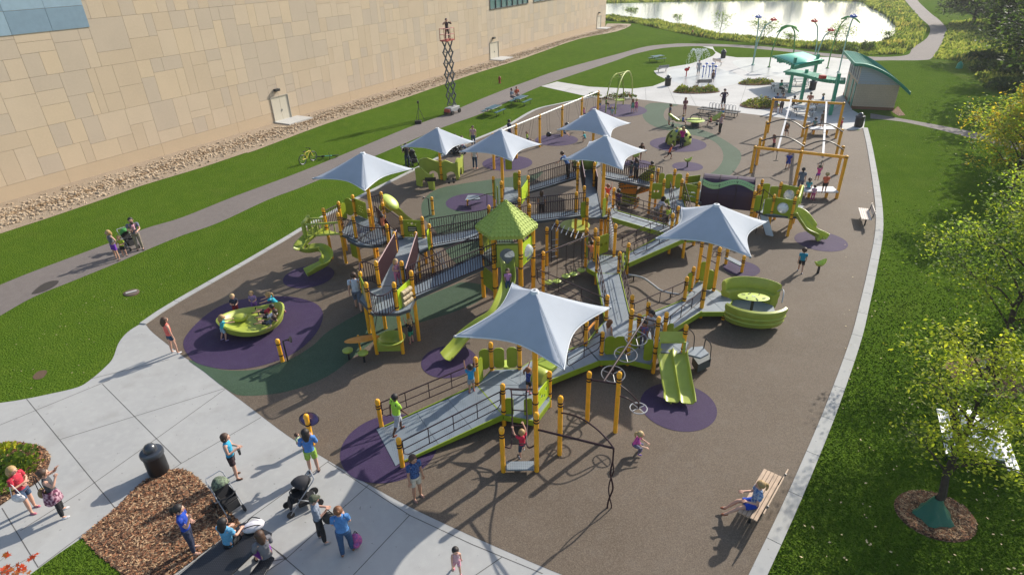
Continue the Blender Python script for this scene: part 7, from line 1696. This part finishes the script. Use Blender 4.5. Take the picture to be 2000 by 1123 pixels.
        for s in(1,-1):
            hip,kn,an=legs[s]; a,k_,c=pel+hip*1.05,pel+kn,pel+an; pts_=[a+Vector((0,0,.02)),a.lerp(k_,.35)]; rr_=[.057,.053]
            if bl_==1: pts_+=[a.lerp(k_,.68)]; rr_+=[.052]
            elif bl_==2: pts_+=[k_,k_.lerp(c,.12)]; rr_+=[.043,.043]
            elif bl_==3: pts_+=[k_,k_.lerp(c,.5),c.lerp(k_,.12)]; rr_+=[.040,.038,.03]
            elif bl_==0: pts_[1]=a.lerp(k_,.42)
            q.tube([p*h for p in pts_],[x*h*(1.1 if fat>1 else 1) for x in rr_],10)
    q.build(('skirt' if skirt else 'trousers' if bl_==3 else 'shorts'),None,t,local=True)
    for s in(1,-1):
        an=pel+legs[s][2]; sd=legs[s][2]-legs[s][1]; flat=sd.z<-.05*1; q=MB().use(clo(shoe)); 
        if flat: q.ell((an+Vector((s*.008,.035,-.022)))*h,(.026*h,.062*h,.020*h),n=10,m=6)
        else: q.ell((an+Vector((0,.012,.035)))*h,(.026*h,.022*h,.058*h),n=10,m=6)
        q.build('shoe',None,t,local=True)
    hm=mat('hair_'+hair,HC[hair],.6,var=.3,vs=20); q=MB().use(hm); hp_=head*h; r_=hd*h
    if hs=='cap_hat': 
        q.ell(hp_+Vector((0,-.1*r_,-.1*r_)),(r_*1.0,r_*1.05,r_*.95),n=12,m=8); q.build('hair',None,t,local=True); c2=MB().use(clo(hat)); c2.ell(hp_+Vector((0,0,.3*r_)),(r_*1.08,r_*1.12,r_*.85),n=14,m=8); c2.ell(hp_+Vector((0,r_*.95,.28*r_)),(r_*.75,r_*.7,r_*.12),n=12,m=4); c2.build('cap',None,t,local=True)
    else:
        k=1.10; q.ell(hp_+Vector((0,-.16*r_,.16*r_)),(r_*k,r_*k*1.04,r_*k),n=14,m=9)
        if hs=='long': q.tube([hp_+Vector((0,-.45*r_,.2*r_)),hp_+Vector((0,-.75*r_,-.9*r_)),hp_+Vector((0,-.95*r_,-2.2*r_))],[r_*.95,r_*1.05,r_*.55],10)
        elif hs=='bob': q.ell(hp_+Vector((0,-.28*r_,-.35*r_)),(r_*1.18,r_*.98,r_*1.1),n=12,m=8)
        elif hs=='tail': q.tube(cr([hp_+Vector((0,-1.0*r_,.35*r_)),hp_+Vector((0,-1.6*r_,.1*r_)),hp_+Vector((0,-1.75*r_,-.9*r_)),hp_+Vector((0,-1.6*r_,-1.9*r_))],3),[r_*x for x in(.3,.38,.42,.42,.4,.36,.3,.25,.18,.08)],8)
        elif hs=='bun': q.ell(hp_+Vector((0,-1.0*r_,.55*r_)),(r_*.45,)*3,n=10,m=6)
        q.build('hair',None,t,local=True)
    # face in front of the hair
    q=MB().use(SKN[sk]); q.ell(hp_+Vector((0,.30*r_,-.12*r_)),(r_*.86,r_*.82,r_*.98),n=14,m=9); q.ell(hp_+Vector((0,1.12*r_,-.2*r_)),(r_*.14,r_*.2,r_*.2),n=6,m=5)
    for s in(1,-1): q.ell(hp_+Vector((s*.98*r_,0,-.15*r_)),(r_*.12,r_*.2,r_*.25),n=6,m=5)
    q.use(mat('eye_dark',(.02,.015,.012),.3))
    for s in(1,-1): q.ell(hp_+Vector((s*.32*r_,1.03*r_,.02*r_)),(r_*.13,r_*.1,r_*.1),n=6,m=5)
    q.use(mat('lips',(.4,.12,.1),.5)).ell(hp_+Vector((0,1.04*r_,-.52*r_)),(r_*.25,r_*.1,r_*.07),n=6,m=4)
    q.build('face',None,t,local=True)
    return t
WH=(.68,.68,.70); BK=(.015,.015,.018); NV=(.015,.03,.09); JN=(.05,.09,.17); TQ=(.03,.42,.52); LB=(.10,.30,.55); PK=(.70,.12,.32)
def G_(u,v,z=0): return at(u,v,z)
# front plaza
person(66,996,1.66,95,'fold','blond','long',(.55,.03,.06),1,JN,1,'woman in red top and denim shorts with crossed arms and a white handbag',fem=True,det=1,shoe=(.5,.15,.2))
person(124,1004,1.68,60,'cam','brown','bun',(.06,.06,.07),0,BK,3,'woman in grey tank top and plaid waist shirt, taking a picture',fem=True,det=1,shoe=WH)
person(380,1076,1.68,75,'face','dark','tail',(.01,.06,.42),1,(.02,.03,.07),3,'woman in bright blue top and dark jeans standing on the mulch bed',fem=True,det=1,z=.03,shoe=(.4,.25,.2))
person(447,1062,1.65,15,'sit','dark','long',(.12,.38,.62),1,BK,1,'dark haired woman in a light blue top sitting on the black mesh table',fem=True,det=1,seat=.80,xyz=Vector((at(447,1062,.76).x,at(447,1062,.76).y,0)))
person(520,1083,1.65,-45,'sit','brown','long',(.16,.16,.18),2,(.22,.03,.36),1,'woman in grey top and purple skirt sitting on the bench of the mesh table',fem=True,det=1,seat=.5,skirt=True,xyz=Vector((at(520,1083,.5).x,at(520,1083,.5).y,0)))
person(607,1232,1.66,110,'stand','dark','long',(.3,.1,.1),1,JN,3,'dark haired woman cut off by the bottom edge, only her head showing',fem=True)
person(462,931,1.66,80,'hold','brown','bob',(.04,.38,.62),0,(.035,.015,.02),1,'woman in turquoise sleeveless top and dark shorts holding a dark cup',fem=True,det=1,shoe=(.1,.05,.03))
person(615,922,1.70,-20,'carry','dark','long',(.08,.24,.62),2,(.35,.55,.08),1,'woman in long blue shirt carrying a baby on her arm beside the round sign',fem=True,det=1,shoe=(.05,.03,.03))
pb=at(615,922); person(0,0,.72,100,'sit','brown','short',(.45,.55,.35),1,(.5,.3,.3),2,'baby in pale green held by the woman in the long blue shirt',seat=.2,xyz=Vector((pb.x-.30,pb.y+.06,.92)))
person(630,1056,1.64,70,'hold','grey','cap_hat',(.22,.26,.33),2,BK,3,'woman in an olive cap and grey blouse carrying a dark camera bag',fem=True,det=1,hat=(.07,.08,.05),shoe=(.3,.3,.3))
person(680,1080,1.66,-15,'hold','red','bun',(.07,.22,.52),1,(.03,.08,.18),3,'red haired woman in blue shirt and jeans seen from behind',fem=True,det=1,shoe=(.25,.12,.07),over='stout')
person(893,1115,.98,165,'walk','dark','short',(.55,.35,.40),0,(.6,.3,.38),1,'toddler girl in pink walking alone at the bottom centre',fem=True,det=1,shoe=(.7,.1,.3))
person(816,972,1.63,140,'stand','brown','bob',(.012,.03,.12),1,(.62,.56,.46),1,'woman in navy patterned shirt and white shorts walking past the ramp foot',fem=True,det=1,sk=1,pat=(.05,.12,.3),shoe=(.35,.2,.15))
person(342,690,1.64,40,'hold','brown','long',(.85,.16,.13),0,(.02,.06,.12),0,'woman in coral top with long brown hair at the corner of the plaza',fem=True,det=1,shoe=WH,dpose=dict(aR=DN,aL=((.2,-.2,-1),(.1,.1,-1))))
# bowl spinner children
person(437,665,1.22,62,'reach','blond','long',(.05,.48,.55),1,(.35,.5,.6),1,'blond girl in turquoise pushing the dish spinner from the left',fem=True,shoe=(.4,.3,.6))
person(464,618,1.15,150,'hold','fair','short',(.02,.025,.06),1,(.35,.02,.03),1,'boy in black shirt and red shorts behind the dish spinner'); person(500,610,1.1,170,'hold','blond','short',(.30,.20,.42),1,(.25,.1,.4),1,'small girl in lilac behind the dish spinner',fem=True)
person(553,614,1.28,-100,'push','blond','tail',(.02,.40,.55),1,BK,1,'girl in turquoise top and black shorts leaning on the dish spinner',fem=True,shoe=(.5,.1,.2))
for (u,v,c,l,hh) in((519,612,(.45,.03,.05),'child in red lying in the dish spinner, farthest back','dark'),(525,622,WH,'child in white shirt lying in the dish spinner, in the middle','brown'),(523,634,(.12,.13,.16),'child in grey lying in the dish spinner, nearest the camera','brown')):
    person(0,0,1.2,-75,'lie',hh,'short',c,1,BK,1,l,seat=.1,xyz=Vector((at(u,v,.45).x,at(u,v,.45).y,.42)))
# front ramp and deck
person(776,846,1.55,50,'walk','dark','short',(.42,.75,.06),1,(.45,.47,.52),2,'boy in neon yellow shirt and grey shorts walking up the front ramp',z=.1,sk=2,det=1,over='stout',shoe=(.15,.03,.02))
person(922,766,1.18,-15,'up','dark','short',(.02,.30,.58),1,(.3,.33,.36),1,'boy in blue shirt holding the post at the top of the front ramp',z=.42,sk=1,shoe=(.5,.15,.15))
person(1031,768,1.1,70,'up','red','tail',(.015,.05,.28),1,BK,1,'girl in navy with a red ponytail beside the front canopy pole',z=.48,fem=True,shoe=(.6,.2,.4))
person(1020,890,1.12,-25,'climb','blond','short',(.62,.03,.08),1,(.02,.05,.10),2,'boy in red shirt climbing from the step beam to the arched ladder',z=.0,det=1,shoe=(.5,.5,.55))
person(1247,885,1.12,110,'squat','fair','tail',(.70,.10,.42),1,(.12,.12,.2),3,'girl in pink shirt crouching on the brown surface',fem=True,det=1,shoe=(.12,.05,.35))
B1c=at(1487,992); person(0,0,1.64,-85,'sitout','blond','tail',(.38,.46,.55),1,(.01,.06,.45),1,'woman in striped top and blue shorts sitting on the near bench',fem=True,det=1,seat=.52,pat=(.04,.12,.35),xyz=Vector((at(1473,984,.5).x,at(1473,984,.5).y,0)),shoe=(.3,.1,.05))
person(1562,532,1.30,25,'walk','brown','short',(.01,.26,.42),1,BK,1,'boy in teal shirt and black shorts running across the open surface',shoe=(.4,.4,.5))
person(0,0,1.05,180,'sit','brown','long',(.55,.25,.5),1,(.05,.08,.15),3,'girl in pink riding down the tall lime slide',fem=True,seat=.12,xyz=Vector((f0.x+.0,f0.y-.85,1.62)),dpose=dict(lR=((.08,1,-.7),(.02,.7,-1)),lL=((.08,1,-.7),(.02,.7,-1)),lean=-.3))
person(778,556,1.18,150,'fold','blond','long',(.60,.25,.32),0,(.60,.20,.38),2,'girl in pink patterned clothes standing on the ramp between maroon walls',fem=True,z=1.9,pat=(.3,.15,.25))
person(805,670,1.15,-40,'up','fair','tail',(.02,.02,.03),1,(.05,.35,.2),1,'girl in black shirt and green shorts beside the roller panel tower',fem=True,shoe=(.6,.15,.2)); person(701,606,1.82,-10,'walk','brown','short',(.60,.66,.74),1,(.14,.16,.22),2,'man in white shirt walking behind the front left tower',shoe=(.15,.08,.05))
person(750,462,1.2,60,'up','dark','short',(.75,.22,.10),1,(.2,.15,.1),1,'boy in orange shirt leaning over the rail of the left tower',z=1.5,sk=1)
# family on the path
person(231,507,1.66,-150,'hips','blond','long',(.15,.16,.19),0,(.16,.03,.42),1,'woman in grey tank top and purple shorts on the path',fem=True,det=1); person(245,500,1.2,165,'face','blond','short',(.42,.55,.03),1,BK,1,'boy in yellow shirt beside the green trimmed stroller'); person(275,488,1.84,150,'carry','dark','short',(.16,.16,.24),1,(.32,.26,.2),3,'man in dark polo and khaki trousers carrying a toddler on the path',det=1)
pb=at(275,488); person(0,0,.85,-90,'sit','brown','bob',(.55,.28,.35),1,(.55,.35,.35),2,'toddler in pink held by the man in khaki trousers',seat=.2,xyz=Vector((pb.x+.18,pb.y-.22,1.08)))
# middle of the structure
person(1188,674,1.15,60,'stand','red','long',(.62,.55,.62),0,(.6,.55,.62),1,'small girl in a pale dress standing on the middle deck',z=.48,fem=True,skirt=True); person(1268,664,1.35,-140,'hold','dark','short',WH,1,(.3,.3,.33),2,'boy in white shirt standing behind the boy in blue by the double slide',z=.5,sk=1); person(1254,678,1.2,-160,'stand','dark','short',(.02,.15,.45),1,(.15,.13,.2),3,'boy in blue and red shirt at the ladder gap left of the double slide',z=.5,sk=1,pat=(.4,.08,.06))
person(1154,510,1.1,-30,'climb','dark','short',(.80,.30,.16),1,(.5,.35,.25),1,'child in orange climbing behind the overhead bars',z=.5); person(1058,425,1.62,10,'stand','brown','long',(.35,.32,.36),1,(.02,.02,.03),3,'woman behind the balustrade walkways near the roofed tower',fem=True)
person(1278,437,1.68,80,'bend','dark','long',(.60,.58,.66),2,(.25,.23,.22),2,'woman in white leaning towards a child by the switchback ramp',fem=True); person(1302,442,1.15,-110,'stand','brown','short',(.45,.60,.05),1,BK,2,'child in yellow-green shirt beside the woman in white',z=1.02,group=None)
person(1187,398,1.15,20,'climb','red','short',(.75,.08,.04),1,(.4,.3,.35),2,'child in red-orange reaching up below the high walkway',z=1.5); person(1206,412,1.3,30,'stand','dark','short',(.06,.03,.12),1,BK,2,'child in dark clothes beside the orange climbing wall',z=.9)
person(1110,349,1.66,-60,'bend','brown','short',(.05,.12,.3),1,BK,3,'adult in blue bending over on the high walkway under the canopy edge',z=1.95,fem=True); person(1122,342,1.1,30,'stand','brown','short',(.3,.35,.08),1,BK,2,'child in yellow-green on the high walkway under the canopy edge',z=2.0)
person(1232,349,1.1,-20,'stand','dark','short',(.1,.14,.1),1,(.05,.08,.2),3,'child in green behind the right-hand balustrade',z=1.6,sk=1); person(1241,352,1.35,-20,'stand','brown','tail',(.04,.05,.08),1,BK,3,'older child in dark clothes behind the right-hand balustrade',z=1.6)
person(1271,352,1.2,0,'stand','dark','short',(.6,.4,.04),1,(.5,.3,.1),2,'child in yellow near the top of the lime climbing wall',z=1.25,sk=1)
# lawn-side group
person(797,328,1.80,-40,'carry','brown','bun',(.01,.01,.015),1,(.02,.04,.08),3,'man in black shirt holding a baby on the grass beside a stroller'); pb=at(797,328); person(0,0,.7,120,'sit','fair','short',(.6,.6,.62),1,(.5,.5,.5),2,'baby in white held by the man in black on the grass',seat=.18,xyz=Vector((pb.x-.28,pb.y+.1,1.1)))
person(928,330,1.66,20,'stand','brown','bob',(.65,.62,.64),1,(.02,.06,.13),3,'woman in white top and jeans left of the purple swing patch',fem=True,shoe=(.5,.2,.15)); person(903,297,1.65,150,'sit','brown','bob',(.6,.2,.3),1,JN,2,'woman in pink sitting with the strollers by the kerb',fem=True,seat=.45); person(890,293,1.65,150,'sit','dark','short',(.08,.03,.04),1,NV,2,'adult in dark red sitting with the strollers by the kerb',seat=.45); person(925,285,1.6,190,'stand','brown','short',(.55,.35,.35),1,JN,3,'person in pale pink standing between two canopies at the lawn kerb')
person(995,263+14,1.78,60,'stand','dark','short',(.03,.05,.12),1,(.03,.04,.08),3,'man in navy standing on the kerb behind the swing beam',)
def swk(u,v,z,c,l,hh='brown',h=1.1,az=None): p=at(u,v,z); person(0,0,h,az if az is not None else 115,'sitout',hh,'short',c,1,NV,1,l,seat=.1,xyz=Vector((p.x,p.y,z-.1)),dpose=dict(aR=((.2,.2,1),(0,.1,1)),aL=((.2,.2,1),(0,.1,1))))
swk(1030,271,.6,(.35,.5,.05),'child in yellow-green and blue on a swing under the near canopy tip'); swk(1102,260,.6,(.10,.25,.5),'child in blue swinging with legs out beside the farthest canopy',az=100); swk(1141,222,.6,(.6,.15,.35),'girl in pink patterned clothes on a swing','blond')
person(1140,277,1.05,-60,'squat','fair','short',(.03,.45,.48),1,(.3,.25,.2),1,'small child in turquoise crouching beside the swing patch'); person(1195,232,1.1,190,'stand','blond','short',(.3,.5,.5),1,(.5,.5,.5),1,'little child in pale turquoise behind the farthest canopy'); person(1235,220,1.3,10,'stand','red','long',(.15,.4,.3),0,(.1,.35,.25),1,'girl in green beside the girl in hot pink near the arch swing',fem=True); person(1242,220,1.3,20,'stand','blond','tail',(.75,.12,.35),0,(.6,.15,.3),1,'girl in hot pink beside the girl in green near the arch swing',fem=True)
p=at(1184,196,1.6); person(0,0,1.2,90,'sit','dark','short',(.15,.3,.08),1,BK,2,'child riding on the arch swing seat',seat=.1,xyz=Vector((p.x,p.y,1.2))); person(1171,213,1.1,0,'stand','brown','short',(.5,.35,.05),1,(.05,.2,.4),1,'child in yellow at the last swing post')
# seesaw and boulder
person(1306,244,1.80,100,'stand','dark','short',(.10,.10,.14),1,(.5,.48,.5),2,'man in dark shirt and white shorts watching the seesaw',sk=1,shoe=(.4,.1,.1)); person(1336,226,1.62,170,'fold','red','long',(.25,.08,.10),1,(.4,.2,.2),1,'woman in dark red behind the seesaw',fem=True); person(1405,262,1.66,-100,'carry','blond','tail',(.55,.35,.38),0,BK,3,'woman in pale pink top and black leggings right of the seesaw',fem=True)
person(0,0,1.1,90,'sit','blond','short',(.02,.12,.42),1,BK,1,'boy in blue sitting on the left end of the seesaw',seat=.12,xyz=at(1333,240,.55)); person(0,0,1.05,-90,'sit','blond','short',(.6,.08,.15),1,BK,1,'child in red sitting on the right end of the seesaw',seat=.12,xyz=at(1388,241,.5))
person(1331,290,1.66,-15,'hold','blond','long',(.50,.01,.20),1,(.02,.03,.05),3,'blond woman in magenta top standing at the lime boulder',fem=True); person(1320,272,.95,-10,'climb','blond','short',(.12,.28,.5),1,(.2,.25,.3),1,'toddler in light blue climbing the lime boulder',z=.45)
person(1303,311,1.25,120,'run','brown','short',(.85,.16,.06),1,(.03,.03,.04),1,'boy in orange shirt running past the lime boulder',sk=1); person(1248,315,1.55,170,'bend','brown','long',(.10,.06,.05),1,(.3,.2,.18),1,'woman in brown bending at the far spinner seat',fem=True,sk=1); person(1236,316,1.0,90,'stand','blond','short',(.4,.15,.2),1,(.5,.3,.3),0,'small child at the far spinner seat')
person(1411,213,1.85,170,'hips','dark','short',(.035,.02,.06),1,(.03,.025,.05),2,'broad man in dark purple with hands on hips behind the hoop bench',over='stout'); p=at(1410,225,.48); person(0,0,1.2,160,'sit','blond','short',(.03,.2,.5),1,(.4,.4,.45),1,'child in blue sitting on the hoop bench',seat=.5,xyz=Vector((p.x,p.y,0)))
# track ride
person(1511,296,1.3,-30,'reach','red','long',(.65,.15,.15),0,BK,3,'girl in coral top and black leggings at the left glide track',fem=True); person(1537,331,1.32,200,'walk','fair','short',(.01,.04,.38),1,(.02,.06,.4),1,'girl in royal blue under the track ride frame',fem=True); p=at(1536,250,1.2); person(0,0,1.2,180,'sit','brown','short',(.35,.15,.05),1,BK,1,'child riding in the trolley seat of the left glide track',seat=.1,xyz=Vector((p.x,p.y,.9)))
person(1588,259,1.25,20,'stand','dark','short',(.10,.2,.2),1,(.06,.07,.09),3,'child in grey-green beside the far landing platform'); person(1604,249,1.4,190,'stand','dark','short',(.16,.14,.10),1,(.18,.15,.12),2,'boy in camouflage standing on the far landing platform',z=.52,sk=1); person(1640,258,1.2,-90,'hold','blond','short',(.6,.1,.1),1,(.4,.3,.3),1,'child in red at the far right post of the track ride'); 
p=at(1598,345,.9); person(0,0,1.1,10,'hang','brown','short',(.65,.04,.25),1,(.2,.08,.4),1,'girl in magenta hanging from the right glide track handle',seat=.62,xyz=Vector((p.x,p.y,.45)),fem=True)
person(1608,377,1.3,15,'stand','fair','short',(.80,.17,.08),1,BK,1,'boy in orange standing on the near landing platform',z=.54); person(1586,392,1.0,30,'stand','brown','short',(.6,.35,.5),1,(.5,.03,.2),3,'small girl in pink in front of the near landing platform',fem=True); person(1575,385,1.25,20,'stand','brown','tail',(.05,.35,.4),1,(.2,.2,.25),2,'girl in teal left of the near landing platform',fem=True); person(1560,377,1.6,20,'stand','dark','tail',(.13,.17,.22),1,(.1,.1,.15),3,'woman in grey-blue with a dark ponytail left of the near platform',fem=True)
# plaza people
person(1524,221,1.78,175,'fold','dark','short',(.28,.28,.31),1,(.08,.06,.06),2,'man in grey shirt with crossed arms at the top left of the track ride'); person(1513,219,1.7,170,'stand','dark','short',(.04,.14,.3),1,(.3,.25,.2),2,'man in blue beside the man with crossed arms'); p=at(1547,216); person(0,0,1.65,60,'sit','dark','short',(.06,.06,.07),1,(.2,.15,.12),2,'person in black sitting at the left end of the front grey table',seat=.5,xyz=p)
p=at(1579,209); person(0,0,1.7,30,'sit','brown','short',(.60,.22,.14),1,(.2,.2,.25),2,'person in salmon shirt sitting at the table by the restroom',seat=.5,xyz=p); p=at(1604,211); person(0,0,1.65,-60,'sit','fair','short',(.01,.25,.5),1,(.4,.3,.2),2,'person in bright blue sitting at the table by the restroom',seat=.5,xyz=p); p=at(1522,182); person(0,0,1.65,150,'sit','brown','short',(.02,.28,.18),2,BK,3,'woman in green sitting on the left pergola table',seat=.5,xyz=p,fem=True)
person(1363,148,1.75,180,'stand','grey','short',(.4,.42,.45),1,(.3,.32,.35),2,'adult in pale grey standing under the fountain jets'); person(1391,161,1.4,170,'stand','dark','short',(.20,.12,.08),0,(.05,.04,.06),2,'boy with bare arms beside the blue nozzles',sk=1)
p=at(999,199); person(0,0,1.7,120,'sit','dark','short',(.15,.2,.28),2,(.05,.05,.08),3,'person in grey-blue sitting at the blue picnic table by the path',seat=.5,xyz=p); p=at(1009,195); person(0,0,1.65,150,'sit','red','short',(.60,.10,.04),2,(.1,.1,.12),3,'person in orange-red sitting at the blue picnic table by the path',seat=.5,xyz=p)
person(0,0,1.78,150,'cam','dark','short',(.06,.03,.03),2,(.09,.06,.05),3,'person in dark brown filming from the basket of the raised lift',xyz=lp+Vector((0,0,ztop+.1)))
p=at(1910,730); person(0,0,1.5,150,'sit','brown','short',(.45,.45,.5),1,(.3,.12,.08),2,'person in white half hidden by leaves sitting under the middle tree',seat=.12,xyz=p)
# extra garments and bags
p=at(124,1004); t=thing('plaid_shirt','red and white plaid shirt tied round the waist of the woman taking a picture','shirt',loc=tuple(p),rz=-R(60)); q=MB().use(mat('plaid_cloth',(.45,.28,.34),.85,col2=(.10,.015,.05),vs=14,detail=0)); n=18; vs=[]
for z,r_ in((.98,.165),(.9,.185),(.75,.22),(.60,.245),(.58,.235)):
    for k in range(n): a=2*PI*k/n; m_=1+.08*math.sin(4*a)*(z<.9); vs.append((r_*m_*math.cos(a),r_*.85*m_*math.sin(a)-.03,z+.04*math.sin(3*a)*(z<.7)))
q.add(vs,[(i*n+k,i*n+(k+1)%n,(i+1)*n+(k+1)%n,(i+1)*n+k) for i in range(4) for k in range(n)]); q.build('cloth',None,t,local=True)
def bag(p,z,lab,col,s=(.18,.08,.14),st=.35,nm='handbag'):
    t=thing(nm,lab,'bag',loc=(p.x,p.y,z)); q=MB().use(mat('bag_%02d%02d'%(col[0]*99,col[2]*99),col,.6,var=.2,vs=9)); q.ell((0,0,0),s,n=12,m=8); q.build('bag_body',None,t,local=True); q=MB().use(BLK if col[0]<.4 else mat('white_strap',WH,.6)); q.tube(cr([(-s[0]*.8,0,s[2]*.5),(-.03,0,s[2]+st),(.03,0,s[2]+st),(s[0]*.8,0,s[2]*.5)],4),.012,5); q.build('strap',None,t,local=True)
bag(at(66,996)+Vector((.02,-.22,0)),.72,'white handbag hanging from the arm of the woman in red',(.62,.6,.62)); bag(at(124,1004)+Vector((-.27,.02,0)),.82,'tan shoulder bag at the hip of the woman taking a picture',(.25,.16,.07),(.09,.13,.16),.4); bag(at(630,1056)+Vector((.32,-.02,0)),.88,'black camera bag held by the woman in the olive cap',(.02,.02,.02),(.17,.13,.18),.1)
p=at(462,931)+Vector((.33,-.02,0)); t=thing('drink_cup','dark tall cup in the hand of the woman in turquoise','cup',loc=(p.x,p.y,1.0)); q=MB().use(BLK); q.lathe([(.03,-.1),(.042,.08),(.045,.085),(.03,.1)],n=12); q.build('cup_body',None,t,local=True); q=MB().use(mat('cup_lid',(.1,.1,.1),.4)); q.lathe([(.046,.085),(.046,.1),(.03,.11)],n=12); q.build('lid',None,t,local=True)
# stray leaves and white scraps on the lawn
q=MB().use(mat('dry_leaf',(.45,.36,.2),.8)); rr=random.Random(12)
for i in range(260):
    u=rr.uniform(1560,2000); v=rr.uniform(260,1123); p=at(u,v)
    if u<1640+ (700-v)*.02 and v<900: 
        if u<1730: continue
    s=rr.uniform(.02,.05); a=rr.uniform(0,6.28); e=Vector((math.cos(a),math.sin(a),rr.uniform(-.2,.4)))*s; f=Vector((-math.sin(a),math.cos(a),.2))*s*.6; c=p+Vector((0,0,.05)); q.add([c-e,c+f,c+e,c-f],[(0,1,2,3)])
for i in range(160):
    u=rr.uniform(0,600); v=rr.uniform(480,780); 
    if v<617-.32*u+20 or u>300+(620-v)*1.2: continue
    p=at(u,v); s=rr.uniform(.02,.04); c=p+Vector((0,0,.04)); q.add([c-Vector((s,0,0)),c+Vector((0,s*.6,.01)),c+Vector((s,0,0)),c-Vector((0,s*.6,0))],[(0,1,2,3)])
o=q.build('fallen_leaves',None,smooth=False); tag(o,kind='stuff')
# grass tufts where the lawn is close
def tufts(name,px,n,seed,h=.07):
    P=[tuple(map(float,q_.split(','))) for q_ in px.split()]; rr=random.Random(seed); q=MB(); gm=[mat('blade_a',(.090,.156,.016),.9,spec=.0),mat('blade_b',(.070,.124,.013),.9,spec=.0),mat('blade_c',(.104,.162,.020),.9,spec=.0)]; xs=[p[0] for p in P]; ys=[p[1] for p in P]; k=0
    while k<n:
        u=rr.uniform(min(xs),max(xs)); v=rr.uniform(min(ys),max(ys)); c=False; j=len(P)-1
        for i in range(len(P)):
            if (P[i][1]>v)!=(P[j][1]>v) and u<(P[j][0]-P[i][0])*(v-P[i][1])/(P[j][1]-P[i][1])+P[i][0]: c=not c
            j=i
        if not c or rr.random()>(v-380)/330: continue
        p=at(u,v); x,y=p.x,p.y
        if (Vector((x,y,0))-TB1).length<.95 or (Vector((x,y,0))-TB2).length<1.2: continue
        q.use(gm[min(2,max(0,int(rr.uniform(0,3))))]); a=rr.uniform(0,PI); sc=max(1,p.length/20); d=Vector((math.cos(a),math.sin(a),0))*rr.uniform(.012,.03)*sc; hh=h*rr.uniform(.3,1.0); l=Vector((rr.gauss(0,.03),rr.gauss(0,.03),hh)); q.add([p-d,p+d,p+l],[(0,1,2)]); k+=1
    o=q.build(name,None,smooth=False); o['kind']='stuff'
tufts('lawn_grass','1690,262 1715,330 1722,400 1716,480 1700,545 1685,600 1668,665 1645,750 1610,850 1545,1000 1490,1123 1470,1160 2060,1160 2060,320 1900,300 1800,262',52000,1,.05)
tufts('lawn_grass','163,1054 188,1083 243,1127 300,1180 0,1180 66,1123 115,1086',4000,3,.09)
# loose chips on the mulch
def chips(name,P,n,seed):
    rr=random.Random(seed); q=MB(); ms=[mat('chip_pale',(.42,.27,.15),.9),mat('chip_brown',(.20,.10,.05),.9),mat('chip_red',(.26,.11,.05),.9),mat('chip_dark',(.07,.035,.02),.9)]; xs=[p[0] for p in P]; ys=[p[1] for p in P]; k=0
    while k<n:
        x=rr.uniform(min(xs),max(xs)); y=rr.uniform(min(ys),max(ys)); c=False; j=len(P)-1
        for i in range(len(P)):
            if (P[i][1]>y)!=(P[j][1]>y) and x<(P[j][0]-P[i][0])*(y-P[i][1])/(P[j][1]-P[i][1])+P[i][0]: c=not c
            j=i
        if not c: continue
        q.use(rr.choice(ms)); a=rr.uniform(0,6.28); L=rr.uniform(.02,.06); d=Vector((math.cos(a),math.sin(a),rr.uniform(-.3,.3)))*L; e=Vector((-math.sin(a),math.cos(a),rr.uniform(-.5,.5)))*L*.3; p=Vector((x,y,.045+rr.uniform(0,.02))); q.add([p-d-e,p+d-e,p+d+e,p-d+e],[(0,1,2,3)]); k+=1
    o=q.build(name,None,smooth=False); o['kind']='stuff'
chips('mulch_chips',m2,9000,5); chips('mulch_chips',m1,2500,6); chips('mulch_chips',[(TB1.x+.05+.93*math.cos(k*PI/14),TB1.y-.05+.8*math.sin(k*PI/14)) for k in range(28)],3000,7)
# bake the skinned bodies
dg=bpy.context.evaluated_depsgraph_get(); dg.update()
for o in TMP:
    e=o.evaluated_get(dg); me=bpy.data.meshes.new_from_object(e); m0=o.data.materials[0]
    o.modifiers.clear(); o.data=me
    if not me.materials: me.materials.append(m0)
    for p in me.polygons: p.use_smooth=True

# ================================================================ HAZE
hb=MB(); hb.add([(x,y,z) for z in(-1,17.5) for x,y in((-130,-12),(210,-12),(210,330),(-130,330))],[(3,2,1,0),(4,5,6,7),(0,1,5,4),(1,2,6,5),(2,3,7,6),(3,0,4,7)])
hm=bpy.data.materials.new('haze_air'); hm.use_nodes=True; t_=hm.node_tree; t_.nodes.remove(t_.nodes['Principled BSDF']); pv=t_.nodes.new('ShaderNodeVolumePrincipled'); pv.inputs['Density'].default_value=0.0003; pv.inputs['Color'].default_value=(.93,.96,1,1); pv.inputs['Anisotropy'].default_value=.35; t_.links.new(pv.outputs[0],t_.nodes['Material Output'].inputs['Volume'])
if 0.0018>0: o=hb.build('haze',hm,smooth=False); o['kind']='stuff'
